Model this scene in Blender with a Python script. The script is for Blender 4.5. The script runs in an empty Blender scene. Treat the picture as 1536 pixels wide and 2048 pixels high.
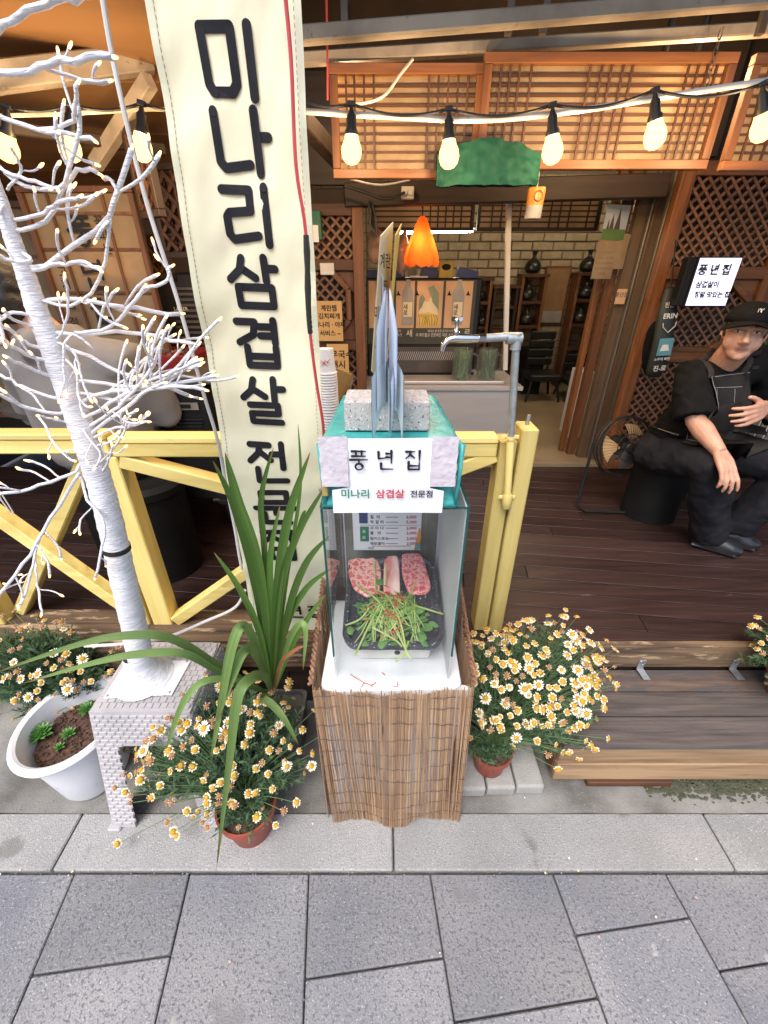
import bpy, bmesh, math, random
from mathutils import Vector, Matrix, Euler, noise
R = math.radians
sc = bpy.context.scene
COL = sc.collection
random.seed(7)

# ------------------------------------------------------------------ camera
CAM_H, PITCH, FPX = 1.6, R(29.8), 845.0
cam_d = bpy.data.cameras.new('camera'); cam = bpy.data.objects.new('camera', cam_d); COL.objects.link(cam)
cam.location = (0, 0, CAM_H); cam.rotation_euler = (R(90) - PITCH, 0, 0)
cam_d.sensor_fit = 'HORIZONTAL'; cam_d.sensor_width = 36; cam_d.lens = FPX / 1536 * 36
cam_d.clip_start = 0.02; cam_d.clip_end = 500
sc.camera = cam

# ------------------------------------------------------------------ world, sun, exposure
SUN_EL, SUN_AZ = R(58), R(205)          # soft overcast light from the street side, behind the viewer
w = bpy.data.worlds.new('World'); sc.world = w; w.use_nodes = True
wn = w.node_tree.nodes; bg = wn['Background']
sky = wn.new('ShaderNodeTexSky'); sky.sky_type = 'NISHITA'; sky.sun_disc = False
sky.sun_elevation = SUN_EL; sky.sun_rotation = SUN_AZ; sky.dust_density = 3.0; sky.ozone_density = 0.6
w.node_tree.links.new(sky.outputs[0], bg.inputs[0]); bg.inputs[1].default_value = 0.15
sd = bpy.data.lights.new('sun', 'SUN'); sd.energy = 1.5; sd.angle = R(30); sd.color = (1, .96, .9)
so = bpy.data.objects.new('sun', sd); COL.objects.link(so)
so.rotation_euler = Vector((math.sin(SUN_AZ) * math.cos(SUN_EL), math.cos(SUN_AZ) * math.cos(SUN_EL), math.sin(SUN_EL))).to_track_quat('Z', 'Y').to_euler()
sc.view_settings.view_transform = 'Standard'; sc.view_settings.look = 'None'
sc.view_settings.exposure = 0.98; sc.view_settings.gamma = 1
sc.render.engine = 'CYCLES'
sc.cycles.use_denoising = True
sc.cycles.max_bounces = 7; sc.cycles.transparent_max_bounces = 24; sc.cycles.glossy_bounces = 4
sc.cycles.caustics_reflective = False; sc.cycles.caustics_refractive = False
sc.cycles.sample_clamp_indirect = 6

# ------------------------------------------------------------------ places
def P(u, v, y=None, z=None):
    """the point of the place sighted at photo position u, v, at distance y along the street normal, or at height z"""
    xc = (u - 768) / FPX; yc = (1024 - v) / FPX
    dy = math.cos(PITCH) + yc * math.sin(PITCH); dz = -math.sin(PITCH) + yc * math.cos(PITCH)
    t = y / dy if y is not None else (z - CAM_H) / dz
    return Vector((xc * t, dy * t, CAM_H + dz * t))

# ------------------------------------------------------------------ materials
MATS = {}
def _base(name, rough, metal=0.0, spec=0.5):
    m = bpy.data.materials.new(name); m.use_nodes = True; n = m.node_tree.nodes; b = n['Principled BSDF']
    b.inputs['Roughness'].default_value = rough; b.inputs['Metallic'].default_value = metal
    b.inputs['Specular IOR Level'].default_value = spec
    MATS[name] = m
    return m, m.node_tree, b
def _c(c): return (c[0], c[1], c[2], 1)
def shade(c, k): return tuple(min(1, x * k) for x in c)
def mat(name, c, rough=.6, c2=None, scale=12, detail=6, metal=0, bump=0, bscale=None, spec=.5, stretch=(1, 1, 1), lo=.35, hi=.65, trans=0, spots=None, emit=0, vary=0):
    """plain surface with noise between two colours, optional bump, speckles and translucency"""
    m, t, b = _base(name, rough, metal, spec); L = t.links
    geo = t.nodes.new('ShaderNodeNewGeometry'); mp = t.nodes.new('ShaderNodeMapping'); mp.inputs['Scale'].default_value = stretch
    L.new(geo.outputs['Position'], mp.inputs[0])
    nz = t.nodes.new('ShaderNodeTexNoise'); nz.inputs['Scale'].default_value = scale; nz.inputs['Detail'].default_value = detail
    L.new(mp.outputs[0], nz.inputs['Vector'])
    rp = t.nodes.new('ShaderNodeValToRGB'); rp.color_ramp.elements[0].position = lo; rp.color_ramp.elements[1].position = hi
    rp.color_ramp.elements[0].color = _c(c); rp.color_ramp.elements[1].color = _c(c2 or shade(c, .82))
    L.new(nz.outputs[0], rp.inputs[0]); col = rp.outputs[0]
    if spots:   # (scale, threshold, colour)
        for s, th, sc_ in spots:
            n2 = t.nodes.new('ShaderNodeTexNoise'); n2.inputs['Scale'].default_value = s; n2.inputs['Detail'].default_value = 3
            L.new(mp.outputs[0], n2.inputs['Vector'])
            r2 = t.nodes.new('ShaderNodeValToRGB'); r2.color_ramp.elements[0].position = th; r2.color_ramp.elements[1].position = th + .06
            L.new(n2.outputs[0], r2.inputs[0])
            mx = t.nodes.new('ShaderNodeMix'); mx.data_type = 'RGBA'; L.new(r2.outputs[0], mx.inputs[0]); L.new(col, mx.inputs[6]); mx.inputs[7].default_value = _c(sc_)
            col = mx.outputs[2]
    if vary:
        oi = t.nodes.new('ShaderNodeObjectInfo'); hv = t.nodes.new('ShaderNodeHueSaturation'); mr = t.nodes.new('ShaderNodeMapRange'); mr.inputs[3].default_value = 1 - vary; mr.inputs[4].default_value = 1 + vary
        L.new(oi.outputs['Random'], mr.inputs[0]); L.new(mr.outputs[0], hv.inputs['Value']); L.new(col, hv.inputs['Color']); col = hv.outputs[0]
    L.new(col, b.inputs['Base Color'])
    if bump:
        n3 = t.nodes.new('ShaderNodeTexNoise'); n3.inputs['Scale'].default_value = bscale or scale * 4; n3.inputs['Detail'].default_value = 4
        L.new(mp.outputs[0], n3.inputs['Vector'])
        bp = t.nodes.new('ShaderNodeBump'); bp.inputs['Strength'].default_value = min(1, bump); bp.inputs['Distance'].default_value = .004
        L.new(n3.outputs[0], bp.inputs['Height']); L.new(bp.outputs[0], b.inputs['Normal'])
    if trans:
        tr = t.nodes.new('ShaderNodeBsdfTranslucent'); L.new(col, tr.inputs[0])
        ms = t.nodes.new('ShaderNodeMixShader'); ms.inputs[0].default_value = trans
        L.new(b.outputs[0], ms.inputs[1]); L.new(tr.outputs[0], ms.inputs[2]); L.new(ms.outputs[0], t.nodes['Material Output'].inputs[0])
    if emit:
        L.new(col, b.inputs['Emission Color']); b.inputs['Emission Strength'].default_value = emit
    return m
def wood(name, c, c2, axis='x', rough=.6, scale=9, wear=None, weart=.62, bump=.25, fine=1.0):
    """long grain along one axis, optional wear patches in a second colour"""
    m, t, b = _base(name, rough); L = t.links
    st = {'x': (.07, 1, 1), 'y': (1, .07, 1), 'z': (1, 1, .07)}[axis]
    geo = t.nodes.new('ShaderNodeNewGeometry'); oi = t.nodes.new('ShaderNodeObjectInfo')
    ad = t.nodes.new('ShaderNodeVectorMath'); ad.operation = 'MULTIPLY_ADD'; ad.inputs[1].default_value = (7, 7, 7)
    cb = t.nodes.new('ShaderNodeCombineXYZ')
    for i in range(3): L.new(oi.outputs['Random'], cb.inputs[i])
    L.new(cb.outputs[0], ad.inputs[0]); L.new(geo.outputs['Position'], ad.inputs[2])
    mp = t.nodes.new('ShaderNodeMapping'); mp.inputs['Scale'].default_value = st; L.new(ad.outputs[0], mp.inputs[0])
    nz = t.nodes.new('ShaderNodeTexNoise'); nz.inputs['Scale'].default_value = scale * 6 * fine; nz.inputs['Detail'].default_value = 8; nz.inputs['Distortion'].default_value = .6
    L.new(mp.outputs[0], nz.inputs['Vector'])
    rp = t.nodes.new('ShaderNodeValToRGB'); rp.color_ramp.elements[0].position = .32; rp.color_ramp.elements[1].position = .68
    rp.color_ramp.elements[0].color = _c(c); rp.color_ramp.elements[1].color = _c(c2); L.new(nz.outputs[0], rp.inputs[0]); col = rp.outputs[0]
    hv = t.nodes.new('ShaderNodeHueSaturation'); mr = t.nodes.new('ShaderNodeMapRange'); mr.inputs[3].default_value = .78; mr.inputs[4].default_value = 1.18
    L.new(oi.outputs['Random'], mr.inputs[0]); L.new(mr.outputs[0], hv.inputs['Value']); L.new(col, hv.inputs['Color']); col = hv.outputs[0]
    if wear:
        mp2 = t.nodes.new('ShaderNodeMapping'); mp2.inputs['Scale'].default_value = tuple(max(.22, s) for s in st); L.new(ad.outputs[0], mp2.inputs[0])
        n2 = t.nodes.new('ShaderNodeTexNoise'); n2.inputs['Scale'].default_value = 26; n2.inputs['Detail'].default_value = 9; n2.inputs['Roughness'].default_value = .65
        L.new(mp2.outputs[0], n2.inputs['Vector'])
        r2 = t.nodes.new('ShaderNodeValToRGB'); r2.color_ramp.elements[0].position = weart; r2.color_ramp.elements[1].position = weart + .07
        L.new(n2.outputs[0], r2.inputs[0])
        mx = t.nodes.new('ShaderNodeMix'); mx.data_type = 'RGBA'; L.new(r2.outputs[0], mx.inputs[0]); L.new(col, mx.inputs[6]); mx.inputs[7].default_value = _c(wear); col = mx.outputs[2]
    L.new(col, b.inputs['Base Color'])
    bp = t.nodes.new('ShaderNodeBump'); bp.inputs['Strength'].default_value = bump; bp.inputs['Distance'].default_value = .003
    L.new(nz.outputs[0], bp.inputs['Height']); L.new(bp.outputs[0], b.inputs['Normal'])
    return m
def glow(name, c, strength, clear=False):
    m = bpy.data.materials.new(name); m.use_nodes = True; t = m.node_tree
    e = t.nodes.new('ShaderNodeEmission'); e.inputs[0].default_value = _c(c); e.inputs[1].default_value = strength
    out = e.outputs[0]
    if clear:      # frosted bulb glass: glows and lets the filament's light out
        tr = t.nodes.new('ShaderNodeBsdfTransparent'); tr.inputs[0].default_value = (.9, .85, .75, 1); ad = t.nodes.new('ShaderNodeAddShader')
        mx = t.nodes.new('ShaderNodeMixShader'); mx.inputs[0].default_value = .0; L = t.links; L.new(tr.outputs[0], mx.inputs[1])
        df = t.nodes.new('ShaderNodeBsdfTranslucent'); df.inputs[0].default_value = (.9, .7, .4, 1); L.new(df.outputs[0], mx.inputs[2])
        L.new(mx.outputs[0], ad.inputs[0]); L.new(out, ad.inputs[1]); out = ad.outputs[0]
    t.links.new(out, t.nodes['Material Output'].inputs[0]); MATS[name] = m
    return m
def glass(name, tint=(.93, .98, .97), ior=1.5, rough=.01, body=0.0, bodyc=(.8, .85, .85)):
    """thin pane: clear with a fresnel reflection, plus a little dust"""
    m = bpy.data.materials.new(name); m.use_nodes = True; t = m.node_tree; L = t.links
    for n in list(t.nodes):
        if n.type == 'BSDF_PRINCIPLED': t.nodes.remove(n)
    tr = t.nodes.new('ShaderNodeBsdfTransparent'); tr.inputs[0].default_value = _c(tint)
    gl = t.nodes.new('ShaderNodeBsdfGlossy'); gl.inputs['Roughness'].default_value = rough
    fr = t.nodes.new('ShaderNodeFresnel'); gm = t.nodes.new('ShaderNodeNewGeometry'); mr = t.nodes.new('ShaderNodeMapRange')
    mr.inputs[3].default_value = ior; mr.inputs[4].default_value = 1 / ior      # the same reflection on the way out of the sheet
    L.new(gm.outputs['Backfacing'], mr.inputs[0]); L.new(mr.outputs[0], fr.inputs[0])
    ms = t.nodes.new('ShaderNodeMixShader'); L.new(fr.outputs[0], ms.inputs[0]); L.new(tr.outputs[0], ms.inputs[1]); L.new(gl.outputs[0], ms.inputs[2])
    out = ms.outputs[0]
    if body:
        df = t.nodes.new('ShaderNodeBsdfDiffuse'); df.inputs[0].default_value = _c(bodyc)
        m2 = t.nodes.new('ShaderNodeMixShader'); m2.inputs[0].default_value = body; L.new(out, m2.inputs[1]); L.new(df.outputs[0], m2.inputs[2]); out = m2.outputs[0]
    L.new(out, t.nodes['Material Output'].inputs[0]); MATS[name] = m
    return m

# ------------------------------------------------------------------ mesh builder
class MB:
    def __init__(s): s.v = []; s.f = []; s.m = []; s.cur = 0
    def use(s, i): s.cur = i; return s
    def add(s, vs, fs):
        o = len(s.v); s.v += [tuple(p) for p in vs]
        for f in fs: s.f.append(tuple(i + o for i in f)); s.m.append(s.cur)
        return s
    def box(s, x0, x1, y0, y1, z0, z1, M=None):
        vs = [Vector((x, y, z)) for z in (z0, z1) for y in (y0, y1) for x in (x0, x1)]
        if M is not None: vs = [M @ p for p in vs]
        return s.add(vs, [(0, 2, 3, 1), (4, 5, 7, 6), (0, 1, 5, 4), (2, 6, 7, 3), (0, 4, 6, 2), (1, 3, 7, 5)])
    def bar(s, a, b, w, h, up=(0, 0, 1)):
        """rectangular bar from a to b, w across, h along up"""
        a = Vector(a); b = Vector(b); d = (b - a); l = d.length; d.normalize(); up = Vector(up)
        sd_ = d.cross(up)
        if sd_.length < 1e-5: sd_ = d.cross(Vector((0, 1, 0)))
        sd_.normalize(); u = sd_.cross(d)
        M = Matrix((( d.x, sd_.x, u.x, a.x), (d.y, sd_.y, u.y, a.y), (d.z, sd_.z, u.z, a.z), (0, 0, 0, 1)))
        return s.box(0, l, -w / 2, w / 2, -h / 2, h / 2, M)
    def tube(s, pts, r, n=8, cap=True, flat=1.0, up=None):
        pts = [Vector(p) for p in pts]; k = len(pts)
        rs = r if isinstance(r, (list, tuple)) else [r] * k
        o = len(s.v); prev = None; vs = []
        for i, p in enumerate(pts):
            d = (pts[min(i + 1, k - 1)] - pts[max(i - 1, 0)]); d = d.normalized() if d.length > 1e-9 else Vector((0, 0, 1))
            if prev is None:
                a = Vector(up) if up else (Vector((0, 0, 1)) if abs(d.z) < .9 else Vector((1, 0, 0)))
                a = (a - d * a.dot(d)).normalized()
            else:
                a = prev - d * prev.dot(d); a = a.normalized() if a.length > 1e-6 else prev
            prev = a; b = d.cross(a)
            for j in range(n):
                q = 2 * math.pi * j / n
                rr = rs[i]
                ra, rb = (rr if isinstance(rr, (int, float)) else rr[0]), (rr * flat if isinstance(rr, (int, float)) else rr[1])
                vs.append(p + a * math.cos(q) * ra + b * math.sin(q) * rb)
        fs = [(i * n + j, i * n + (j + 1) % n, (i + 1) * n + (j + 1) % n, (i + 1) * n + j) for i in range(k - 1) for j in range(n)]
        if cap: fs += [tuple(range(n - 1, -1, -1)), tuple((k - 1) * n + j for j in range(n))]
        return s.add(vs, fs)
    def lathe(s, prof, c=(0, 0, 0), n=24, M=None, cap=True, sx=1, sy=1):
        """profile of (radius, height)"""
        k = len(prof); vs = []
        for r, z in prof:
            for j in range(n):
                q = 2 * math.pi * j / n; p = Vector((math.cos(q) * r * sx, math.sin(q) * r * sy, z))
                vs.append((M @ p if M is not None else p) + Vector(c))
        fs = [(i * n + j, i * n + (j + 1) % n, (i + 1) * n + (j + 1) % n, (i + 1) * n + j) for i in range(k - 1) for j in range(n)]
        if cap: fs += [tuple(range(n - 1, -1, -1)), tuple((k - 1) * n + j for j in range(n))]
        return s.add(vs, fs)
    def ball(s, c, r, n=16, k=10, M=None):
        if isinstance(r, (int, float)): r = (r, r, r)
        vs = [Vector((0, 0, -r[2]))]
        for i in range(1, k):
            a = math.pi * i / k - math.pi / 2
            for j in range(n):
                q = 2 * math.pi * j / n; vs.append(Vector((r[0] * math.cos(a) * math.cos(q), r[1] * math.cos(a) * math.sin(q), r[2] * math.sin(a))))
        vs.append(Vector((0, 0, r[2])))
        if M is not None: vs = [M @ p for p in vs]
        vs = [p + Vector(c) for p in vs]
        fs = [(0, 1 + (j + 1) % n, 1 + j) for j in range(n)]
        for i in range(k - 2): fs += [(1 + i * n + j, 1 + i * n + (j + 1) % n, 1 + (i + 1) * n + (j + 1) % n, 1 + (i + 1) * n + j) for j in range(n)]
        e = len(vs) - 1; b_ = 1 + (k - 2) * n
        fs += [(b_ + j, b_ + (j + 1) % n, e) for j in range(n)]
        return s.add(vs, fs)
    def prism(s, poly, z0, z1, M=None):
        """polygon (x, y) extruded between z0 and z1"""
        n = len(poly); vs = [Vector((x, y, z0)) for x, y in poly] + [Vector((x, y, z1)) for x, y in poly]
        if M is not None: vs = [M @ p for p in vs]
        return s.add(vs, [tuple(range(n - 1, -1, -1)), tuple(range(n, 2 * n))] + [(i, (i + 1) % n, n + (i + 1) % n, n + i) for i in range(n)])
    def grid(s, fn, nu, nv):
        vs = [fn(i / nu, j / nv) for j in range(nv + 1) for i in range(nu + 1)]
        return s.add(vs, [(j * (nu + 1) + i, j * (nu + 1) + i + 1, (j + 1) * (nu + 1) + i + 1, (j + 1) * (nu + 1) + i) for j in range(nv) for i in range(nu)])
    def build(s, name, mats, parent=None, smooth=False, bevel=0, seg=1, origin=None, thick=0):
        me = bpy.data.meshes.new(name); o = bpy.data.objects.new(name, me); COL.objects.link(o)
        xs = [p[0] for p in s.v]; ys = [p[1] for p in s.v]; zs = [p[2] for p in s.v]
        og = Vector(origin) if origin is not None else Vector(((min(xs) + max(xs)) / 2, (min(ys) + max(ys)) / 2, min(zs)))
        me.from_pydata([(a - og.x, b - og.y, c - og.z) for a, b, c in s.v], [], s.f)
        if not isinstance(mats, (list, tuple)): mats = [mats]
        for mm in mats: me.materials.append(MATS[mm] if isinstance(mm, str) else mm)
        if len(mats) > 1: me.polygons.foreach_set('material_index', s.m)
        bm = bmesh.new(); bm.from_mesh(me)
        if bevel or thick or len(s.f) < 4000: bmesh.ops.recalc_face_normals(bm, faces=bm.faces)
        if bevel:
            es = [e for e in bm.edges if len(e.link_faces) == 2 and e.calc_face_angle(0) > .5]
            bmesh.ops.bevel(bm, geom=es, offset=bevel, segments=seg, profile=.5, affect='EDGES', clamp_overlap=True)
        bm.to_mesh(me); bm.free()
        if smooth:
            me.polygons.foreach_set('use_smooth', [True] * len(me.polygons))
            if smooth != 'all':
                try: me.set_sharp_from_angle(angle=R(40))
                except Exception: pass
        o.location = og
        if parent is not None: adopt(o, parent)
        return o
def wloc(o):
    p = Vector(o.location)
    while o.parent: p += Vector(o.parent.location); o = o.parent
    return p
def adopt(o, parent):
    """child keeps its place; parents here are only ever moved, never turned, before their parts are attached"""
    loc = Vector(o.location); o.parent = parent; o.location = loc - wloc(parent)
def thing(name, loc, label, cat, group=None):
    o = bpy.data.objects.new(name, None); COL.objects.link(o); o.location = loc; o.empty_display_size = .05
    return tag(o, label, cat, group)
def tag(o, label=None, cat=None, group=None, kind=None):
    if label: o['label'] = label
    if cat: o['category'] = cat
    if group: o['group'] = group
    if kind: o['kind'] = kind
    return o
def copy_obj(o, parent=None):
    c = o.copy(); COL.objects.link(c)
    if parent is not None: c.parent = parent
    return c
def copy_tree(o, parent=None):
    c = copy_obj(o, parent)
    for ch in list(o.children): copy_tree(ch, c)
    return c

# ------------------------------------------------------------------ lettering
def frame(org, right, up):
    r = Vector(right).normalized(); u = Vector(up).normalized(); n = r.cross(u)
    return Matrix(((r.x, u.x, n.x, org[0]), (r.y, u.y, n.y, org[1]), (r.z, u.z, n.z, org[2]), (0, 0, 0, 1)))
def text(body, org, right, up, size, m, parent=None, bold=0.0, align='CENTER', sx=1.0, name='lettering', lift=.0015, shear=0):
    c = bpy.data.curves.new('t', 'FONT'); c.body = body; c.size = size; c.offset = bold * size; c.align_x = align; c.align_y = 'CENTER'; c.shear = shear
    c.resolution_u = 2; c.space_line = 1.0
    o = bpy.data.objects.new('t', c); me = bpy.data.meshes.new_from_object(o); bpy.data.objects.remove(o); bpy.data.curves.remove(c)
    F = frame(org, right, up)
    b = MB(); b.add([F @ Vector((v.co.x * sx, v.co.y, lift)) for v in me.vertices], [tuple(p.vertices) for p in me.polygons])
    bpy.data.meshes.remove(me)
    if not b.v: return None
    return b.build(name, m, parent)
GL = {  # stroke lettering, unit boxes
 '미': [[(.02,.98),(.55,.98),(.55,.16),(.46,.03),(.12,.03),(.04,.16),(.02,.98)], [(.85,1.02),(.85,-.04)]],
 '나': [[(.05,1),(.05,.16),(.14,.05),(.62,.12)], [(.8,1.03),(.8,-.03)], [(.8,.6),(1.02,.6)]],
 '리': [[(.02,.96),(.55,.96),(.55,.58),(.12,.54),(.06,.46),(.06,.14),(.14,.04),(.66,.12)], [(.86,1.02),(.86,-.04)]],
 '삼': [[(.3,1),(.24,.76),(.02,.56)], [(.27,.8),(.56,.6)], [(.78,1.02),(.78,.54)], [(.78,.8),(1.0,.8)], [(.16,.4),(.88,.4),(.88,0),(.16,0),(.16,.4)]],
 '겹': [[(.03,.98),(.44,.98),(.38,.7),(.04,.52)], [(.86,1.02),(.86,.52)], [(.54,.88),(.86,.88)], [(.54,.68),(.86,.68)], [(.2,.42),(.2,0),(.86,0),(.86,.42)], [(.2,.21),(.86,.21)]],
 '살': [[(.3,1),(.24,.76),(.02,.58)], [(.27,.8),(.56,.62)], [(.78,1.02),(.78,.54)], [(.78,.8),(1.0,.8)], [(.16,.42),(.84,.42),(.84,.21),(.18,.21),(.18,0),(.9,0)]],
 '전': [[(.04,.98),(.54,.98)], [(.3,.98),(.24,.76),(.02,.56)], [(.28,.8),(.56,.6)], [(.86,1.02),(.86,.38)], [(.6,.76),(.86,.76)], [(.2,.36),(.2,.02),(.92,.02)]],
 '문': [[(.16,1),(.84,1),(.84,.68),(.16,.68),(.16,1)], [(-.04,.48),(1.04,.48)], [(.5,.48),(.5,.3)], [(.18,.3),(.18,0),(.86,0)]],
 '점': [[(.04,.98),(.54,.98)], [(.3,.98),(.24,.78),(.02,.6)], [(.28,.82),(.56,.64)], [(.86,1.02),(.86,.46)], [(.6,.78),(.86,.78)], [(.2,.36),(.86,.36),(.86,0),(.2,0),(.2,.36)]],
 '풍': [[(.1,1),(.9,1)], [(.32,1),(.34,.74)], [(.68,1),(.66,.74)], [(.1,.74),(.9,.74)], [(-.02,.54),(1.02,.54)], [(.5,.54),(.5,.38)], [(.5 + .22 * math.cos(a * .5236), .16 + .17 * math.sin(a * .5236)) for a in range(13)]],
 '년': [[(.05,.96),(.05,.6),(.46,.64)], [(.82,1.02),(.82,.34)], [(.52,.88),(.82,.88)], [(.52,.68),(.82,.68)], [(.2,.34),(.2,.02),(.92,.02)]],
 '집': [[(.04,.98),(.54,.98)], [(.3,.98),(.24,.78),(.02,.6)], [(.28,.82),(.56,.64)], [(.84,1.02),(.84,.5)], [(.2,.42),(.2,0),(.84,0),(.84,.42)], [(.2,.21),(.84,.21)]],
}
def glyph(ch, F, w, h, sw, m, parent, name='letter', vary=0, warp=None):
    """one syllable drawn with round-ended strokes in the plane of F, centred; each stroke a hair above the one before"""
    b = MB(); lift = .0012
    for st in GL[ch]:
        pts = [Vector(((x - .5) * w, (y - .5) * h, 0)) for x, y in st]
        for i, p in enumerate(pts):
            lift += .00006
            rr = sw / 2 * (1 - vary * (i / max(1, len(pts) - 1)))
            b.add([F @ (p + Vector((math.cos(a * .5236) * rr, math.sin(a * .5236) * rr, lift))) for a in range(12)], [tuple(range(12))])
            if i:
                lift += .00006
                q = pts[i - 1]; d = (p - q)
                if d.length < 1e-6: continue
                nn = Vector((-d.y, d.x, 0)).normalized(); r0 = sw / 2 * (1 - vary * ((i - 1) / max(1, len(pts) - 1)))
                L3 = Vector((0, 0, lift))
                b.add([F @ (q + nn * r0 + L3), F @ (q - nn * r0 + L3), F @ (p - nn * rr + L3), F @ (p + nn * rr + L3)], [(0, 1, 2, 3)])
    if warp: b.v = [warp(p) for p in b.v]
    return b.build(name, m, parent)
def rnd(a, b): return random.uniform(a, b)
def bez(pts, n=20):
    """smooth curve through points (Catmull-Rom)"""
    pts = [Vector(p) for p in pts]; out = []; k = len(pts)
    per = max(2, n // max(1, k - 1))
    for i in range(k - 1):
        p0, p1, p2, p3 = pts[max(i - 1, 0)], pts[i], pts[i + 1], pts[min(i + 2, k - 1)]
        for j in range(per):
            t = j / per
            out.append(.5 * ((2 * p1) + (p2 - p0) * t + (2 * p0 - 5 * p1 + 4 * p2 - p3) * t * t + (3 * p1 - p0 - 3 * p2 + p3) * t ** 3))
    out.append(pts[-1]); return out

# ------------------------------------------------------------------ palette
mat('slab', (.17, .174, .195), .82, (.27, .266, .264), scale=2.2, vary=.14, bump=.8, bscale=200, spots=[(120, .55, (.14, .14, .158)), (190, .625, (.38, .38, .4)), (140, .64, (.09, .09, .1)), (6, .62, (.2, .197, .2)), (16, .7, (.33, .325, .315))], spec=.3)
mat('kerb_granite', (.33, .325, .32), .85, (.26, .257, .252), scale=4, vary=.08, bump=.8, bscale=220, spots=[(170, .56, (.24, .237, .235)), (230, .62, (.52, .52, .5)), (200, .65, (.12, .12, .12)), (7, .64, (.2, .195, .185))], spec=.3)
mat('joint', (.045, .042, .038), .95, (.12, .11, .095), scale=14, bump=.6, bscale=200)
mat('concrete', (.27, .262, .245), .9, (.12, .115, .105), scale=5, bump=.6, bscale=150, spots=[(300, .66, (.36, .35, .33))], spec=.2)
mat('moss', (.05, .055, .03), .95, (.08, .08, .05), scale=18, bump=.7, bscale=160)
mat('asphalt', (.06, .06, .062), .9, (.045, .045, .05), scale=6, bump=.4, bscale=200)
wood('deck', (.046, .024, .021), (.02, .011, .010), 'x', .4, 6, wear=(.12, .08, .068), weart=.66, bump=.5)
wood('deck_edge', (.18, .115, .065), (.05, .03, .02), 'x', .75, 7, wear=(.36, .26, .16), weart=.56, bump=.7)
wood('skirt', (.045, .03, .024), (.02, .014, .012), 'z', .7, 7)
wood('step_top', (.15, .1, .075), (.075, .055, .048), 'x', .7, 9, wear=(.075, .068, .07), weart=.5, bump=.4)
wood('step_top_grey', (.11, .088, .078), (.05, .043, .042), 'x', .72, 9, wear=(.16, .13, .1), weart=.64, bump=.4)
wood('step_front', (.42, .27, .15), (.2, .12, .06), 'x', .7, 6, wear=(.14, .085, .05), weart=.62, bump=.5)
wood('yellow_paint', (.74, .6, .22), (.56, .43, .13), 'x', .6, 4, wear=(.42, .32, .12), weart=.63, bump=.35)
wood('yellow_paint_z', (.74, .6, .22), (.56, .43, .13), 'z', .6, 4, wear=(.42, .32, .12), weart=.64, bump=.35)
wood('orange_wood', (.26, .1, .03), (.12, .045, .014), 'x', .5, 6)
wood('orange_wood_z', (.26, .1, .03), (.12, .045, .014), 'z', .5, 6)
wood('brown_wood', (.19, .075, .03), (.1, .04, .016), 'z', .55, 6)
wood('brown_wood_x', (.11, .042, .018), (.055, .022, .01), 'x', .55, 6)
wood('dark_wood', (.045, .024, .014), (.022, .013, .009), 'x', .6, 6)
wood('dark_wood_z', (.045, .024, .014), (.022, .013, .009), 'z', .6, 6)
wood('plywood', (.34, .185, .08), (.24, .12, .048), 'x', .6, 1.6, bump=.1, fine=.5)
wood('lattice_slat', (.26, .13, .075), (.14, .065, .035), 'x', .6, 8, bump=.1)
wood('door_band', (.15, .1, .06), (.09, .06, .038), 'z', .5, 6)
mat('alu_dull', (.33, .3, .26), .4, (.2, .18, .15), scale=9, metal=.5, stretch=(1, 1, .1))
mat('steel', (.62, .61, .6), .35, (.5, .49, .48), scale=7, metal=.35, stretch=(.15, 1, 1))
mat('chrome', (.78, .78, .78), .16, (.6, .6, .6), scale=20, metal=1)
mat('galvanised', (.5, .52, .53), .42, (.36, .38, .39), scale=40, metal=.75, bump=.1)
mat('white_paint', (.72, .7, .66), .5, (.58, .55, .5), scale=5)
mat('beam_paint', (.36, .31, .25), .75, (.22, .18, .14), scale=7, spots=[(30, .66, (.2, .14, .09))])
mat('white_plastic', (.8, .8, .82), .4, (.72, .72, .75), scale=6, spots=[(26, .69, (.5, .47, .42))])
mat('grey_plastic', (.43, .405, .42), .5, (.35, .335, .345), scale=8)
mat('white_wrap', (.8, .8, .82), .6, (.6, .6, .65), scale=60, bump=.9, bscale=110, stretch=(.5, .5, 3))
mat('white_cloth', (.75, .76, .79), .7, (.64, .65, .69), scale=9, bump=.5, bscale=22)
mat('foam', (.74, .72, .68), .6, (.6, .56, .5), scale=10)
mat('banner', (.76, .75, .57), .6, (.69, .69, .52), scale=3, bump=.4, bscale=7, trans=.15, spots=[(3, .64, (.64, .63, .49))])
mat('ink', (.014, .013, .018), .7, (.018, .018, .022), scale=20, spec=.15)
mat('ink_black', (.01, .01, .01), .6)
mat('ink_grey', (.12, .12, .13), .6)
mat('ink_red', (.5, .03, .05), .6)
mat('ink_green', (.02, .2, .12), .6)
mat('ink_white', (.7, .68, .62), .6)
mat('paper', (.8, .8, .84), .5, (.74, .74, .8), scale=4)
mat('kraft', (.62, .38, .14), .6, (.55, .33, .12), scale=5)
mat('cream_paper', (.75, .65, .42), .6, (.7, .6, .38), scale=4)
mat('laminate', (.86, .9, .97), .3, (.6, .68, .82), scale=18, stretch=(1, 1, .3))
mat('laminate_dark', (.66, .75, .77), .3, (.52, .62, .65), scale=8)
mat('lattice_paper', (.52, .4, .26), .7, (.4, .29, .18), scale=7, bump=.3, bscale=14, trans=.45)
mat('turquoise', (.05, .36, .34), .35, (.03, .26, .26), scale=26, bump=.7, bscale=60)
mat('tape', (.6, .55, .6), .5, (.52, .47, .52), scale=30, bump=.55, bscale=110)
mat('tape_tan', (.45, .32, .1), .3)
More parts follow.
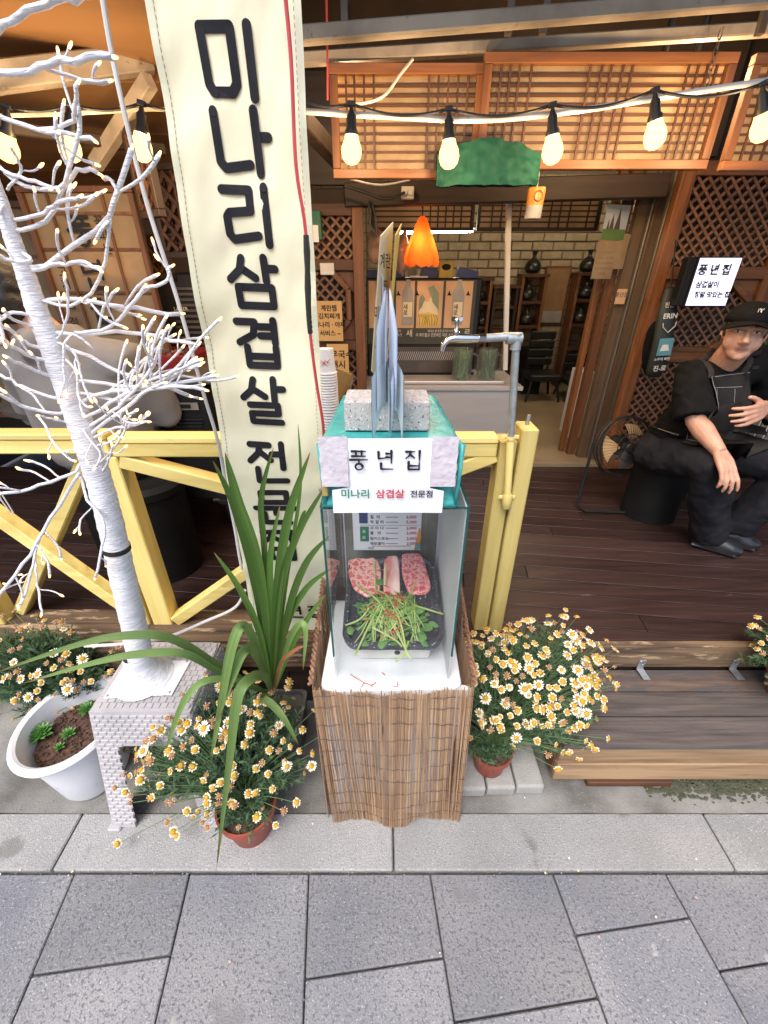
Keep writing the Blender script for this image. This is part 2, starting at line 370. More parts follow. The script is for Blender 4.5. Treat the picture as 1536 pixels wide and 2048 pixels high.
mat('granite', (.46, .43, .42), .75, (.36, .34, .34), scale=60, spots=[(190, .6, (.07, .07, .08)), (230, .62, (.75, .73, .71))], bump=.3, bscale=300)
mat('block_stone', (.33, .32, .3), .9, (.25, .245, .235), scale=8, bump=.6, bscale=180, spots=[(350, .64, (.5, .49, .47)), (300, .67, (.14, .14, .13))])
mat('terracotta', (.32, .07, .04), .5, (.26, .05, .03), scale=6)
mat('soil', (.045, .025, .018), .95, (.12, .065, .045), scale=90, bump=1, bscale=120)
mat('black_plastic', (.007, .007, .0075), .6, (.01, .01, .01), scale=10, spec=.2)
mat('black_metal', (.012, .012, .0125), .42, (.018, .018, .018), scale=10, spec=.35)
mat('black_cloth', (.007, .0068, .007), .9, (.01, .0095, .0095), scale=30, bump=.6, bscale=40, spec=.1)
mat('denim_black', (.012, .012, .015), .9, (.02, .02, .024), scale=9, bump=.6, bscale=50, spec=.12)
mat('apron', (.036, .031, .029), .85, (.024, .021, .02), scale=12, bump=.5, bscale=60, spec=.12)
mat('thread', (.35, .33, .3), .7)
mat('leather_black', (.02, .02, .024), .3, (.014, .014, .016), scale=20)
mat('skin', (.56, .31, .21), .5, (.47, .235, .155), scale=26, bump=.3, bscale=260, spots=[(70, .68, (.42, .19, .13))])
mat('lip', (.36, .13, .11), .45)
mat('hair', (.012, .01, .009), .5, (.02, .017, .015), scale=80, bump=.5, bscale=200)
mat('stubble', (.34, .175, .115), .7)
mat('eye_white', (.7, .66, .62), .25)
mat('iris', (.02, .011, .008), .15)
mat('hoodie', (.2, .185, .178), .95, (.15, .14, .135), scale=8, bump=.5, bscale=30)
mat('jeans', (.09, .13, .2), .85, (.17, .22, .29), scale=9, bump=.3, bscale=120)
mat('green_film', (.01, .055, .038), .7, (.004, .026, .018), scale=5, bump=.15, bscale=14, spec=.08)
mat('red_cord', (.5, .05, .06), .5)
mat('black_rubber', (.012, .012, .012), .5)
mat('white_cable', (.66, .63, .6), .5)
mat('reed', (.36, .22, .125), .6, (.24, .14, .08), scale=50, stretch=(1, 1, .12), spots=[(60, .64, (.11, .06, .045))])
mat('reed_pale', (.5, .33, .19), .6, (.36, .22, .12), scale=50, stretch=(1, 1, .12))
mat('rattan', (.3, .15, .08), .65, (.17, .085, .05), scale=70, bump=.6, bscale=120)
mat('thread_dark', (.08, .06, .05), .8)
mat('leaf', (.085, .18, .035), .5, (.035, .095, .02), scale=26, stretch=(1, 1, .12), trans=.22, spec=.3, lo=.25, hi=.75)
mat('leaf_pale', (.2, .3, .085), .5, (.085, .16, .04), scale=30, stretch=(1, 1, .15), trans=.22, spec=.3, lo=.25, hi=.75, spots=[(18, .68, (.3, .26, .1))])
def leafmat(name, c, c2, tip):
    m, t, b = _base(name, .48, 0, .3); L = t.links
    uv = t.nodes.new('ShaderNodeUVMap'); mp = t.nodes.new('ShaderNodeMapping'); mp.inputs['Scale'].default_value = (16, 1.6, 1); L.new(uv.outputs[0], mp.inputs[0])
    oi = t.nodes.new('ShaderNodeObjectInfo'); mu = t.nodes.new('ShaderNodeMath'); mu.operation = 'MULTIPLY'; mu.inputs[1].default_value = 37; L.new(oi.outputs['Random'], mu.inputs[0])
    nz = t.nodes.new('ShaderNodeTexNoise'); nz.noise_dimensions = '4D'; nz.inputs['Scale'].default_value = 1.6; nz.inputs['Detail'].default_value = 5; L.new(mp.outputs[0], nz.inputs['Vector']); L.new(mu.outputs[0], nz.inputs['W'])
    rp = t.nodes.new('ShaderNodeValToRGB'); rp.color_ramp.elements[0].position = .3; rp.color_ramp.elements[1].position = .72; rp.color_ramp.elements[0].color = _c(c); rp.color_ramp.elements[1].color = _c(c2); L.new(nz.outputs[0], rp.inputs[0])
    sx = t.nodes.new('ShaderNodeSeparateXYZ'); L.new(uv.outputs[0], sx.inputs[0])
    r2 = t.nodes.new('ShaderNodeValToRGB'); r2.color_ramp.elements[0].position = .9; r2.color_ramp.elements[1].position = .97; L.new(sx.outputs[1], r2.inputs[0])
    mx = t.nodes.new('ShaderNodeMix'); mx.data_type = 'RGBA'; L.new(r2.outputs[0], mx.inputs[0]); L.new(rp.outputs[0], mx.inputs[6]); mx.inputs[7].default_value = _c(tip); col = mx.outputs[2]
    hv = t.nodes.new('ShaderNodeHueSaturation'); mr = t.nodes.new('ShaderNodeMapRange'); mr.inputs[3].default_value = .75; mr.inputs[4].default_value = 1.25; L.new(oi.outputs['Random'], mr.inputs[0]); L.new(mr.outputs[0], hv.inputs['Value']); L.new(col, hv.inputs['Color']); col = hv.outputs[0]
    L.new(col, b.inputs['Base Color']); bp = t.nodes.new('ShaderNodeBump'); bp.inputs['Strength'].default_value = .5; bp.inputs['Distance'].default_value = .002; L.new(nz.outputs[0], bp.inputs['Height']); L.new(bp.outputs[0], b.inputs['Normal'])
    tr = t.nodes.new('ShaderNodeBsdfTranslucent'); L.new(col, tr.inputs[0]); ms = t.nodes.new('ShaderNodeMixShader'); ms.inputs[0].default_value = .22
    L.new(b.outputs[0], ms.inputs[1]); L.new(tr.outputs[0], ms.inputs[2]); L.new(ms.outputs[0], t.nodes['Material Output'].inputs[0])
leafmat('blade', (.12, .22, .045), (.05, .115, .025), (.25, .17, .06))
leafmat('blade_pale', (.22, .33, .1), (.11, .2, .055), (.2, .13, .05))
mat('leaf_dry', (.3, .12, .05), .7, (.2, .08, .03), scale=20)
mat('daisy_leaf', (.06, .12, .06), .6, (.1, .17, .075), scale=30, trans=.25)
mat('daisy_stem', (.1, .17, .06), .6)
mat('succulent', (.1, .26, .05), .4, (.06, .17, .04), scale=40)
mat('petal', (.84, .82, .72), .6, (.8, .74, .58), scale=60, trans=.15)
mat('petal_aged', (.8, .72, .54), .7, (.7, .52, .3), scale=80)
mat('petal_dead', (.45, .27, .2), .8, (.6, .42, .35), scale=90)
mat('disc', (.72, .44, .04), .7, (.6, .3, .025), scale=200, bump=1, bscale=700)
mat('disc_dead', (.35, .16, .05), .8, (.5, .28, .08), scale=200, bump=1, bscale=700)
mat('tray', (.025, .026, .036), .35, (.035, .036, .048), scale=30, spots=[(170, .63, (.45, .45, .5))], bump=.1)
mat('stem_green', (.26, .4, .1), .45, (.18, .32, .06), scale=30, trans=.15)
mat('stem_light', (.46, .53, .18), .45, (.34, .44, .12), scale=30, trans=.15)
mat('salad_leaf', (.1, .24, .06), .5, (.16, .3, .1), scale=40, trans=.2)
mat('chili', (.55, .06, .02), .35, (.42, .03, .015), scale=60)
mat('brick_pale', (.42, .34, .22), .85, (.34, .27, .17), scale=14, bump=.5, bscale=70)
mat('mortar', (.22, .17, .11), .95)
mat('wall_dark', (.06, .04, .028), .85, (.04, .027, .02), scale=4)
mat('floor_beige', (.3, .23, .14), .5, (.24, .18, .11), scale=3)
mat('black_glaze', (.014, .014, .015), .28, (.022, .02, .018), scale=20)
mat('blue_box', (.03, .05, .16), .5)
mat('yellow_box', (.45, .36, .03), .5)
mat('bottle_glass', (.4, .38, .35), .2, (.33, .31, .28), scale=10)
mat('red_crate', (.25, .02, .02), .5)
mat('amber', (.3, .17, .06), .15, (.24, .13, .04), scale=10)
mat('cup_white', (.78, .78, .8), .5)
mat('green_box', (.02, .13, .07), .45)
mat('pink', (.75, .4, .62), .5)
mat('blue_paint', (.03, .18, .5), .5)
mat('fan_blade_tan', (.5, .33, .16), .5)
mat('fan_blade', (.1, .09, .085), .4)
mat('teal_print', (.1, .28, .33), .6)
mat('bag_green', (.018, .024, .02), .6, (.012, .017, .015), scale=8)
mat('sky_print', (.3, .38, .46), .5, (.4, .45, .5), scale=5)
mat('tower_print', (.09, .07, .07), .5)
mat('grass_print', (.1, .18, .06), .5)
mat('orange_print', (.7, .26, .03), .4)
mat('plum', (.16, .07, .1), .7)
mat('peach', (.66, .42, .24), .6, (.6, .37, .2), scale=6)
mat('fig_green', (.25, .32, .18), .6)
mat('roof_dark', (.03, .022, .018), .9)
mat('steel_dark', (.12, .1, .085), .5, (.08, .07, .06), scale=10, metal=.4)
mat('socket', (.7, .66, .58), .5)
mat('lamp_orange', (.7, .17, .025), .7, (.5, .09, .012), scale=12, stretch=(1, 1, .2), trans=.6, bump=.5, bscale=30)
mat('clear_bag', (.6, .45, .36), .3, (.5, .36, .28), scale=20, trans=.4, bump=.6, bscale=40)
glass('pane', (.975, .99, .985))
glass('mug_glass', (.9, .93, .9), 1.45, .05, .06)
glass('pane_edge', (.15, .42, .38), 1.5, .05, .55, (.03, .12, .11))
glow('bulb_glow', (1.0, .52, .16), 1.35, True)
glow('led_glow', (1.0, .5, .17), 3)
glow('tube_glow', (1.0, .82, .58), 45)
glow('screen', (.78, .76, .95), 1.0)
glow('screen_menu', (.62, .62, .85), .55)

# ================================================================== THE SETTING
def clip(poly, n, d):
    """keep the side n.p <= d of a polygon"""
    out = []
    for i in range(len(poly)):
        a, b = poly[i], poly[(i + 1) % len(poly)]
        da = a[0] * n[0] + a[1] * n[1] - d; db = b[0] * n[0] + b[1] * n[1] - d
        if da <= 0: out.append(a)
        if (da < 0 < db) or (db < 0 < da):
            t = da / (da - db); out.append((a[0] + (b[0] - a[0]) * t, a[1] + (b[1] - a[1]) * t))
    return out
def area(p): return abs(sum(p[i][0] * p[(i + 1) % len(p)][1] - p[(i + 1) % len(p)][0] * p[i][1] for i in range(len(p)))) / 2

b = MB(); b.box(-150, 150, -150, 150, -.2, -.06); tag(b.build('ground', 'asphalt'), 'grey ground of the street', 'ground', kind='structure')

# slab paving, turned a little against the kerb
KY = .574
pv = MB().box(-5.5, 5.5, -4, KY, -.055, -.012).build('pavement', 'joint'); tag(pv, 'grey rectangular stone slabs of the street paving', 'pavement', kind='structure')
sa = Vector((-.108, .994)); sb_ = Vector((.994, .108))
cols = [-.946, -.594, -.230, .141, .516, .860]
cols = [cols[0] - .365 * i for i in range(11, 0, -1)] + cols + [cols[-1] + .365 * i for i in range(1, 12)]
seam = {11: (-.753, .375), 13: (-.024, .37), 14: (.351, .297), 15: (.706, .4525), 16: (.957, .373)}
for i in range(len(cols) - 1):
    p0 = Vector((cols[i], KY)); p1_ = Vector((cols[i + 1], KY))
    e0 = p0.dot(sb_); e1 = p1_.dot(sb_)
    if i in seam: s0 = Vector(seam[i]).dot(sa)
    elif i == 12: s0 = .12
    else: s0 = rnd(.1, .5)
    L_ = .56
    k0 = s0 + L_ * 3
    while k0 > -2.5:
        g = .0022
        q = [sa * (k0 - L_ + g) + sb_ * (e0 + g), sa * (k0 - L_ + g) + sb_ * (e1 - g), sa * (k0 - g) + sb_ * (e1 - g), sa * (k0 - g) + sb_ * (e0 + g)]
        poly = clip([(a.x, a.y) for a in q], (0, 1), KY - .004)
        k0 -= L_
        if len(poly) < 3 or area(poly) < .004: continue
        dz = rnd(-.0015, .0015)
        MB().prism(poly, -.05, dz).build('paving_slab', 'slab', pv, bevel=.003)
kb = MB().box(-5.5, 5.5, KY, .74, -.055, -.012).build('kerb', 'joint'); tag(kb, 'row of long grey granite kerb stones', 'kerb', kind='structure')
xs = [.03 + 1.05 * i for i in range(-5, 6)]
for i in range(len(xs) - 1):
    MB().box(xs[i] + .003, xs[i + 1] - .003, KY + .004, .735, -.05, .004 + rnd(-.001, .001)).build('kerb_stone', 'kerb_granite', kb, bevel=.004)
ap = MB().grid(lambda a, c: Vector((-5.5 + 11 * a, .737 + .66 * c, .002 + .006 * noise.noise(Vector((a * 90, c * 7, 0))) - .004 * (1 - c) )), 160, 14).build('concrete_strip', 'concrete', smooth=True)
tag(ap, 'rough stained concrete strip between the kerb and the deck', 'concrete', kind='structure')
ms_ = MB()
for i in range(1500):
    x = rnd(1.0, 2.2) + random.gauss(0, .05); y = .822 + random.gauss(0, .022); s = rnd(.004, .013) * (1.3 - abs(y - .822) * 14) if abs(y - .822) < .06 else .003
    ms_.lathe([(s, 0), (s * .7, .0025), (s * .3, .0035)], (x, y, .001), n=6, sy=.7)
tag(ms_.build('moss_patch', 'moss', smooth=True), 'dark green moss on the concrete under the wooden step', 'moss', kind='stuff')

# deck
DZ, DY0, DY1 = .38, 1.14, 2.78
dk = MB().box(-3.6, 3.4, DY0 + .03, DY1, .28, DZ - .022).build('deck', 'dark_wood'); tag(dk, 'raised dark brown wooden deck of the restaurant front', 'deck', kind='structure')
da = Vector((.9925, -.122)); dn = Vector((.122, .9925))
k = .55
while k < 3.35:
    cuts = sorted([-3.7, rnd(-2.2, -1.4), rnd(-.4, .9), 3.6])
    for i in range(3):
        q = [da * (cuts[i] + .0015) + dn * (k + .002), da * (cuts[i + 1] - .0015) + dn * (k + .002), da * (cuts[i + 1] - .0015) + dn * (k + .093), da * (cuts[i] + .0015) + dn * (k + .093)]
        poly = clip(clip([(a.x, a.y) for a in q], (0, -1), -(DY0 + .012)), (0, 1), DY1)
        poly = clip(clip(poly, (1, 0), 3.38), (-1, 0), 3.58) if len(poly) > 2 else poly
        if len(poly) < 3 or area(poly) < .002: continue
        MB().prism(poly, DZ - .021, DZ + rnd(-.0006, .0006)).build('deck_board', 'deck', dk, bevel=.0012)
    k += .095
for (x0, x1) in ((-3.6, -.62), (-.618, .5), (.502, 3.4)):
    MB().box(x0, x1 - .002, DY0 - .022, DY0 + .008, .268, DZ + .003).build('edge_beam', 'deck_edge', dk, bevel=.004)
    MB().box(x0, x1 - .002, DY0 - .004, DY0 + .02, .22, .266).build('edge_beam', 'dark_wood', dk, bevel=.003)
x = -3.6
while x < 3.4:
    wd = rnd(.085, .1)
    MB().box(x, x + wd - .004, DY0 + .022, DY0 + .04, .012, .3).build('skirting_board', 'skirt', dk, bevel=.002); x += wd

# wooden step in front of the deck
st = thing('wooden_step', (1.4, .98, .03), 'low wooden step with ribbed treads in front of the dark deck', 'step')
SX0, SX1, SF = .592, 2.5, .83
for i, (y0, y1, mm) in enumerate(((SF - .008, SF + .092, 'step_top_grey'), (SF + .098, SF + .192, 'step_top_grey'), (SF + .198, SF + .292, 'step_top'))):
    x1 = SX1
    pr = [(y0, .225), (y1, .225), (y1, .247)]
    nr = 12 if i != 1 else 6
    for j in range(nr, -1, -1):       # the ribs of the tread
        a = y0 + .004 + (y1 - y0 - .008) * j / nr
        pr += [(a + .0022, .247), (a + .0014, .2452), (a - .0014, .2452), (a - .0022, .247)]
    pr += [(y0, .247)]
    M = Matrix(((0, 0, 1, 0), (1, 0, 0, 0), (0, 1, 0, 0), (0, 0, 0, 1)))
    MB().prism(pr, SX0 + (.004 if i == 2 else 0), x1, M).build('tread_board', mm, st)
MB().box(SX0 + .004, SX1, SF, SF + .02, .132, .223).build('front_board', 'step_front', st, bevel=.003)
MB().box(SX0 + .004, SX1, SF - .003, SF + .02, .034, .128).build('front_board', 'step_front', st, bevel=.003)
MB().box(SX0 + .003, SX0 + .024, SF + .022, SF + .285, .034, .223).build('side_board', 'brown_wood', st, bevel=.003)
for (x0, x1, y0) in ((.72, 1.02, SF - .012), (1.42, 1.75, SF - .02)):
    tag(MB().box(x0, x1, y0, y0 + .22, .006, .032).build('packing_board', 'brown_wood_x', None, bevel=.003), 'reddish board laid under the front of the wooden step', 'board', 'boards under the step')
def bracket(x, lab):
    t = thing('angle_bracket', (x, DY0 - .02, .25), lab, 'bracket', 'angle brackets holding the step')
    m = MB(); m.box(x - .013, x + .013, DY0 - .026, DY0 - .0225, .262, .312); m.build('plate', 'galvanised', t, bevel=.001)
    m = MB(); m.add([Vector((x - .013, DY0 - .026, .262)), Vector((x + .013, DY0 - .026, .262)), Vector((x + .024, DY0 - .066, .2495)), Vector((x - .002, DY0 - .066, .2495)),
                     Vector((x - .013, DY0 - .023, .265)), Vector((x + .013, DY0 - .023, .265)), Vector((x + .024, DY0 - .066, .2525)), Vector((x - .002, DY0 - .066, .2525))],
                    [(0, 3, 2, 1), (4, 5, 6, 7), (0, 1, 5, 4), (1, 2, 6, 5), (2, 3, 7, 6), (3, 0, 4, 7)]); m.build('plate', 'galvanised', t)
    for dx, z in ((-.005, .302), (.005, .285)):
        MB().lathe([(.0035, 0), (.003, .002)], (0, 0, 0), n=8, M=Matrix.Translation((x + dx, DY0 - .026, z)) @ Matrix.Rotation(R(90), 4, 'X')).build('screw', 'chrome', t)
bracket(P(1283, 1345, y=1.1).x, 'galvanised angle bracket on the step nearer the round full daisy plant')
bracket(P(1470, 1345, y=1.1).x, 'galvanised angle bracket on the step nearer the orange bloomed daisy plant')

# building shell: side walls, rear wall with door opening, roof, room behind
D1 = 2.78
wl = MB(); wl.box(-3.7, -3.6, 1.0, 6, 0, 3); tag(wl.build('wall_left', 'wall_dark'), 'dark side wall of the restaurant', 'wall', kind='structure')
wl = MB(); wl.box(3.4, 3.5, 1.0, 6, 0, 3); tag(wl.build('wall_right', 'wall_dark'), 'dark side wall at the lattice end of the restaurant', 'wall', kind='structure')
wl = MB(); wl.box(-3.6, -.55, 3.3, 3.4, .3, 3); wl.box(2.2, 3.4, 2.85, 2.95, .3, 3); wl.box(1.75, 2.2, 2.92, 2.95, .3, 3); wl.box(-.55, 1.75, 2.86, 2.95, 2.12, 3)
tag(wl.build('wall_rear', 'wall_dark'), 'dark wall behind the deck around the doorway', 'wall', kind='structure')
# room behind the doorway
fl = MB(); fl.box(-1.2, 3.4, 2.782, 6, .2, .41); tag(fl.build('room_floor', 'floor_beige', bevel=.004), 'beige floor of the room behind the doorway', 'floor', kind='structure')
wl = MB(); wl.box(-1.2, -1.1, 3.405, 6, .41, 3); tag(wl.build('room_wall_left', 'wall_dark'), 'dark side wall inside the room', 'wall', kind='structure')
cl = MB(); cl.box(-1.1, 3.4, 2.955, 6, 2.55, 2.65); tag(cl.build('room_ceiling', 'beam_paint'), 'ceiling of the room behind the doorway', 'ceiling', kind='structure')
BY = 5.2
bw = MB().box(-1.1, 3.4, BY + .012, BY + .12, .41, 2.55).build('brick_wall', 'mortar'); tag(bw, 'pale brick rear wall inside the room', 'wall', kind='structure')
proto = None; row = 0; z = .5; n_b = 0
while z < 2.4:
    x = -.2 - (.11 if row % 2 else 0)
    while x < 3.2:
        lx = .205
        if 1.05 < z < 2.15 and x > .28:
            if proto is None:
                proto = MB().box(0, lx, 0, .03, 0, .068).build('brick', 'brick_pale', bw, bevel=.005, origin=(0, 0, 0)); o = proto
            else: o = copy_obj(proto, bw)
            o.location = Vector((x, BY - rnd(.004, .012), z)) - wloc(bw); n_b += 1
        x += lx + .014
    z += .08; row += 1
bm_ = MB()
for zz in [.5 + .08 * i for i in range(24)]:
    for xx in [-1.05 + .219 * i for i in range(21)]:
        if not (1.05 < zz < 2.15 and xx > .07): bm_.box(xx, min(xx + .205, 3.35), BY + .002, BY + .012, zz, zz + .068)
tag(bm_.build('brick_rest', 'brick_pale', bw), kind='stuff')

# roof over the deck: dark sheet, plywood ceiling on the left, painted beams
rf = MB(); rf.box(-3.7, 3.5, 1.0, 3.3, 2.72, 2.78); tag(rf.build('roof', 'roof_dark'), 'dark underside of the roof over the deck', 'roof', kind='structure')
CM = Matrix.Translation((0, 1.05, 2.42)) @ Matrix.Rotation(math.atan2(-.42, 2.25), 4, 'X')
pc = MB().box(-3.6, -.42, 0, 2.28, .018, .028, CM).build('plywood_ceiling', 'plywood'); tag(pc, 'warm orange plywood ceiling over the left seating', 'ceiling', kind='structure')
for i in range(6):
    y0 = .38 * i
    for (xa, xb) in ((-3.6, -2.05), (-2.044, -.42)): MB().box(xa, xb, y0 + .002, y0 + .376, 0, .017, CM).build('plywood_sheet', 'plywood', pc, bevel=.002)
def beam(a, b, w_, h_, m, lab, name='roof_beam', up=(0, 0, 1), group=None):
    o = MB().bar(a, b, w_, h_, up).build(name, m, None, bevel=.004); return tag(o, lab, 'beam', group)
beam(P(560, 75, y=1.75), P(1640, -12, y=1.75), .04, .036, 'beam_paint', 'upper weathered white beam above the hanging wood lattices')
beam(P(560, 122, y=2.02), P(1640, 52, y=2.02), .04, .032, 'beam_paint', 'lower weathered white beam just above the hanging wood lattices')
beam(P(-140, 172, y=1.8), P(300, 118, y=2.1), .06, .07, 'beam_paint', 'broad pale beam crossing under the plywood ceiling')
beam(P(-60, 245, y=1.9), P(330, 300, y=2.3), .03, .04, 'dark_wood', 'slim dark rail below the plywood ceiling')
beam(P(190, 330, y=2.2), P(300, 160, y=2.0), .04, .05, 'beam_paint', 'short pale strut rising to the plywood ceiling')
beam(P(600, 235, y=1.9), P(690, 335, y=2.3), .05, .06, 'dark_wood', 'short dark strut beside the yellow banner under the roof')
beam(P(690, 392, y=2.72), P(1330, 372, y=2.72), .08, .1, 'dark_wood', 'dark lintel beam across the top of the doorway')
for i, u in enumerate((690, 1016, 1085, 1518)):
    a = P(u, 70, y=1.85); tag(MB().bar(a, a + Vector((0, .02, .32)), .02, .02, (0, 1, 0)).build('roof_hanger', 'steel_dark', None), 'thin steel hanger between the white roof beams', 'hanger', 'hangers between the roof beams')

# ================================================================== FENCE, BANNER, LATTICES, DOORWAY
FY = 1.235
def zat(v, y): return P(768, v, y=y).z
fz = zat(862, FY)
fn = thing('fence', (-.8, FY, DZ), 'low yellow painted wooden fence with diagonal braces along the deck edge', 'fence')
def fb(name, a, b_, w_, h_, m='yellow_paint', up=(0, 0, 1)): return MB().bar(a, b_, w_, h_, up).build(name, m, fn, bevel=.004)
top = fz - .022
fb('top_rail', (-2.6, FY, top + .012), (-.835, FY, top + .012), .062, .02)
fb('top_rail', (-.83, FY, top + .002), (.345, FY, top + .002), .062, .02)
fb('lower_rail', (-2.6, FY - .012, top - .021), (-.835, FY - .012, top - .021), .03, .044)
fb('lower_rail', (-.83, FY - .012, top - .031), (.345, FY - .012, top - .031), .03, .044)
for x, w_ in ((-1.52, .085), (-.93, .035), (-.862, .075)):
    fb('post', (x, FY + .012, DZ + .002), (x, FY + .012, top - .055), w_, .07, 'yellow_paint_z', (0, 1, 0))
fb('post', (.375, FY, DZ + .002), (.375, FY, fz - .02), .05, .075, 'yellow_paint_z', (0, 1, 0))
fb('post', (.43, FY - .005, DZ + .002), (.43, FY - .005, fz + .02), .05, .085, 'yellow_paint_z', (0, 1, 0))
zl, zh = DZ + .03, top - .07
fb('brace', (-.82, FY, zh), (-.3, FY, .93), .05, .045)
fb('brace', (-.3, FY, .8), (-.815, FY, zl), .05, .045)
fb('brace', (.345, FY, zh + .02), (.1, FY, 1.0), .05, .045)
fb('brace', (-.955, FY, zl + .02), (-1.46, FY, zh), .05, .045)
fb('brace', (-.955, FY + .05, zh), (-1.46, FY + .05, zl), .05, .045)
fb('sill_plank', (-2.6, FY - .02, DZ + .012), (-.2, FY - .02, DZ + .012), .17, .016, 'deck_edge')
for (x, z) in ((.2, top - .033), (-.4, top - .033), (.43, fz + .025)):
    MB().lathe([(.006, -.004), (.006, .003), (.003, .005)], (0, 0, 0), n=10, M=Matrix.Translation((x, FY - .03 if z < fz else FY, z)) @ (Matrix.Rotation(R(90), 4, 'X') if z < fz else Matrix())).build('bolt', 'galvanised', fn)
MB().tube([(.43, FY, fz + .02), (.432, FY, fz + .05)], .006).build('bolt', 'galvanised', fn)

# banner
BD = 1.12
bn = thing('banner', (-.34, BD, .49), 'tall pale yellow vertical banner with large black lettering', 'banner')
tl, tr, bl, br = P(278, -60, y=BD), P(598, -60, y=BD), P(508, 1262, y=BD), P(668, 1262, y=BD)
def bpt(a, c, lift=0):
    p = (tl.lerp(tr, a)).lerp(bl.lerp(br, a), c)
    return p + Vector((0, .006 * math.sin(c * 17 + a * 2) + .012 * math.sin(a * 3.1) * math.sin(c * 7) + .01 * noise.noise(Vector((a * 2.5, c * 14, 0))) + .004 * noise.noise(Vector((a * 6, c * 26 + a * 5, 4))) - lift, 0))
def on_cloth(p):
    c = (tl.z - p[2]) / (tl.z - bl.z); l = tl.lerp(bl, c).x; r = tr.lerp(br, c).x; a = (p[0] - l) / (r - l)
    return Vector((p[0], bpt(a, c).y - .0012 + (p[1] - BD), p[2]))
cl_ = MB().grid(lambda a, c: bpt(a, c), 24, 110).build('cloth', 'banner', bn, smooth='all')
for a in (.0, .955):
    MB().grid(lambda s, c: bpt(a + .045 * s, c, .0015), 1, 90).build('hem', 'banner', bn)
for a in (.052, .95):
    m = MB()
    for i in range(150): p = bpt(a, i / 150, .003); q = bpt(a, (i + .55) / 150, .003); m.tube([p, q], .0006, n=3, cap=False)
    m.build('stitching', 'ink_grey', bn)
for (a, c) in ((.05, .64), (.95, .64)):
    MB().lathe([(.008, 0), (.008, .002), (.004, .002)], (0, 0, 0), n=12, M=Matrix.Translation(bpt(a, c, .004)) @ Matrix.Rotation(R(90), 4, 'X')).build('eyelet', 'galvanised', bn)
hor = (tr - tl).normalized()
for ch, u, v0, v1 in (('미', 461, 50, 188), ('나', 481, 222, 342), ('리', 497, 375, 484), ('삼', 506, 517, 612), ('겹', 518, 643, 732), ('살', 528, 760, 842), ('전', 541, 886, 957), ('문', 553, 980, 1040), ('점', 562, 1060, 1115)):
    p0 = P(u, v0, y=BD); p1_ = P(u, v1, y=BD); cc = (p0 + p1_) / 2
    h = abs(p0.z - p1_.z)
    F = frame(cc, Vector((1, 0, -.035)), Vector((-.0, 0, 1)))
    glyph(ch, F, .108, h, .0175, 'ink', bn, warp=on_cloth)
for ch, u in (('풍', 550), ('년', 592), ('집', 632)):
    cc = P(u, 1222, y=BD); glyph(ch, frame(cc, (1, 0, -.03), (0, 0, 1)), .05, .055, .008, 'ink', bn, warp=on_cloth)
rc = bez([P(566, -50, y=1.09), P(582, 120, y=1.09), P(592, 330, y=1.08), P(612, 470, y=1.08), P(618, 640, y=1.08), P(632, 760, y=1.08), P(646, 850, y=1.08), P(650, 930, y=1.1)], 40)
rr = thing('red_rope', rc[-1], 'thin red cord hanging down the yellow banner', 'cord')
MB().tube(rc, .0038, 8).build('line', 'red_cord', rr, smooth=True)
MB().tube(rc[15:22], [.006, .0075, .006, .0075, .0065, .006, .0055], 8).build('tape_wrap', 'black_rubber', rr, smooth=True)
wc = bez([P(196, -60, y=1.02), P(232, 150, y=1.02), P(292, 400, y=1.02), P(355, 600, y=1.02), P(405, 780, y=1.03), P(435, 880, y=1.05), P(450, 960, y=1.08), P(475, 1090, y=1.07), P(480, 1180, y=1.05), P(410, 1245, y=1.0), P(320, 1278, y=.93), P(230, 1300, y=.93), P(215, 1290, y=.95)], 80)
tag(MB().tube(wc[:46], .0045, 8).build('white_cable', 'white_cable', None, smooth=True), 'long white cable running beside the yellow banner', 'cable')
tag(MB().tube(bez([P(490, 1180, y=1.05), P(470, 1215, y=1.04), P(410, 1243, y=1.0), P(330, 1275, y=.96), P(240, 1288, y=.93), P(170, 1292, y=.95)], 30), .005, 8).build('white_cable', 'white_cable', None, smooth=True), 'white cable lying along the foot of the fence', 'cable')

# ---- kit for lattices
def clipseg(a, b_, poly):
    """part of segment a-b inside a convex polygon (counter-clockwise)"""
    t0, t1 = 0.0, 1.0; d = (b_[0] - a[0], b_[1] - a[1])
    for i in range(len(poly)):
        p, q = poly[i], poly[(i + 1) % len(poly)]
        nx, ny = (q[1] - p[1]), -(q[0] - p[0])
        num = (p[0] - a[0]) * nx + (p[1] - a[1]) * ny; den = d[0] * nx + d[1] * ny
        if abs(den) < 1e-9:
            if num < 0: return None
            continue
        t = num / den
        if den > 0: t1 = min(t1, t)
        else: t0 = max(t0, t)
    if t1 - t0 < .02: return None
    return ((a[0] + d[0] * t0, a[1] + d[1] * t0), (a[0] + d[0] * t1, a[1] + d[1] * t1))
def diamond(parent, poly, F, step, w_, m='lattice_slat', d=.006):
    """two layers of diagonal slats, each slat its own piece, inside polygon poly of plane F"""
    xs = [p[0] for p in poly]; ys = [p[1] for p in poly]; S = (max(xs) - min(xs)) + (max(ys) - min(ys))
    for layer, sg in ((0, 1), (1, -1)):
        k = -S
        while k < S * 2:
            x0 = min(xs) + k if sg > 0 else min(xs) + k
            a = (x0, min(ys)); b_ = (x0 + sg * S, min(ys) + S)
            s_ = clipseg(a, b_, poly)
            k += step * 1.414
            if not s_: continue
            A = F @ Vector((s_[0][0], s_[0][1], layer * d * 1.02)); B_ = F @ Vector((s_[1][0], s_[1][1], layer * d * 1.02))
            if (A - B_).length < .03: continue
            MB().bar(A, B_, w_, d, F.to_3x3() @ Vector((0, 0, 1))).build('slat', m, parent)
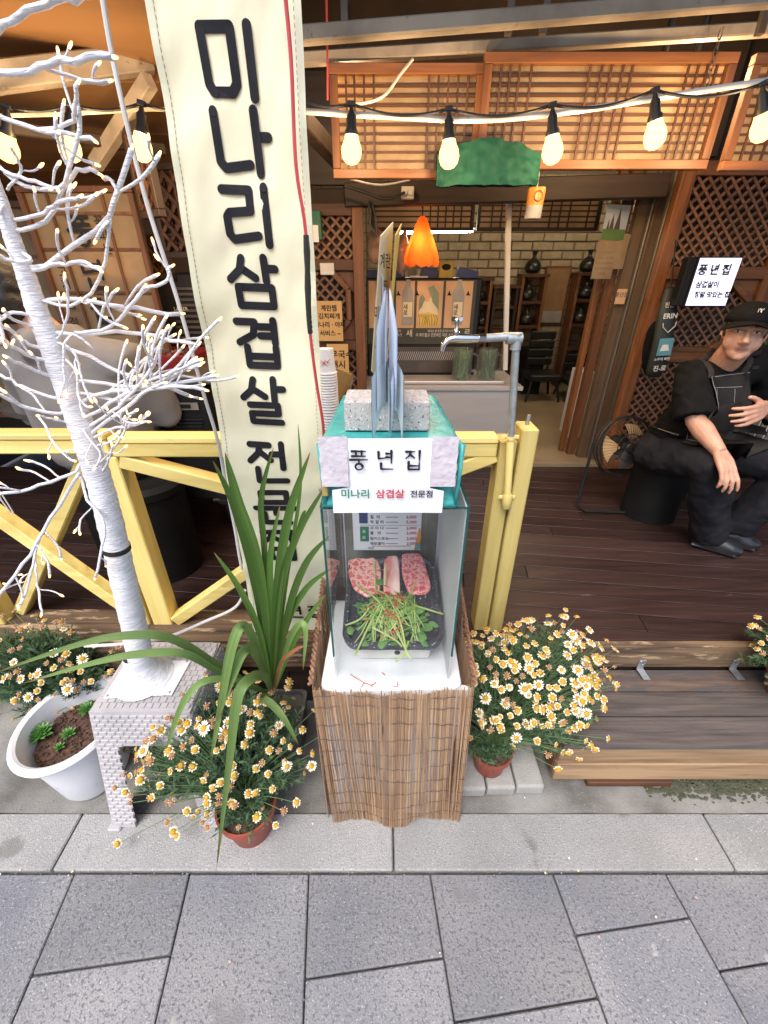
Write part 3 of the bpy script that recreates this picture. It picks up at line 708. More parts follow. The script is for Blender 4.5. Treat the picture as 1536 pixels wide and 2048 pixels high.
def rectp(x0, x1, y0, y1): return [(x0, y0), (x1, y0), (x1, y1), (x0, y1)]
def pgrid(parent, F, x0, x1, y0, y1, vs, hs, w_, m, fr=.028, frm='orange_wood', paper='lattice_paper', d=.012):
    """framed lattice: paper sheet, frame bars, thin vertical and horizontal slats (given as fractions)"""
    Fz = F.to_3x3() @ Vector((0, 0, 1))
    MB().box(x0 + .004, x1 - .004, y0 + .004, y1 - .004, -.012, -.0095, F).build('paper_sheet', paper, parent)
    for a, b_ in (((x0, y0 + fr / 2), (x1, y0 + fr / 2)), ((x0, y1 - fr / 2), (x1, y1 - fr / 2))):
        MB().bar(F @ Vector((a[0], a[1], 0)), F @ Vector((b_[0], b_[1], 0)), fr, .03, Fz).build('frame_bar', frm, parent, bevel=.002)
    for xx in (x0 + fr / 2, x1 - fr / 2):
        MB().bar(F @ Vector((xx, y0 + fr + .0005, 0)), F @ Vector((xx, y1 - fr - .0005, 0)), fr, .03, Fz).build('frame_bar', frm + '_z' if frm + '_z' in MATS else frm, parent, bevel=.002)
    ix0, ix1, iy0, iy1 = x0 + fr, x1 - fr, y0 + fr, y1 - fr
    for t in vs:
        xx = ix0 + (ix1 - ix0) * t; MB().bar(F @ Vector((xx, iy0, .002)), F @ Vector((xx, iy1, .002)), w_, d * .6, Fz).build('slat', m, parent)
    for t in hs:
        yy = iy0 + (iy1 - iy0) * t; MB().bar(F @ Vector((ix0, yy, -.004)), F @ Vector((ix1, yy, -.004)), w_, d * .5, Fz).build('slat', m, parent)
FX, FZ = Vector((1, 0, 0)), Vector((0, 0, 1))
# ---- hanging lattices above
def hanging(u0, u1, vt, vb, y, vs, hs, label):
    a = P((u0 + u1) / 2, vb, y=y); 
    x0 = P(u0, vb, y=y).x; x1 = P(u1, vb, y=y).x; z0 = P(u0, vb, y=y).z; z1 = P(u0, vt, y=y).z
    t = thing('hanging_lattice', ((x0 + x1) / 2, y, z0), label, 'lattice panel', 'papered lattices hung under the roof')
    pgrid(t, frame((0, y, 0), FX, FZ), 0 + x0, x1, z0, z1, vs, hs, .007, 'brown_wood_x')
    return t
hs9 = [i / 10 for i in range(1, 10)]
hanging(668, 952, 128, 358, 2.0, (.06, .12, .19, .26, .66, .73, .8, .87, .94), hs9, 'smaller hanging papered wood lattice next to the yellow banner')
hanging(950, 1408, 106, 340, 1.97, (.04, .08, .12, .17, .42, .47, .51, .56, .6, .84, .88, .92, .96), hs9, 'long hanging papered wood lattice above the doorway')
hanging(1437, 1800, 108, 342, 2.0, (.06, .12, .18, .24, .3, .6, .7), hs9, 'hanging papered wood lattice over the seated worker')
# chain beside the long lattice
m = MB()
for i in range(9):
    c0 = P(1440, 70, y=1.95) + Vector((.002 * (i % 2), 0, -.018 * i)); an = R(90) * (i % 2)
    m.tube([c0 + Vector((.006 * math.cos(a * .7854) * math.cos(an), .006 * math.cos(a * .7854) * math.sin(an), .012 * math.sin(a * .7854))) for a in range(9)], .0016, 5, cap=False)
tag(m.build('hanging_chain', 'steel_dark', None, smooth=True), 'short steel chain holding up the long hanging lattice', 'chain')

# ---- string of bulbs
SY = 1.72
bulbs = [(15, 300, 255), (140, 298, 240), (283, 298, 238), (703, 303, 236), (898, 312, 243), (1105, 303, 234), (1310, 273, 204), (1525, 258, 190)]
BULB_W = 3.8
def lamp(name, loc, e, c=(1, .69, .4), r=.02):
    d = bpy.data.lights.new(name, 'POINT'); d.energy = e; d.color = c; d.shadow_soft_size = r
    o = bpy.data.objects.new(name, d); COL.objects.link(o); o.location = loc; return o
def bulb_thing(u, v, vt, lab):
    c = P(u, v, y=SY); hz = P(u, vt, y=SY)
    t = thing('light_bulb', c, lab, 'light bulb', 'warm bulbs on the festoon cable')
    ax = (Vector((hz.x, hz.y, hz.z)) - c); ax = Vector((ax.x, 0, ax.z)).normalized()
    M = Matrix.Translation(c) @ Vector((0, 0, 1)).rotation_difference(ax).to_matrix().to_4x4()
    MB().lathe([(.002, -.034), (.016, -.0305), (.0268, -.02), (.0318, -.003), (.0295, .013), (.0225, .028), (.02, .04)], n=20, M=M).build('glass_bulb', 'bulb_glow', t, smooth='all')
    MB().lathe([(.0205, .0395), (.02, .05), (.0155, .056), (.014, .085), (.008, .092), (.005, .105)], n=14, M=M).build('socket', 'black_rubber', t, smooth=True)
    MB().box(-.012, .012, -.007, .007, .105, .118, M).build('clip', 'black_rubber', t, bevel=.002)
    lamp('bulb_light', c - ax * .004, BULB_W)
    return M @ Vector((0, 0, .112))
labs = ['lit warm festoon bulb half hidden by the upper end of the twig tree trunk', 'lit warm festoon bulb between the twig tree trunk and the white cable', 'lit warm festoon bulb crossed by the white cable beside the banner',
        'lit warm festoon bulb in front of the smaller lattice, next to the banner', 'lit warm festoon bulb touching the banner side end of the green plastic sheet', 'lit warm festoon bulb at the doorway side end of the green plastic sheet', 'lit warm festoon bulb over the glowing end of the long lattice', 'lit warm festoon bulb in front of the lattice over the seated worker']
tops = [bulb_thing(u, v, vt, labs[i]) for i, (u, v, vt) in enumerate(bulbs)]
def sag(pts, s):
    out = []
    for a, c in zip(pts[:-1], pts[1:]):
        L_ = (c - a).length
        for i in range(14): t = i / 14; out.append(a.lerp(c, t) - Vector((0, 0, s * L_ * 4 * t * (1 - t))))
    return out + [pts[-1]]
tag(MB().tube(sag([tops[0] + Vector((-.3, 0, .1))] + tops[:3] + [P(420, 215, y=SY)] + [P(612, 202, y=SY)] + tops[3:] + [tops[-1] + Vector((.4, 0, .1))], .07), .0042, 7).build('festoon_cable', 'black_rubber', None, smooth=True), 'black festoon cable carrying the row of warm bulbs', 'cable')
tag(MB().tube(bez([P(600, 222, y=SY + .03), P(760, 232, y=SY + .03), P(960, 240, y=SY + .03), P(1150, 222, y=SY + .03), P(1350, 190, y=SY + .03), P(1640, 145, y=SY + .03)], 40), .008, 8, flat=.5).build('flat_strap', 'white_cable', None, smooth=True), 'pale strap stretched above the bulbs across the hanging lattices', 'strap')
tag(MB().tube(bez([P(826, 118, y=1.9), P(800, 150, y=1.9), P(770, 190, y=1.9), P(735, 205, y=1.9), P(690, 210, y=1.9)], 24), .0045, 7).build('loose_wire', 'white_cable', None, smooth=True), 'loose white wire curling over the smaller hanging lattice', 'wire')
tag(MB().tube([P(652, -40, y=1.8), P(655, 120, y=1.8), P(655, 200, y=1.85)], .003, 6).build('red_wire', 'red_cord', None, smooth=True), 'thin red wire dropping beside the yellow banner under the roof', 'wire')
tag(MB().tube([P(-40, 232, y=1.8), P(120, 228, y=1.8), P(300, 218, y=1.9), P(620, 225, y=1.8)], .006, 6).build('grey_conduit', 'beam_paint', None, smooth=True), 'pale thin conduit under the plywood ceiling', 'conduit')

# ---- back-lighting lamps behind the papered lattices (the paper glows there)
for i, (u, v) in enumerate(((698, 165), (1385, 150), (1300, 230))):
    c = P(u, v, y=2.13)
    t = thing('ceiling_bulb', c, ('warm bulb glowing through the paper of the smaller hanging lattice', 'warm bulb glowing through the outer end of the long hanging lattice', 'dimmer warm bulb behind the middle of the long hanging lattice')[i], 'light bulb', 'bulbs behind the hanging lattices')
    MB().ball(c, (.03, .03, .036)).build('glass_bulb', 'bulb_glow', t, smooth='all'); lamp('bulb_light', c, 4.5)
    MB().tube([c + Vector((0, 0, .032)), c + Vector((0, 0, .4))], .012).build('socket', 'black_rubber', t)

# ---- green plastic film tied under the lattices
cg = P(975, 330, y=1.9)
gw = MB()
x0, x1 = P(873, 340, y=1.86).x, P(1078, 340, y=1.86).x; zt, zb = P(975, 275, y=1.86).z, P(975, 372, y=1.86).z
def film(a, c, s):
    x = x0 + (x1 - x0) * a; z = zt + (zb - zt) * c
    arch = (.34 * (abs(a - .5) * 2) ** 1.3 + .1 * noise.noise(Vector((a * 7, 3, 0)))) * (1 - c) - .05 * noise.noise(Vector((a * 6, 9, 1))) * c; z -= arch * (zt - zb)
    y = 1.86 + s * (.008 + .018 * math.sin(math.pi * a) * (0.4 + .6 * c)) + .014 * noise.noise(Vector((a * 11, c * 3, s))) + .007 * noise.noise(Vector((a * 30, c * 6, s)))
    return Vector((x, y, z))
gw.grid(lambda a, c: film(a, c, -1), 40, 18); gw.grid(lambda a, c: film(a, c, 1), 40, 18)
tag(gw.build('green_plastic_cover', 'green_film', None, smooth='all'), 'crumpled dark green plastic sheet tied below the long hanging lattice', 'plastic sheet')

# ---- right lattice wall
RY = 2.72
x0 = P(1345, 500, y=RY).x
rw = thing('lattice_screen', (x0 + .4, RY, .38), 'orange wood screen with diamond lattice and octagon opening behind the worker', 'screen')
F = frame((0, RY, 0), FX, FZ)
xl, xr = 1.545, 2.16
zt_, zm1, zm0, zb_ = 2.0, 1.585, 1.14, .44
def rb(a, c, w_, m): return MB().bar(F @ Vector((a[0], a[1], 0)), F @ Vector((c[0], c[1], 0)), w_, .05, Vector((0, -1, 0))).build('frame_bar', m, rw, bevel=.003)
rb((xl, .4), (xl, 2.08), .07, 'orange_wood_z'); rb((xr, .4), (xr, 2.08), .07, 'orange_wood_z')
for z in (2.045, zm1, zm0, .43): rb((xl + .036, z), (xr - .036, z), .06, 'orange_wood')
diamond(rw, rectp(xl + .036, xr - .036, zm1 + .03, 2.014), frame((0, RY, 0), FX, FZ), .04, .012)
oc = [(xl + .05 + .48 * a, zm0 + .045 + .355 * c) for a, c in ((.28, 0), (.76, 0), (1.04, .3), (1.04, .72), (.76, 1), (.28, 1), (0, .72), (0, .3))]
for i in range(8):
    MB().bar(F @ Vector((*oc[i], .006)), F @ Vector((*oc[(i + 1) % 8], .006)), .03, .05, Vector((0, -1, 0))).build('octagon_bar', 'orange_wood', rw, bevel=.003)
diamond(rw, oc, F, .04, .012)
for (px, pz, sx_, sz_) in ((0, 0, 1, 1), (1, 0, -1, 1), (0, 1, 1, -1), (1, 1, -1, -1)):
    cx = xl + .036 if px == 0 else xr - .036; cz = zm0 + .03 if pz == 0 else zm1 - .03
    MB().prism([(cx, cz), (cx + sx_ * .16, cz), (cx, cz + sz_ * .13)][::(1 if sx_ * sz_ > 0 else -1)], -.012, -.004, F).build('corner_panel', 'orange_wood', rw)
diamond(rw, rectp(xl + .036, xr - .036, .462, zm0 - .03), F, .04, .012)
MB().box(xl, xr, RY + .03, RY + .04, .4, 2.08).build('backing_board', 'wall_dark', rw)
# second screen further right
rw2 = thing('lattice_screen', (2.55, RY + .05, .38), 'dark brown diamond lattice screen right behind the black cap', 'screen')
F2 = frame((0, RY + .05, 0), FX, FZ)
for xx in (2.22, 3.2): MB().bar((xx, RY + .05, .4), (xx, RY + .05, 2.08), .05, .05, (0, 1, 0)).build('frame_bar', 'orange_wood_z', rw2, bevel=.003)
for z in (2.05, 1.62, 1.1): MB().bar((2.246, RY + .05, z), (3.174, RY + .05, z), .05, .05).build('frame_bar', 'orange_wood', rw2, bevel=.003)
diamond(rw2, rectp(2.246, 3.17, 1.13, 1.6), F2, .045, .014, 'brown_wood_x')
MB().box(2.2, 3.2, RY + .085, RY + .095, .4, 2.08).build('backing_board', 'wall_dark', rw2)

# ---- left lattice wall between banner and doorway
LY = 2.72
lx1, lx0 = P(727, 600, y=LY).x, P(560, 600, y=LY).x
lw = thing('lattice_screen', ((lx0 + lx1) / 2, LY, .38), 'brown wood screen with diamond lattice between the yellow banner and the doorway', 'screen')
F = frame((0, LY, 0), FX, FZ)
zz = [zat(v, LY) for v in (420, 530, 690, 900)]
def lb(a, c, w_, m): return MB().bar(F @ Vector((a[0], a[1], 0)), F @ Vector((c[0], c[1], 0)), w_, .05, Vector((0, -1, 0))).build('frame_bar', m, lw, bevel=.003)
lb((lx1 - .022, .4), (lx1 - .022, 1.97), .06, 'brown_wood'); lb((lx0, .4), (lx0, 1.97), .06, 'brown_wood')
for z in zz: lb((lx0 + .03, z), (lx1 - .052, z), .055, 'brown_wood_x')
diamond(lw, rectp(lx0 + .03, lx1 - .052, zz[1] + .028, zz[0] - .028), F, .04, .0125)
ocl = [(lx0 + .03, zz[2] + .05), (lx1 - .17, zz[2] + .05), (lx1 - .085, zz[2] + .14), (lx1 - .085, zz[1] - .12), (lx1 - .17, zz[1] - .035), (lx0 + .03, zz[1] - .035)]
diamond(lw, ocl, F, .04, .0125)
for i in (1, 2, 3): MB().bar(F @ Vector((*ocl[i], .006)), F @ Vector((*ocl[i + 1], .006)), .03, .05, Vector((0, -1, 0))).build('octagon_bar', 'brown_wood', lw, bevel=.003)
MB().prism([(lx1 - .055, zz[1] - .03), (lx1 - .16, zz[1] - .03), (lx1 - .055, zz[1] - .14)], -.012, -.004, F).build('corner_panel', 'brown_wood', lw)
MB().prism([(lx1 - .055, zz[2] + .03), (lx1 - .055, zz[2] + .15), (lx1 - .16, zz[2] + .03)], -.012, -.004, F).build('corner_panel', 'brown_wood', lw)
diamond(lw, rectp(lx0 + .03, lx1 - .052, zz[3] + .028, zz[2] - .028), F, .04, .0125)
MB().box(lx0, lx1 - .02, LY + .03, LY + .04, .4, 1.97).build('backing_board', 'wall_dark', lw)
# upper board over it, concrete-like
tag(MB().box(lx0 - .1, lx1, LY - .01, LY + .03, 1.98, 2.4).build('header_board', 'dark_wood', None), 'dark board above the brown lattice screen by the doorway', 'board')

# ---- doorway right side: stacked sliding door edges
dx = 1.33
for i, (wd, yy, mm, lab) in enumerate(((.035, 3.0, 'orange_wood_z', 'narrow orange wood upright on the inner side of the sliding door stack'), (.05, 2.94, 'brown_wood', 'worn brown upright of the sliding door stack'), (.06, 2.88, 'door_band', 'broad brown sliding door edge with a paper notice'), (.012, 2.85, 'alu_dull', 'thin metal door edge strip within the sliding door stack'), (.055, 2.84, 'door_band', 'second broad brown sliding door edge'), (.01, 2.82, 'alu_dull', 'thin metal strip beside the grey track'), (.04, 2.81, 'door_band', 'outer brown sliding door edge next to the grey track'), (.03, 2.79, 'alu_dull', 'grey metal door track upright beside the orange screen'))):
    tag(MB().box(dx, dx + wd - .002, yy, yy + .05, .39, 2.1).build('sliding_door', mm, None, bevel=.002), lab, 'sliding door', 'sliding door edges stacked at the doorway'); dx += wd

# ================================================================== FOOD DISPLAY
SXL, SXR, SYF, SYB, SH = -.18, .226, .716, 1.1, .648
# inner stand wrapped in white cloth
sd_ = thing('display_stand', (.03, .9, 0), 'pedestal wrapped in white cloth carrying the glass tank behind a reed blind', 'stand')
m = MB()
def rrect(x0, x1, y0, y1, r, n=5):
    out = []
    for cx, cy, a0 in ((x1 - r, y1 - r, 0), (x0 + r, y1 - r, 90), (x0 + r, y0 + r, 180), (x1 - r, y0 + r, 270)):
        for i in range(n + 1): a = R(a0 + 90 * i / n); out.append((cx + r * math.cos(a), cy + r * math.sin(a)))
    return out
def loft(m, rings):
    n = len(rings[0]); vs = [p for r in rings for p in r]
    fs = [(i * n + j, i * n + (j + 1) % n, (i + 1) * n + (j + 1) % n, (i + 1) * n + j) for i in range(len(rings) - 1) for j in range(n)]
    fs += [tuple(range(n - 1, -1, -1)), tuple((len(rings) - 1) * n + j for j in range(n))]
    m.add(vs, fs); return m
rings = []
for z, ins in ((.01, .02), (.3, .016), (.55, .012), (.62, .012), (.64, .016), (SH, .03), (SH + .002, .06)):
    rings.append([(x + .004 * math.sin(31 * y + 19 * z), y + .004 * math.sin(27 * x + 23 * z), z) for x, y in rrect(SXL + ins, SXR - ins, SYF + ins, SYB - ins, .03, 6)])
loft(m, rings).build('cloth_body', 'white_cloth', sd_, smooth=True)
# knot of cloth at the corner
MB().ball((SXR - .012, SYF + .03, .618), (.022, .018, .012)).build('cloth_fold', 'white_cloth', sd_, smooth='all')

# reed blind round the stand
rb_ = thing('reed_blind', (.03, .72, 0), 'brown reed blind wrapped round the food display pedestal', 'blind')
nreed = 146
def reed(bx, by, bz, tx, ty, tz, r, mm, wob):
    p0 = Vector((bx, by, bz)); p1_ = Vector((tx, ty, tz)); md = p0.lerp(p1_, .5) + Vector((wob, wob * .6, 0))
    return MB().tube([p0, md, p1_], [r * .95, r, r * .85], 5, cap=True).build('reed', mm, rb_, smooth=True)
for i in range(nreed):
    f = i / (nreed - 1)
    tx = SXL - .003 + (SXR - SXL + .006) * f
    # lower part fans and bunches, open notch on the right as in the blind
    bx = -.168 + .412 * f + .012 * math.sin(f * 6.3 * 1.4)
    bz = .006 + .004 * random.random() + (.036 * math.exp(-((f - .70) / .07) ** 2) + .012 * math.exp(-((f - .35) / .05) ** 2))
    by = SYF - .012 + .012 * math.sin(f * 9) + rnd(-.003, .003)
    ty = SYF - .004 + .004 * math.sin(f * 25)
    sagz = .664 - .02 * math.sin(math.pi * f) + .012 * f + random.choice((0, 0, rnd(-.006, .012), rnd(0, .02)))
    reed(bx, by, bz, tx, ty, sagz, rnd(.0012, .0018), 'reed_pale' if random.random() < .3 else 'reed', rnd(-.004, .004))
for side, x in ((-1, SXL - .006), (1, SXR + .006)):
    for i in range(58):
        f = i / 57; y = SYF + .004 + f * .4
        reed(x + side * .005 * math.sin(f * 20), y, .01, x + side * (.006 * math.sin(f * 11) + .012 * f), y + .01, .665 + .03 * f + rnd(-.008, .012), rnd(.0014, .0021), 'reed', rnd(-.003, .003))
for z in (.6, .64, .53, .46, .4, .33, .26, .19, .12, .06):
    pts = []
    for i in range(40):
        f = i / 39; t = z / .66
        xb = -.168 + .412 * f + .012 * math.sin(f * 8.8); xt = SXL - .003 + (SXR - SXL + .006) * f
        yb = SYF - .012 + .012 * math.sin(f * 9); yt = SYF - .004
        pts.append((xb * (1 - t) + xt * t, yb * (1 - t) + yt * t - .0028 + (.004 if i % 2 else 0) * .3, z + .012 * math.sin(f * 7 + z * 20) * .6 + .003 * math.sin(f * 60)))
    pts = [(SXL - .012, SYF + .4 - .04 * q, z) for q in range(10)] + pts + [(SXR + .012, SYF + .04 * q + .02, z) for q in range(10)]
    MB().tube(pts, .0011, 4, cap=False).build('binding_thread', 'thread_dark', rb_)
# braided top edge at the sides
for side, x in ((-1, SXL - .01), (1, SXR + .01)):
    for off in (0, 3.14):
        pts = [(x + side * .014 * f + .004 * math.cos(f * 70 + off), SYF + .01 + .4 * f, .672 + .032 * f + .004 * math.sin(f * 70 + off)) for f in [i / 90 for i in range(91)]]
        MB().tube(pts, .0045, 5).build('braided_edge', 'rattan', rb_, smooth=True)

# glass tank
TX0, TX1, TY0, TY1, TZ0, TZ1 = -.13, .175, .755, 1.13, SH + .003, 1.175
tk = thing('glass_tank', ((TX0 + TX1) / 2, (TY0 + TY1) / 2, TZ0), 'upright glass tank displaying meat and greens on the reed wrapped pedestal', 'glass tank')
g = .005
MB().box(TX0, TX1, TY0, TY0 + g, TZ0, TZ1).build('front_pane', 'pane', tk)
MB().box(TX0, TX1, TY1 - g, TY1, TZ0, TZ1).build('rear_pane', 'pane', tk)
MB().box(TX0, TX0 + g, TY0 + g + .0005, TY1 - g - .0005, TZ0, TZ1).build('side_pane', 'pane', tk)
MB().box(TX1 - g, TX1, TY0 + g + .0005, TY1 - g - .0005, TZ0, TZ1).build('side_pane', 'pane', tk)
for x in (TX0 - .0008, TX1 - .0032): MB().box(x, x + .004, TY0 - .0012, TY0 + .006, TZ0 + .09, TZ1).build('edge_bead', 'pane_edge', tk)
for x in (TX0 + .003, TX1 - .007): MB().box(x, x + .004, TY1 - .008, TY1 - .0055, TZ0 + .01, TZ1).build('edge_bead', 'tape', tk)
for a, c in (((TX0, TY0, TZ1 + .002), (TX1, TY0, TZ1 + .002)), ((TX0, TY0 + .004, TZ1 + .002), (TX0, TY1, TZ1 + .002)), ((TX1, TY0 + .004, TZ1 + .002), (TX1, TY1, TZ1 + .002))):
    MB().bar(a, c, .005, .003).build('rim_edge', 'pane_edge', tk)
MB().box(TX0 + .002, TX1 - .002, TY1 + .003, TY1 + .006, TZ0, TZ1 - .01).build('back_board', 'alu_dull', tk)
MATS['back_sheet'] = mat('back_sheet', (.6, .61, .62), .6, (.5, .515, .52), scale=5)
bpy.data.objects[tk.children[-1].name].data.materials[0] = MATS['back_sheet']
# menu sheet inside at the rear
my = TY1 - g - .004
mn = thing('menu_sheet', P(772, 1098, y=my), 'printed white drinks price list at the rear inside the glass tank', 'menu')
a0, a1 = P(706, 1060, y=my).x, P(842, 1060, y=my).x; z0, z1 = zat(1100, my), zat(985, my)
MB().box(a0, a1, my, my + .002, z0, z1).build('sheet', 'paper', mn)
rows = [('맥  주', '6,000', 1018), ('힐  리', '6,000', 1034), ('막 걸 리', '5,000', 1044), ('사 이 다', '2,000', 1056), ('콜   라', '2,000', 1066), ('밀키스포도', '2,000', 1077), ('제로콜라', '2,000', 1087)]
for t_, p_, v in rows:
    zc = zat(v, my); text(t_, (P(740, v, y=my).x, my, zc), FX, FZ, .013, 'ink', mn, .012, 'LEFT'); text(p_, (P(833, v, y=my).x, my, zc), FX, FZ, .0145, 'ink_red', mn, .015, 'RIGHT')
    MB().box(P(772, v, y=my).x, P(796, v, y=my).x, my - .0015, my - .001, zc - .001, zc + .001).build('small_print', 'ink_grey', mn)
MB().box(P(718, 1030, y=my).x, P(735, 1030, y=my).x, my - .002, my - .001, zat(1046, my), zat(1012, my)).build('colour_block', 'blue_box', mn)
MB().box(P(719, 1030, y=my).x, P(737, 1030, y=my).x, my - .002, my - .001, zat(1082, my), zat(1053, my)).build('colour_block', 'ink_green', mn)
text('음', (P(728, 1062, y=my).x, my - .002, zat(1062, my)), FX, FZ, .013, 'ink_white', mn, .015); text('료', (P(728, 1074, y=my).x, my - .002, zat(1074, my)), FX, FZ, .013, 'ink_white', mn, .015)
MB().box(P(720, 1050, y=my).x, P(838, 1050, y=my).x, my - .0015, my - .001, zat(1050, my) - .0007, zat(1050, my)).build('rule_line', 'ink_grey', mn)
MB().box(P(745, 1092, y=my).x, P(822, 1092, y=my).x, my - .0015, my - .001, zat(1092, my) - .0008, zat(1092, my) + .0015).build('small_print', 'orange_print', mn)
text('새로', (P(742, 1099, y=my).x, my, zat(1096, my)), FX, FZ, .012, 'ink', mn)
bx = P(834, 1080, y=my).x
MB().prism([(bx - .008, zat(1099, my)), (bx + .01, zat(1099, my)), (bx + .012, zat(1072, my)), (bx + .009, zat(1056, my)), (bx + .004, zat(1056, my)), (bx - .001, zat(1072, my))], .001, .0016, frame((0, my, 0), FX, FZ)).build('bottle_print', 'orange_print', mn)
MB().box(bx - .004, bx + .011, my - .0026, my - .0019, zat(1097, my), zat(1086, my)).build('bottle_print', 'teal_print', mn)

# white tray stand, dark tray
fb_ = MB(); fb_.box(-.075, .13, .82, 1.05, TZ0 + .002, TZ0 + .075)
tag(fb_.build('foam_block', 'foam', None, bevel=.012, seg=3, smooth=True), 'off white foam block under the dark grill tray in the tank', 'block')
TYF, TYB, TZF, TZB = .782, 1.085, .742, .81
def tp(x, y, dz=0):
    f = (y - TYF) / (TYB - TYF); return Vector((x, y, TZF + (TZB - TZF) * f + dz))
ty = thing('grill_tray', tp(.04, .9, -.01), 'speckled black stone grill tray with wavy front rim inside the glass tank', 'tray')
m = MB()
def tring(ins, dz, wave=0):
    out = []
    for x, y in rrect(-.112 + ins, .16 - ins, TYF + ins, TYB - ins, max(.006, .045 - ins * .8), 7):
        yy = y
        out.append((x, yy, dz))
    # resample front edge for the wave
    res = []
    for i in range(len(out)):
        a, c = out[i], out[(i + 1) % len(out)]
        k = max(1, int(math.dist(a, c) / .01))
        for j in range(k):
            t = j / k; x = a[0] + (c[0] - a[0]) * t; y = a[1] + (c[1] - a[1]) * t
            wv = wave * math.sin(x * 95) * max(0, 1 - (y - TYF) / .02) + wave * .7 * math.sin(y * 80) * min(1, max(0, abs(x - .024) - .11) / .02)
            res.append(tp(x, y, dz + wv))
    return res
def tringm(*a):
    r = tring(*a); return r
rr_ = [tringm(.012, -.02), tringm(.002, -.012, .001), tringm(0, .002, .003), tringm(.004, .008, .003), tringm(.012, .008, .003)]
N0 = len(rr_[0]); ok = all(len(r) == N0 for r in rr_)
def tring_n(base, ins, dz, wave):
    """ring with the same number of points as the outer one, drawn in towards the centre"""
    out = []
    for p in base:
        cx = min(max(p.x, -.112 + .045), .16 - .045); cy = min(max(p.y, TYF + .045), TYB - .045)
        d = Vector((p.x - cx, p.y - cy)); l = d.length; d = d / l if l > 1e-6 else d
        q = (p.x - d.x * ins, p.y - d.y * ins)
        wv = wave * math.sin(q[0] * 95) * max(0, 1 - (q[1] - TYF) / .03) + wave * .7 * math.sin(q[1] * 80) * min(1, max(0, abs(q[0] - .024) - .1) / .03)
        out.append(tp(q[0], q[1], dz + wv))
    return out
base = tring(0, 0)
loft(m, [tring_n(base, .012, -.016, 0), tring_n(base, .002, -.01, .001), tring_n(base, 0, .002, .003), tring_n(base, .004, .008, .003), tring_n(base, .013, .008, .003), tring_n(base, .02, -.002, 0), tring_n(base, .03, -.004, 0)])
m.build('tray_body', 'tray', ty, smooth=True)
MB().ball(tp(.035, TYF - .002, -.014), (.008, .006, .005)).build('drain_tap', 'black_metal', ty, smooth='all')

# marbled meat
def meat_mat(name, c, c2, fat, scale, th):
    m, t, b_ = _base(name, .38); L = t.links
    geo = t.nodes.new('ShaderNodeNewGeometry')
    nz = t.nodes.new('ShaderNodeTexNoise'); nz.inputs['Scale'].default_value = 38; nz.inputs['Detail'].default_value = 7; L.new(geo.outputs['Position'], nz.inputs['Vector'])
    va = t.nodes.new('ShaderNodeVectorMath'); va.operation = 'MULTIPLY_ADD'; va.inputs[1].default_value = (.055, .055, .055); L.new(nz.outputs['Color'], va.inputs[0]); L.new(geo.outputs['Position'], va.inputs[2])
    vo = t.nodes.new('ShaderNodeTexVoronoi'); vo.feature = 'DISTANCE_TO_EDGE'; vo.inputs['Scale'].default_value = scale; L.new(va.outputs[0], vo.inputs['Vector'])
    rp = t.nodes.new('ShaderNodeValToRGB'); rp.color_ramp.elements[0].position = th; rp.color_ramp.elements[1].position = th + .16; rp.color_ramp.elements[0].color = (1, 1, 1, 1); rp.color_ramp.elements[1].color = (0, 0, 0, 1)
    L.new(vo.outputs['Distance'], rp.inputs[0])
    r2 = t.nodes.new('ShaderNodeValToRGB'); r2.color_ramp.elements[0].color = _c(c); r2.color_ramp.elements[1].color = _c(c2); r2.color_ramp.elements[0].position = .35; r2.color_ramp.elements[1].position = .65
    n2 = t.nodes.new('ShaderNodeTexNoise'); n2.inputs['Scale'].default_value = 120; L.new(geo.outputs['Position'], n2.inputs['Vector']); L.new(n2.outputs[0], r2.inputs[0])
    mx = t.nodes.new('ShaderNodeMix'); mx.data_type = 'RGBA'; L.new(rp.outputs[0], mx.inputs[0]); L.new(r2.outputs[0], mx.inputs[6]); mx.inputs[7].default_value = _c(fat)
    L.new(mx.outputs[2], b_.inputs['Base Color']); b_.inputs['Subsurface Weight'].default_value = .0
    return m
meat_mat('meat', (.52, .09, .085), (.62, .16, .14), (.74, .45, .4), 42, .03)
meat_mat('meat_red', (.5, .06, .08), (.62, .14, .15), (.72, .38, .36), 52, .015)
MATS['belly'] = wood('belly', (.55, .1, .1), (.8, .58, .52), 'y', .4, 6, bump=.05)
def slab_of_meat(poly, th, mm, lab):
    m = MB(); n = len(poly); cx = sum(p[0] for p in poly) / n; cy = sum(p[1] for p in poly) / n
    sm = []
    for i in range(n):
        a, c = poly[i], poly[(i + 1) % n]
        for j in range(5): sm.append((a[0] + (c[0] - a[0]) * j / 5, a[1] + (c[1] - a[1]) * j / 5))
    sm = [(p[0] + .0022 * noise.noise(Vector((p[0] * 90, p[1] * 90, 1))), p[1] + .0022 * noise.noise(Vector((p[0] * 90, p[1] * 90, 7)))) for p in sm]
    for _ in range(1): sm = [((sm[i - 1][0] + 2 * sm[i][0] + sm[(i + 1) % len(sm)][0]) / 4, (sm[i - 1][1] + 2 * sm[i][1] + sm[(i + 1) % len(sm)][1]) / 4) for i in range(len(sm))]
    rings = []
    for s_, dz in ((.95, 0), (1, .003), (1.0, th * .6), (.96, th * .92), (.85, th), (.6, th * 1.03), (.3, th * 1.0), (.05, th)):
        rings.append([tp(cx + (p[0] - cx) * s_, cy + (p[1] - cy) * s_, -.002 + dz + (.0025 * noise.noise(Vector((p[0] * s_ * 60, p[1] * s_ * 60, 3))) if dz > .004 else 0)) for p in sm])
    loft(m, rings); o = m.build('meat_slice', mm, None, smooth='all'); return tag(o, lab, 'meat', 'cuts of pork on the tray')
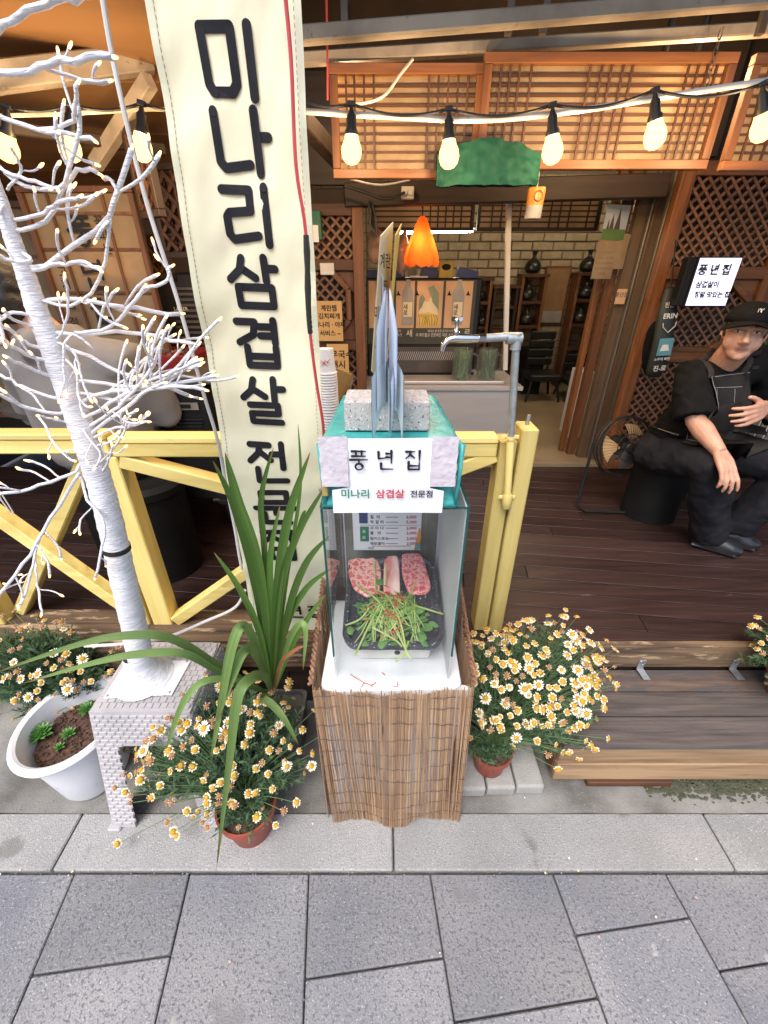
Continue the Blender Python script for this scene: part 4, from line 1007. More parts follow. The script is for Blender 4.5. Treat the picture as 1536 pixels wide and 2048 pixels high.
def mp_(u, v): q = P(u, v, z=.81); return (q.x, q.y)
slab_of_meat([mp_(696, 1122), mp_(722, 1117), mp_(752, 1118), mp_(763, 1135), mp_(760, 1170), mp_(735, 1180), mp_(706, 1166), mp_(695, 1142)], .011, 'meat', 'large marbled pork neck slice on the dark tray')
slab_of_meat([mp_(768, 1116), mp_(798, 1114), mp_(801, 1176), mp_(786, 1182), mp_(766, 1172)], .011, 'belly', 'narrow striped pork belly slice between two other cuts')
slab_of_meat([mp_(803, 1112), mp_(844, 1111), mp_(864, 1164), mp_(854, 1174), mp_(818, 1175), mp_(804, 1144)], .013, 'meat_red', 'deep red squarish pork cut beside the belly slice')

# heap of water parsley, chili strips
hp = thing('greens_heap', tp(.03, .88), 'heap of cut green stems and leaves topped with red chili strips', 'greens')
cx, cy = P(785, 1235, z=.77).x, P(785, 1235, z=.77).y
def hz(x, y): return .035 * max(0, 1 - ((x - cx) / .1) ** 2 - ((y - cy) / .085) ** 2)
mg = MB()
for i in range(330):     # soft green mass below
    a = rnd(0, 6.28); r = math.sqrt(random.random()); x = cx + .1 * r * math.cos(a); y = cy + .082 * r * math.sin(a) - .006
    if y < TYF + .012: continue
    z = rnd(0, 1) * hz(x, y); c = tp(x, y, z + .004); d = Vector((rnd(-1, 1), rnd(-1, 1), rnd(-.3, .5))).normalized(); s_ = rnd(.006, .014); sd2 = d.cross(Vector((rnd(-.3, .3), rnd(-.3, .3), 1))).normalized()
    mg.add([c - d * s_, c + sd2 * s_ * .5 + Vector((0, 0, .002)), c + d * s_, c - sd2 * s_ * .5 + Vector((0, 0, .002))], [(0, 1, 2, 3)])
tag(mg.build('chopped_leaves', 'salad_leaf', hp), kind='stuff')
for i in range(78):
    a = rnd(0, 6.28); r = math.sqrt(random.random()) * .85; x = cx + .09 * r * math.cos(a); y = cy + .07 * r * math.sin(a)
    th = random.gauss(1.4, .8); l = rnd(.025, .06); d = Vector((math.cos(th), math.sin(th)))
    pts = []
    for t in (-1, -.5, 0, .5, 1):
        px = x + d.x * l * t + .006 * math.sin(t * 2 + i) * d.y; py = max(TYF + .012, y + d.y * l * t)
        pts.append(tp(px, py, max(.002, hz(px, py)) + .004 + .006 * random.random() * (1 - abs(t))))
    MB().tube(bez(pts, 12), [rnd(.0012, .0024)] * len(bez(pts, 12)), 6).build('stem', random.choice(('stem_green', 'stem_green', 'stem_light')), hp, smooth=True)
for pts in ([(715, 1172), (757, 1208), (795, 1255), (823, 1291)], [(757, 1180), (775, 1200), (800, 1240), (815, 1285)], [(760, 1214), (735, 1245), (708, 1285)], [(690, 1235), (720, 1228), (740, 1214)], [(745, 1245), (790, 1262), (805, 1270)], [(818, 1262), (808, 1282), (792, 1294)], [(832, 1165), (822, 1185)], [(750, 1135), (751, 1180)], [(773, 1138), (772, 1172)], [(830, 1212), (887, 1217)]):
    q = []
    for j, (u, v) in enumerate(pts):
        p = P(u, v, z=.795); q.append(tp(p.x, p.y, .012 + hz(p.x, p.y)))
    q2 = bez(q, 14); MB().tube(q2, .0026, 6).build('stem', 'stem_light', hp, smooth=True)
for i in range(46):
    u, v = random.choice(((765, 1190), (790, 1200), (775, 1235), (797, 1238), (782, 1250), (760, 1188), (800, 1195), (740, 1220)))
    p = P(u + random.gauss(0, 7), v + random.gauss(0, 7), z=.8); th = rnd(0, 6.28); l = rnd(.006, .014)
    z = hz(p.x, p.y) + .013; c = tp(p.x, p.y, z); d = Vector((math.cos(th), math.sin(th), rnd(-.2, .2))) * l
    MB().tube([c - d, c + Vector((0, 0, .002)), c + d], [.001, .0016, .0008], 5).build('chili_strip', 'chili', hp, smooth=True)
for u, v, s_ in ((762, 1172, .02), (855, 1245, .018), (868, 1240, .014), (720, 1210, .018), (842, 1262, .017), (765, 1293, .016), (790, 1296, .014), (700, 1250, .013), (730, 1290, .015), (815, 1288, .014), (838, 1225, .014), (850, 1275, .012)):
    p = P(u, v, z=.78); c = tp(p.x, max(TYF + .008, p.y), hz(p.x, p.y) + .008); th = rnd(0, 6.28); d = Vector((math.cos(th), math.sin(th), .2)); e = Vector((-d.y, d.x, rnd(-.2, .3)))
    m = MB(); n = 9; vs = [c + d * s_ * math.cos(a * 6.283 / n) * (1 + .15 * (a % 2)) + e * s_ * .7 * math.sin(a * 6.283 / n) * (1 + .15 * (a % 2)) for a in range(n)] + [c + Vector((0, 0, .004))]
    m.add(vs, [(i, (i + 1) % n, n) for i in range(n)]); m.build('leaf', 'salad_leaf', hp, smooth='all')
# bits of dried chili on the white cloth
for pts in ([(700, 1348), (722, 1362), (742, 1370), (752, 1364)], [(722, 1375), (730, 1366), (745, 1373)], [(764, 1345), (770, 1350)], [(786, 1373), (795, 1372), (794, 1364)]):
    q = bez([P(u, v, z=TZ0 + .004) for u, v in pts], 10); tag(MB().tube(q, .0012, 5).build('chili_strip', 'chili', None, smooth=True), 'dried red chili strip fallen on the white cloth inside the tank', 'chili strip', 'fallen chili strips on the cloth')

# turquoise wrapped box on the tank
bx0, bx1, by0, by1, bz0, bz1 = -.122, .148, .752, 1.12, TZ1 + .006, 1.318
wb = thing('wrapped_box', (.02, .93, bz0), 'box wrapped in turquoise plastic on top of the glass tank', 'box')
def wring(z, ins, back):
    out = []
    for x, y in rrect(bx0 + ins, bx1 - ins, by0 + ins * .6, by1 - ins, .012, 4):
        f = (y - by0) / (by1 - by0); cx_ = (bx0 + bx1) / 2; x = cx_ + (x - cx_) * (1 - back * f)
        k = 8; out.append((x, y, z))
    res = []
    for i in range(len(out)):
        a, c = Vector(out[i]), Vector(out[(i + 1) % len(out)]); k = max(1, round((a - c).length / .016))
        for j in range(k):
            p = a.lerp(c, j / k); res.append(p)
    return res
base = wring(0, 0, .12)
def wr(z, ins, amp):
    cx_, cy_ = (bx0 + bx1) / 2, (by0 + by1) / 2
    out = []
    for p in base:
        d = Vector((p.x - cx_, p.y - cy_)); q = Vector((p.x - ins * (1 if d.x > 0 else -1) * min(1, abs(d.x) / .1), p.y - ins * (1 if d.y > 0 else -1) * min(1, abs(d.y) / .12), z))
        nn = noise.noise_vector(Vector((q.x * 45, q.y * 45, q.z * 70)))
        out.append(q + nn * amp)
    return out
m = MB(); loft(m, [wr(bz0, -.004, .001), wr(bz0 + .012, -.006, .004), wr(bz0 + .03, .006, .004), wr(bz0 + .06, .004, .004), wr(bz0 + .09, .002, .004), wr(bz1 - .012, -.003, .003), wr(bz1 - .003, .0, .002), wr(bz1, .012, .002), wr(bz1 + .001, .05, .002)])
m.build('plastic_wrap', 'turquoise', wb, smooth='all')
for x, s_ in ((bx0 + .004, -1), (bx1 - .004, 1)):
    MB().tube([(x, by0 - .002, bz0 + .01), (x + s_ * .002, by0 - .004, bz0 + .06), (x + s_ * .003, by0 - .004, bz1)], [.005, .004, .006], 7).build('bunched_edge', 'turquoise', wb, smooth='all')
MB().box(bx0 + .0, bx0 + .012, by0 - .012, by0 + .002, bz0 + .03, bz0 + .075).build('tan_tape', 'tape_tan', wb, bevel=.002)
# sign sheet on the box
sg = thing('shop_sign', (.05, by0 - .012, 1.165), 'white paper sign with black brush lettering taped to the turquoise box', 'sign')
sy = by0 - .016
sx0, sx1 = P(667, 1025, y=sy).x, P(884, 1025, y=sy).x
Lz = lambda v: zat(v, sy)
cu = lambda u, v: P(u, v, y=sy)
MB().grid(lambda a, c: Vector(( (cu(692, 875).x * (1 - a) + cu(866, 875).x * a) if c > .32 else (sx0 * (1 - a) + sx1 * a), sy + .002 * math.sin(a * 3 + c * 4), Lz(1026) + (Lz(876) - Lz(1026)) * c)), 10, 25).build('sheet', 'paper', sg)
for ch, u in (('풍', 718), ('년', 772), ('집', 827)):
    glyph(ch, frame(cu(u, 919) - Vector((0, .003, 0)), FX, FZ), .031, .036, .0052, 'ink_black', sg, vary=.55)
for w_, u, mm, s_ in (('미나리', 711, 'ink_green', .021), ('삼겹살', 780, 'ink_red', .0205), ('전문점', 843, 'ink', .0165)):
    text(w_, cu(u, 987) - Vector((0, .003, 0)), FX, FZ, s_, mm, sg, .02)
for (ua, ub) in ((640, 696), (862, 914)):
    xa, xb = cu(ua, 920).x, cu(ub, 920).x
    MB().grid(lambda a, c: Vector((xa + (xb - xa) * a + .0007 * math.sin(c * 21), sy - .003 + .0009 * noise.noise(Vector((a * 6, c * 9, ua))), Lz(972) + (Lz(872) - Lz(972)) * c)), 14, 24).build('tape_patch', 'tape', sg, smooth='all')
# granite weight
gb = MB().box(-.078, .09, .81, .905, 1.3215, 1.381).build('granite_block', 'granite', None, bevel=.003, seg=2); tag(gb, 'speckled grey granite block lying on the turquoise box', 'stone block')

# laminated menu book standing edge-on, fanned, in front of the block
mb_ = thing('menu_book', (.005, .77, 1.33), 'laminated menu pages standing fanned open edge-on against the granite block', 'menu book')
def page(x0, y0, x1, y1, zb, zt0, zt1, mm, name='page', bend=.0):
    """upright sheet from near edge (x0,y0) to far edge (x1,y1)"""
    m = MB()
    def f(a, c):
        x = x0 + (x1 - x0) * a + bend * math.sin(math.pi * a) + bend * .6 * math.sin(math.pi * c); y = y0 + (y1 - y0) * a
        zt = zt0 + (zt1 - zt0) * a; zb_ = zb[0] + (zb[1] - zb[0]) * a
        return Vector((x, y, zb_ + (zt - zb_) * c))
    m.grid(f, 6, 12)
    n0 = len(m.v); nv = [Vector(p) + Vector((.0012, 0, 0)) for p in m.v]; fs = [tuple(reversed(q)) for q in m.f]; m.add(nv, fs)
    return m.build(name, mm, mb_, smooth='all')
B0 = P(745, 886, y=.742); B1 = P(778, 876, y=.742); B2 = P(804, 884, y=.742)
tz = zat(540, .79)
page(B0.x, .742, P(770, 700, y=.80).x, .80, (B0.z, 1.385), 1.44, 1.46, 'laminate_dark', bend=-.002)
page(B1.x, .742, P(772, 700, y=.80).x, .80, (B1.z, 1.385), 1.44, 1.46, 'laminate_dark', bend=.001)
page(B1.x + .001, .745, P(784, 700, y=.80).x, .80, (B1.z, 1.385), 1.43, 1.46, 'laminate', bend=.003)
page(B2.x, .742, P(790, 700, y=.80).x, .80, (B2.z, 1.385), 1.44, 1.46, 'laminate_dark', bend=.002)
for k, (u0, u1) in enumerate(((752, 770), (768, 773), (794, 777))):
    a = P(u0, 830, y=.765); c = P(u1, 830, y=.808)
    page(a.x * (.9 if k != 1 else 1), .762, c.x, .808, (1.375, 1.39), zat(650 + 14 * abs(k - 1), .765), zat(575, .808), 'laminate', bend=.0008 * (k - 1))
page(P(762, 700, y=.80).x, .80, P(766, 700, y=.93).x, .93, (1.40, 1.42), zat(545, .80), zat(560, .93), 'laminate', bend=.001)
# tall cream menu boards behind
mb2 = thing('menu_board', (.0, .98, 1.385), 'two tall narrow cream and yellow menu boards standing edge-on behind the fanned pages', 'menu board')
def board(pa, pb, pc, pd, mm):
    m = MB(); q = [pa, pb, pc, pd]; m.add(q + [p + Vector((.002, .002, 0)) for p in q], [(0, 1, 2, 3), (7, 6, 5, 4), (0, 4, 5, 1), (1, 5, 6, 2), (2, 6, 7, 3), (3, 7, 4, 0)]); return m.build('board', mm, mb2)
board(P(742, 742, y=.95), P(768, 770, y=1.08), P(785, 444, y=1.08), P(760, 472, y=.95), 'cream_paper')
board(P(772, 742, y=1.0), P(784, 560, y=1.1), P(802, 447, y=1.1), P(790, 470, y=1.0), 'yellow_box')
MATS['yellow_card'] = mat('yellow_card', (.72, .5, .12), .5); mb2.children[1].data.materials[0] = MATS['yellow_card']
for t_, u, v in (('계란', 770, 525), ('찜', 770, 575), ('미나', 758, 625), ('삼', 755, 690)):
    p = P(u, v, y=.98); text(t_, p - Vector((0, .03, 0)), (1, .6, 0), FZ, .028, 'ink', mb2, .01, sx=.45)
MB().prism([(P(762, 690, y=.9).x, zat(712, .9)), (P(772, 690, y=.9).x, zat(712, .9)), (P(772, 690, y=.9).x, zat(655, .9)), (P(766, 690, y=.9).x, zat(668, .9))], -.001, .001, frame((0, .9, 0), FX, FZ)).build('blue_mark', 'blue_paint', mb2)
tag(MB().prism([(P(757, 735, y=.93).x, zat(765, .93)), (P(766, 735, y=.93).x, zat(768, .93)), (P(769, 735, y=.93).x, zat(726, .93)), (P(759, 735, y=.93).x, zat(728, .93))], -.001, .001, frame((0, .93, 0), FX, FZ)).build('pink_tag', 'pink', None), 'small pink tag tied to the menu boards', 'tag')

# ================================================================== TAP ON THE FENCE POST
tpth = thing('water_tap', P(1016, 1020, y=1.17), 'silver water tap on a galvanised pipe clamped to the yellow fence post', 'water tap')
pb_, pt_ = P(1014, 1000, y=1.175), P(1034, 672, y=1.175)
ymid = pb_.lerp(pt_, .42)
MB().tube([ymid, pt_ - Vector((0, 0, .012))], .0105, 14).build('pipe', 'galvanised', tpth, smooth=True)
MB().tube([pb_, ymid], .0115, 14).build('pipe', 'yellow_paint_z', tpth, smooth=True)
MB().tube([pt_ - Vector((0, 0, .035)), pt_ + Vector((0, 0, .008))], .0145, 14).build('elbow', 'galvanised', tpth, smooth=True, bevel=.002)
e1 = P(965, 677, y=1.165)
MB().tube([pt_ + Vector((.012, 0, -.006)), pt_.lerp(e1, .3) + Vector((0, 0, -.004))], .0145, 14).build('elbow', 'galvanised', tpth, smooth=True)
MB().tube([pt_.lerp(e1, .2), e1], .0105, 14).build('pipe', 'galvanised', tpth, smooth=True)
MB().tube([e1 + Vector((.008, 0, 0)), e1 - Vector((.01, 0, 0))], .0125, 6).build('nut', 'chrome', tpth)
sp = bez([e1, P(930, 677, y=1.16), P(905, 677, y=1.155), P(890, 686, y=1.15), P(884, 702, y=1.15)], 20)
MB().tube(sp, [.009 + .003 * math.sin(min(1, i / 12) * 3.14) - .002 * (i / len(sp)) for i in range(len(sp))], 14).build('spout', 'chrome', tpth, smooth=True)
hc = P(912, 672, y=1.157)
MB().lathe([(.009, 0), (.009, .01), (.006, .013), (.0045, .02), (.0045, .03), (.007, .032), (.007, .036)], hc, n=14).build('valve', 'chrome', tpth, smooth=True)
m = MB()
for a in range(4): 
    d = Vector((math.cos(a * 1.571 + .5), math.sin(a * 1.571 + .5), 0)) * .014; m.tube([hc + Vector((0, 0, .038)), hc + Vector((0, 0, .04)) + d], [.004, .0055], 8)
m.build('handle', 'chrome', tpth, smooth=True)
for v in (860, 995):
    c = pb_.lerp(pt_, (1000 - v) / 328)
    MB().tube([c - Vector((0, 0, .004)), c + Vector((0, 0, .004))], .0145, 14).build('pipe_clamp', 'yellow_paint_z', tpth, smooth=True)
    MB().box(c.x - .026, c.x + .026, c.y + .004, c.y + .01, c.z - .006, c.z + .006).build('clamp_ear', 'yellow_paint_z', tpth, bevel=.002)
c = pb_ - Vector((0, 0, .008))
MB().tube([c + Vector((0, 0, .03)), c - Vector((0, 0, .02))], .0155, 12).build('end_cap', 'yellow_paint_z', tpth, smooth=True, bevel=.002)

# ================================================================== STOOL WITH TWIG TREE
WZ = .5
wt = [(-.85, .77), (-.56, .77), (-.56, 1.03), (-.85, 1.03)]      # top corners
wf = [(-.893, .69), (-.52, .69), (-.52, 1.1), (-.893, 1.1)]      # feet
def wpt(i, f):
    a, c = wt[i], wf[i]; return Vector((a[0] + (c[0] - a[0]) * f, a[1] + (c[1] - a[1]) * f, WZ * (1 - f)))
ws = thing('plastic_stool', (-.7, .9, 0), 'grey woven-look plastic stool carrying the white twig tree', 'stool')
def spt(i, j, s, f):   # point on the side face between corners i and j
    return wpt(i, f).lerp(wpt(j, f), s)
tops = MB(); r0 = [Vector((x, y, WZ)) for x, y in rrect(-.85, -.56, .77, 1.03, .025)]
loft(tops, [[p - Vector((0, 0, .03)) for p in r0], [p - Vector((0, 0, .006)) for p in r0], [Vector((p.x * .985 - .7 * .015, p.y * .985 + .9 * .015, WZ)) for p in r0]]); tops.build('seat', 'grey_plastic', ws, smooth=True)
LEGF, LEGS = .27, .26
faces = ((0, 1, 'y-'), (3, 0, 'x-'), (1, 2, 'x+'), (2, 3, 'y+'))
wv = MB()
for (i, j, nm) in faces:
    nrm = (spt(i, j, 1, 0) - spt(i, j, 0, 0)).cross(spt(i, j, 0, 1) - spt(i, j, 0, 0)).normalized()
    ctr = Vector((-.705, .9, .25))
    if nrm.dot(spt(i, j, .5, .5) - ctr) < 0: nrm = -nrm
    sk = MB()
    rows_, colsn = 30, 12
    for r_ in range(rows_):
        f0, f1 = .03 + .93 * r_ / rows_, .03 + .93 * (r_ + 1) / rows_
        fm = (f0 + f1) / 2
        for c_ in range(colsn):
            off = .5 if r_ % 2 else 0
            s0, s1 = (c_ + off - .25) / colsn, (c_ + off + .68) / colsn
            s0, s1 = max(0, s0), min(1, s1)
            if s1 <= s0 + .01: continue
            sm_ = (s0 + s1) / 2
            arch = .2 + .03 * max(0, 1 - min(sm_ - .2, .8 - sm_) / .1) if .17 < sm_ < .83 else 2
            if fm > LEGF + .0 and .19 < sm_ < .81: continue
            if fm > LEGF - .02 and .24 < sm_ < .76: continue
            g_ = .0022 / .3
            q = [spt(i, j, s0 + g_ * .4, f0 + .004), spt(i, j, s1 - g_ * .4, f0 + .004), spt(i, j, s1 - g_ * .4, f1 - .003), spt(i, j, s0 + g_ * .4, f1 - .003)]
            mid = (q[0] + q[1] + q[2] + q[3]) / 4
            up = [p.lerp(mid, .25) + nrm * .003 for p in q]
            wv.add(q + up, [(0, 1, 5, 4), (1, 2, 6, 5), (2, 3, 7, 6), (3, 0, 4, 7), (4, 5, 6, 7)])
    # solid behind the weave: apron and two legs
    for (s0, s1, f0, f1) in ((0, 1, .01, LEGF), (0, .2, LEGF, .985), (.8, 1, LEGF, .985)):
        q = [spt(i, j, s0, f0), spt(i, j, s1, f0), spt(i, j, s1, f1), spt(i, j, s0, f1)]
        sk.add([p for p in q] + [p - nrm * .008 for p in q], [(0, 1, 2, 3), (7, 6, 5, 4), (0, 4, 5, 1), (1, 5, 6, 2), (2, 6, 7, 3), (3, 7, 4, 0)])
    sk.build('side_shell', 'grey_plastic', ws)
for r_ in range(13):      # weave border on the seat
    for c_ in range(13):
        x0 = -.843 + .0215 * c_ + (.0108 if r_ % 2 else 0); y0 = .777 + .019 * r_
        if x0 > -.58: continue
        wv.box(x0 + .001, x0 + .0195, y0 + .001, y0 + .0175, WZ - .001, WZ + .0025)
tag(wv.build('woven_relief', 'grey_plastic', ws), kind='stuff')
for i in range(4):
    c = wpt(i, .985); MB().box(c.x - .03 if i in (1, 2) else c.x - .012, c.x + .012 if i in (1, 2) else c.x + .03, c.y - .012 if i < 2 else c.y - .03, c.y + .03 if i < 2 else c.y + .012, 0.0, .016).build('foot', 'grey_plastic', ws, bevel=.004)
# light metal sheet leaning inside the stool
tag(MB().bar((-.83, .9, .36), (-.7, .86, .02), .2, .006, (1, 0, .4)).build('grey_sheet', 'galvanised', None), 'grey metal sheet leaning under the woven plastic stool', 'metal sheet')

# twig tree
tt = thing('twig_tree', (-.71, .9, WZ + .003), 'white wrapped artificial twig tree with tiny warm lights on the grey stool', 'decorative tree')
pl_ = [P(207, 1398, z=WZ + .004), P(345, 1390, z=WZ + .004), P(383, 1322, z=WZ + .004), P(255, 1322, z=WZ + .004)]
m = MB(); m.prism([(p.x, p.y) for p in pl_], WZ + .0035, WZ + .009); m.build('base_plate', 'white_plastic', tt, bevel=.003, seg=2)
pc_ = sum(pl_, Vector()) / 4
for i, p in enumerate(pl_):
    q = p.lerp(pc_, .1); MB().lathe([(.004, 0), (.003, .003)], (q.x, q.y, WZ + .009), n=8).build('screw', 'galvanised', tt)
ty_ = pc_.y
trk = [P(279, 1330, y=ty_), P(268, 1250, y=ty_), P(245, 1150, y=ty_), P(222, 1050, y=ty_), P(198, 960, y=ty_), P(172, 880, y=ty_), P(140, 790, y=ty_), P(106, 700, y=ty_), P(78, 630, y=ty_), P(52, 550, y=ty_), P(26, 480, y=ty_), P(6, 415, y=ty_ ), P(-4, 385, y=ty_), P(-55, 250, y=ty_ ), P(-110, 60, y=ty_)]
trk[0].z = WZ + .02
tr_r = [.036, .033, .031, .029, .027, .0255, .0235, .021, .0185, .0155, .013, .011, .01, .009, .007]
tc = bez(trk, 14 * 12); rr2 = [tr_r[min(int(i / 12), 13)] + (tr_r[min(int(i / 12) + 1, 14)] - tr_r[min(int(i / 12), 13)]) * ((i % 12) / 12) for i in range(len(tc))]
m = MB(); m.tube(tc, [r * (1 + .025 * math.sin(i * 2.3) + .02 * math.sin(i * .9)) for i, r in enumerate(rr2)], 16); m.build('trunk', 'white_wrap', tt, smooth='all')
MB().lathe([(.085, 0), (.07, .012), (.052, .035), (.043, .06), (.036, .09), (.034, .1)], (tc[0].x, tc[0].y, WZ + .009), n=26, cap=False).build('wrap_skirt', 'white_wrap', tt, smooth='all')
ib = min(range(len(tc)), key=lambda i: abs(tc[i].z - P(222, 1098, y=ty_).z))
MB().tube(tc[ib:ib + 2], [rr2[ib] + .0025] * 2, 16).build('black_band', 'black_rubber', tt)
tips = []
def branch(pts, r0, r1=None, kids=0, depth=0, led=True, n=14):
    c = bez(pts, n); k = len(c); r1 = r1 or r0 * .55
    for i in range(1, k): c[i] = c[i] + Vector((rnd(-1, 1), rnd(-1, 1), rnd(-1, 1))) * r0 * .35
    r0 *= .56 if depth == 0 else .7; m = MB(); m.tube(c, [r0 + (r1 - r0) * (i / (k - 1)) ** .8 for i in range(k)], 7)
    m.build('branch' if depth == 0 else 'twig', 'white_wrap', tt, smooth='all')
    if led: tips.append((c[-1], (c[-1] - c[-2]).normalized()))
    L_ = sum((c[i + 1] - c[i]).length for i in range(k - 1))
    for q in range(kids):
        f = rnd(.3, .9); i = int(f * (k - 1)); p = c[i]; d = (c[min(i + 1, k - 1)] - c[max(0, i - 1)]).normalized()
        side = Vector((rnd(-1, 1), rnd(-.6, .6), rnd(-.5, 1))); side = (side - d * side.dot(d)).normalized()
        dd = (d * .75 + side * rnd(.5, .9)).normalized(); l = rnd(.05, .11) * (1 if depth == 0 else .7) * min(1.3, L_ / .25)
        e = p + dd * l + Vector((0, 0, l * .15)); mid = p.lerp(e, .5) + side * l * .12
        branch([p, mid, e], r0 * .62, r1 * .8, 1 if (depth == 0 and random.random() < .45) else 0, depth + 1, True, 6)
def UV(l, y0=None, y1=None):
    y0 = y0 or ty_; y1 = y1 or y0
    return [P(u, v, y=y0 + (y1 - y0) * i / max(1, len(l) - 1)) for i, (u, v) in enumerate(l)]
BR = [  # photographed limbs: path, end depth, radius, twigs
 ([(-20, 70), (40, 30), (110, 5), (180, -10)], .8, .0085, 1), ([(-40, 140), (40, 142), (120, 124), (225, 113)], .82, .0085, 1), ([(-30, 225), (10, 238), (75, 260), (140, 270), (192, 280)], .86, .006, 2),
 ([(75, 260), (140, 245), (150, 215), (153, 165)], .84, .0055, 0), ([(10, 345), (55, 375), (115, 380), (140, 340), (160, 260), (152, 200)], .86, .006, 2), ([(-10, 330), (40, 355), (100, 372), (118, 378)], .85, .0055, 1),
 ([(25, 460), (70, 455), (110, 420), (140, 350), (165, 338), (197, 344)], .88, .0065, 3), ([(30, 440), (80, 430), (115, 405), (160, 395)], .84, .0055, 2),
 ([(50, 535), (90, 530), (150, 490), (220, 430), (235, 390), (262, 303)], .9, .008, 2), ([(235, 390), (222, 360), (208, 358)], .9, .005, 0), ([(60, 540), (120, 530), (170, 525), (200, 540)], .84, .006, 2),
 ([(75, 610), (130, 598), (180, 604), (250, 612), (300, 622), (362, 630)], .93, .0075, 3), ([(82, 600), (140, 612), (200, 560), (220, 440), (194, 480)], .84, .005, 1),
 ([(255, 620), (290, 580), (330, 565), (342, 532)], .9, .0055, 1), ([(150, 665), (220, 655), (258, 615), (290, 575)], .88, .006, 1), ([(105, 665), (170, 668), (260, 665), (340, 680), (390, 690)], .92, .007, 2),
 ([(110, 690), (180, 715), (240, 745), (300, 765), (380, 790)], .92, .007, 3), ([(120, 760), (190, 765), (260, 775), (330, 760), (390, 720)], .9, .007, 4), ([(125, 775), (180, 790), (260, 800), (340, 750), (395, 690)], .88, .0065, 4),
 ([(135, 820), (190, 790), (250, 780), (330, 770), (430, 750)], .86, .007, 4), ([(145, 850), (200, 820), (260, 780), (330, 750), (395, 730)], .84, .0065, 4), ([(150, 870), (210, 835), (250, 800), (300, 745), (320, 690)], .84, .006, 4),
 ([(160, 880), (215, 845), (270, 800), (320, 775), (410, 778)], .82, .0065, 3), ([(165, 885), (220, 860), (270, 850), (296, 843)], .84, .005, 2), ([(170, 895), (215, 885), (240, 865), (250, 840)], .86, .005, 2),
 ([(120, 725), (60, 712), (20, 690), (-20, 680)], .8, .0065, 2), ([(115, 700), (60, 690), (20, 660), (-20, 640)], .82, .006, 1), ([(130, 770), (80, 745), (40, 728), (15, 715)], .8, .006, 1), ([(125, 800), (60, 780), (10, 755), (-30, 740)], .84, .006, 1),
 ([(140, 825), (90, 825), (30, 805), (-20, 780)], .8, .0065, 2), ([(150, 850), (110, 840), (75, 830)], .82, .004, 1), ([(80, 640), (40, 625), (0, 640), (10, 690)], .8, .0055, 2), ([(85, 660), (30, 640), (5, 620)], .8, .005, 1),
 ([(75, 830), (95, 860), (105, 885), (135, 915), (150, 920)], .8, .0045, 3), ([(170, 930), (200, 925), (240, 880), (258, 830)], .84, .004, 2), ([(188, 965), (215, 925), (225, 890)], .84, .004, 1),
 ([(165, 925), (140, 950), (80, 970), (30, 985), (-30, 990)], .8, .0065, 3), ([(160, 945), (120, 1010), (85, 1060), (60, 1110), (30, 1150), (-10, 1205)], .78, .007, 3), ([(160, 950), (175, 1000), (205, 1035), (205, 1090), (190, 1155)], .79, .0055, 2), ([(80, 1070), (65, 1130), (50, 1190), (35, 1215)], .76, .0055, 2), ([(70, 1110), (75, 1170), (85, 1228)], .77, .0045, 1),
 ([(190, 700), (150, 670), (130, 690), (128, 760), (120, 800)], .84, .004, 1), ([(110, 700), (150, 740), (160, 800), (178, 815)], .84, .0045, 2), ([(105, 690), (130, 650), (137, 600), (130, 555)], .84, .004, 1), ([(100, 680), (145, 700), (165, 760), (180, 800)], .83, .004, 1),
 ([(135, 805), (165, 860), (200, 905), (190, 935)], .82, .004, 1), ([(40, 500), (60, 520), (20, 520), (-20, 500)], .83, .006, 1), ([(10, 400), (-5, 430), (-30, 440)], .84, .005, 1), ([(15, 380), (40, 340), (30, 310), (20, 290)], .84, .004, 1),
]
for path, y1, r, kids in BR: branch(UV(path, ty_, y1), r, None, kids)
led0 = None
for p, d in tips:
    if led0 is None:
        led0 = MB(); led0.lathe([(.0008, -.004), (.0022, -.002), (.0024, .004), (.0012, .008)], n=6); led0 = led0.build('fairy_light', 'led_glow', tt, smooth='all', origin=(0, 0, 0)); o = led0
    else: o = copy_obj(led0, tt)
    o.rotation_euler = Vector((0, 0, 1)).rotation_difference(d).to_euler(); o.location = p - wloc(tt)

# ================================================================== POTS AND PLANTS
def pot(prof, loc, mm, parent, soil_r, soil_z, n=36, name='pot'):
    MB().lathe(prof, loc, n=n, cap=False).build(name, mm, parent, smooth=True)
    MB().grid(lambda a, c: Vector((loc[0] + soil_r * c * math.cos(a * 6.2832), loc[1] + soil_r * c * math.sin(a * 6.2832), loc[2] + soil_z + .006 * noise.noise(Vector((c * math.cos(a * 6.28) * 9, c * math.sin(a * 6.28) * 9, loc[0]))))), 24, 6).build('soil', 'soil', parent, smooth=True)
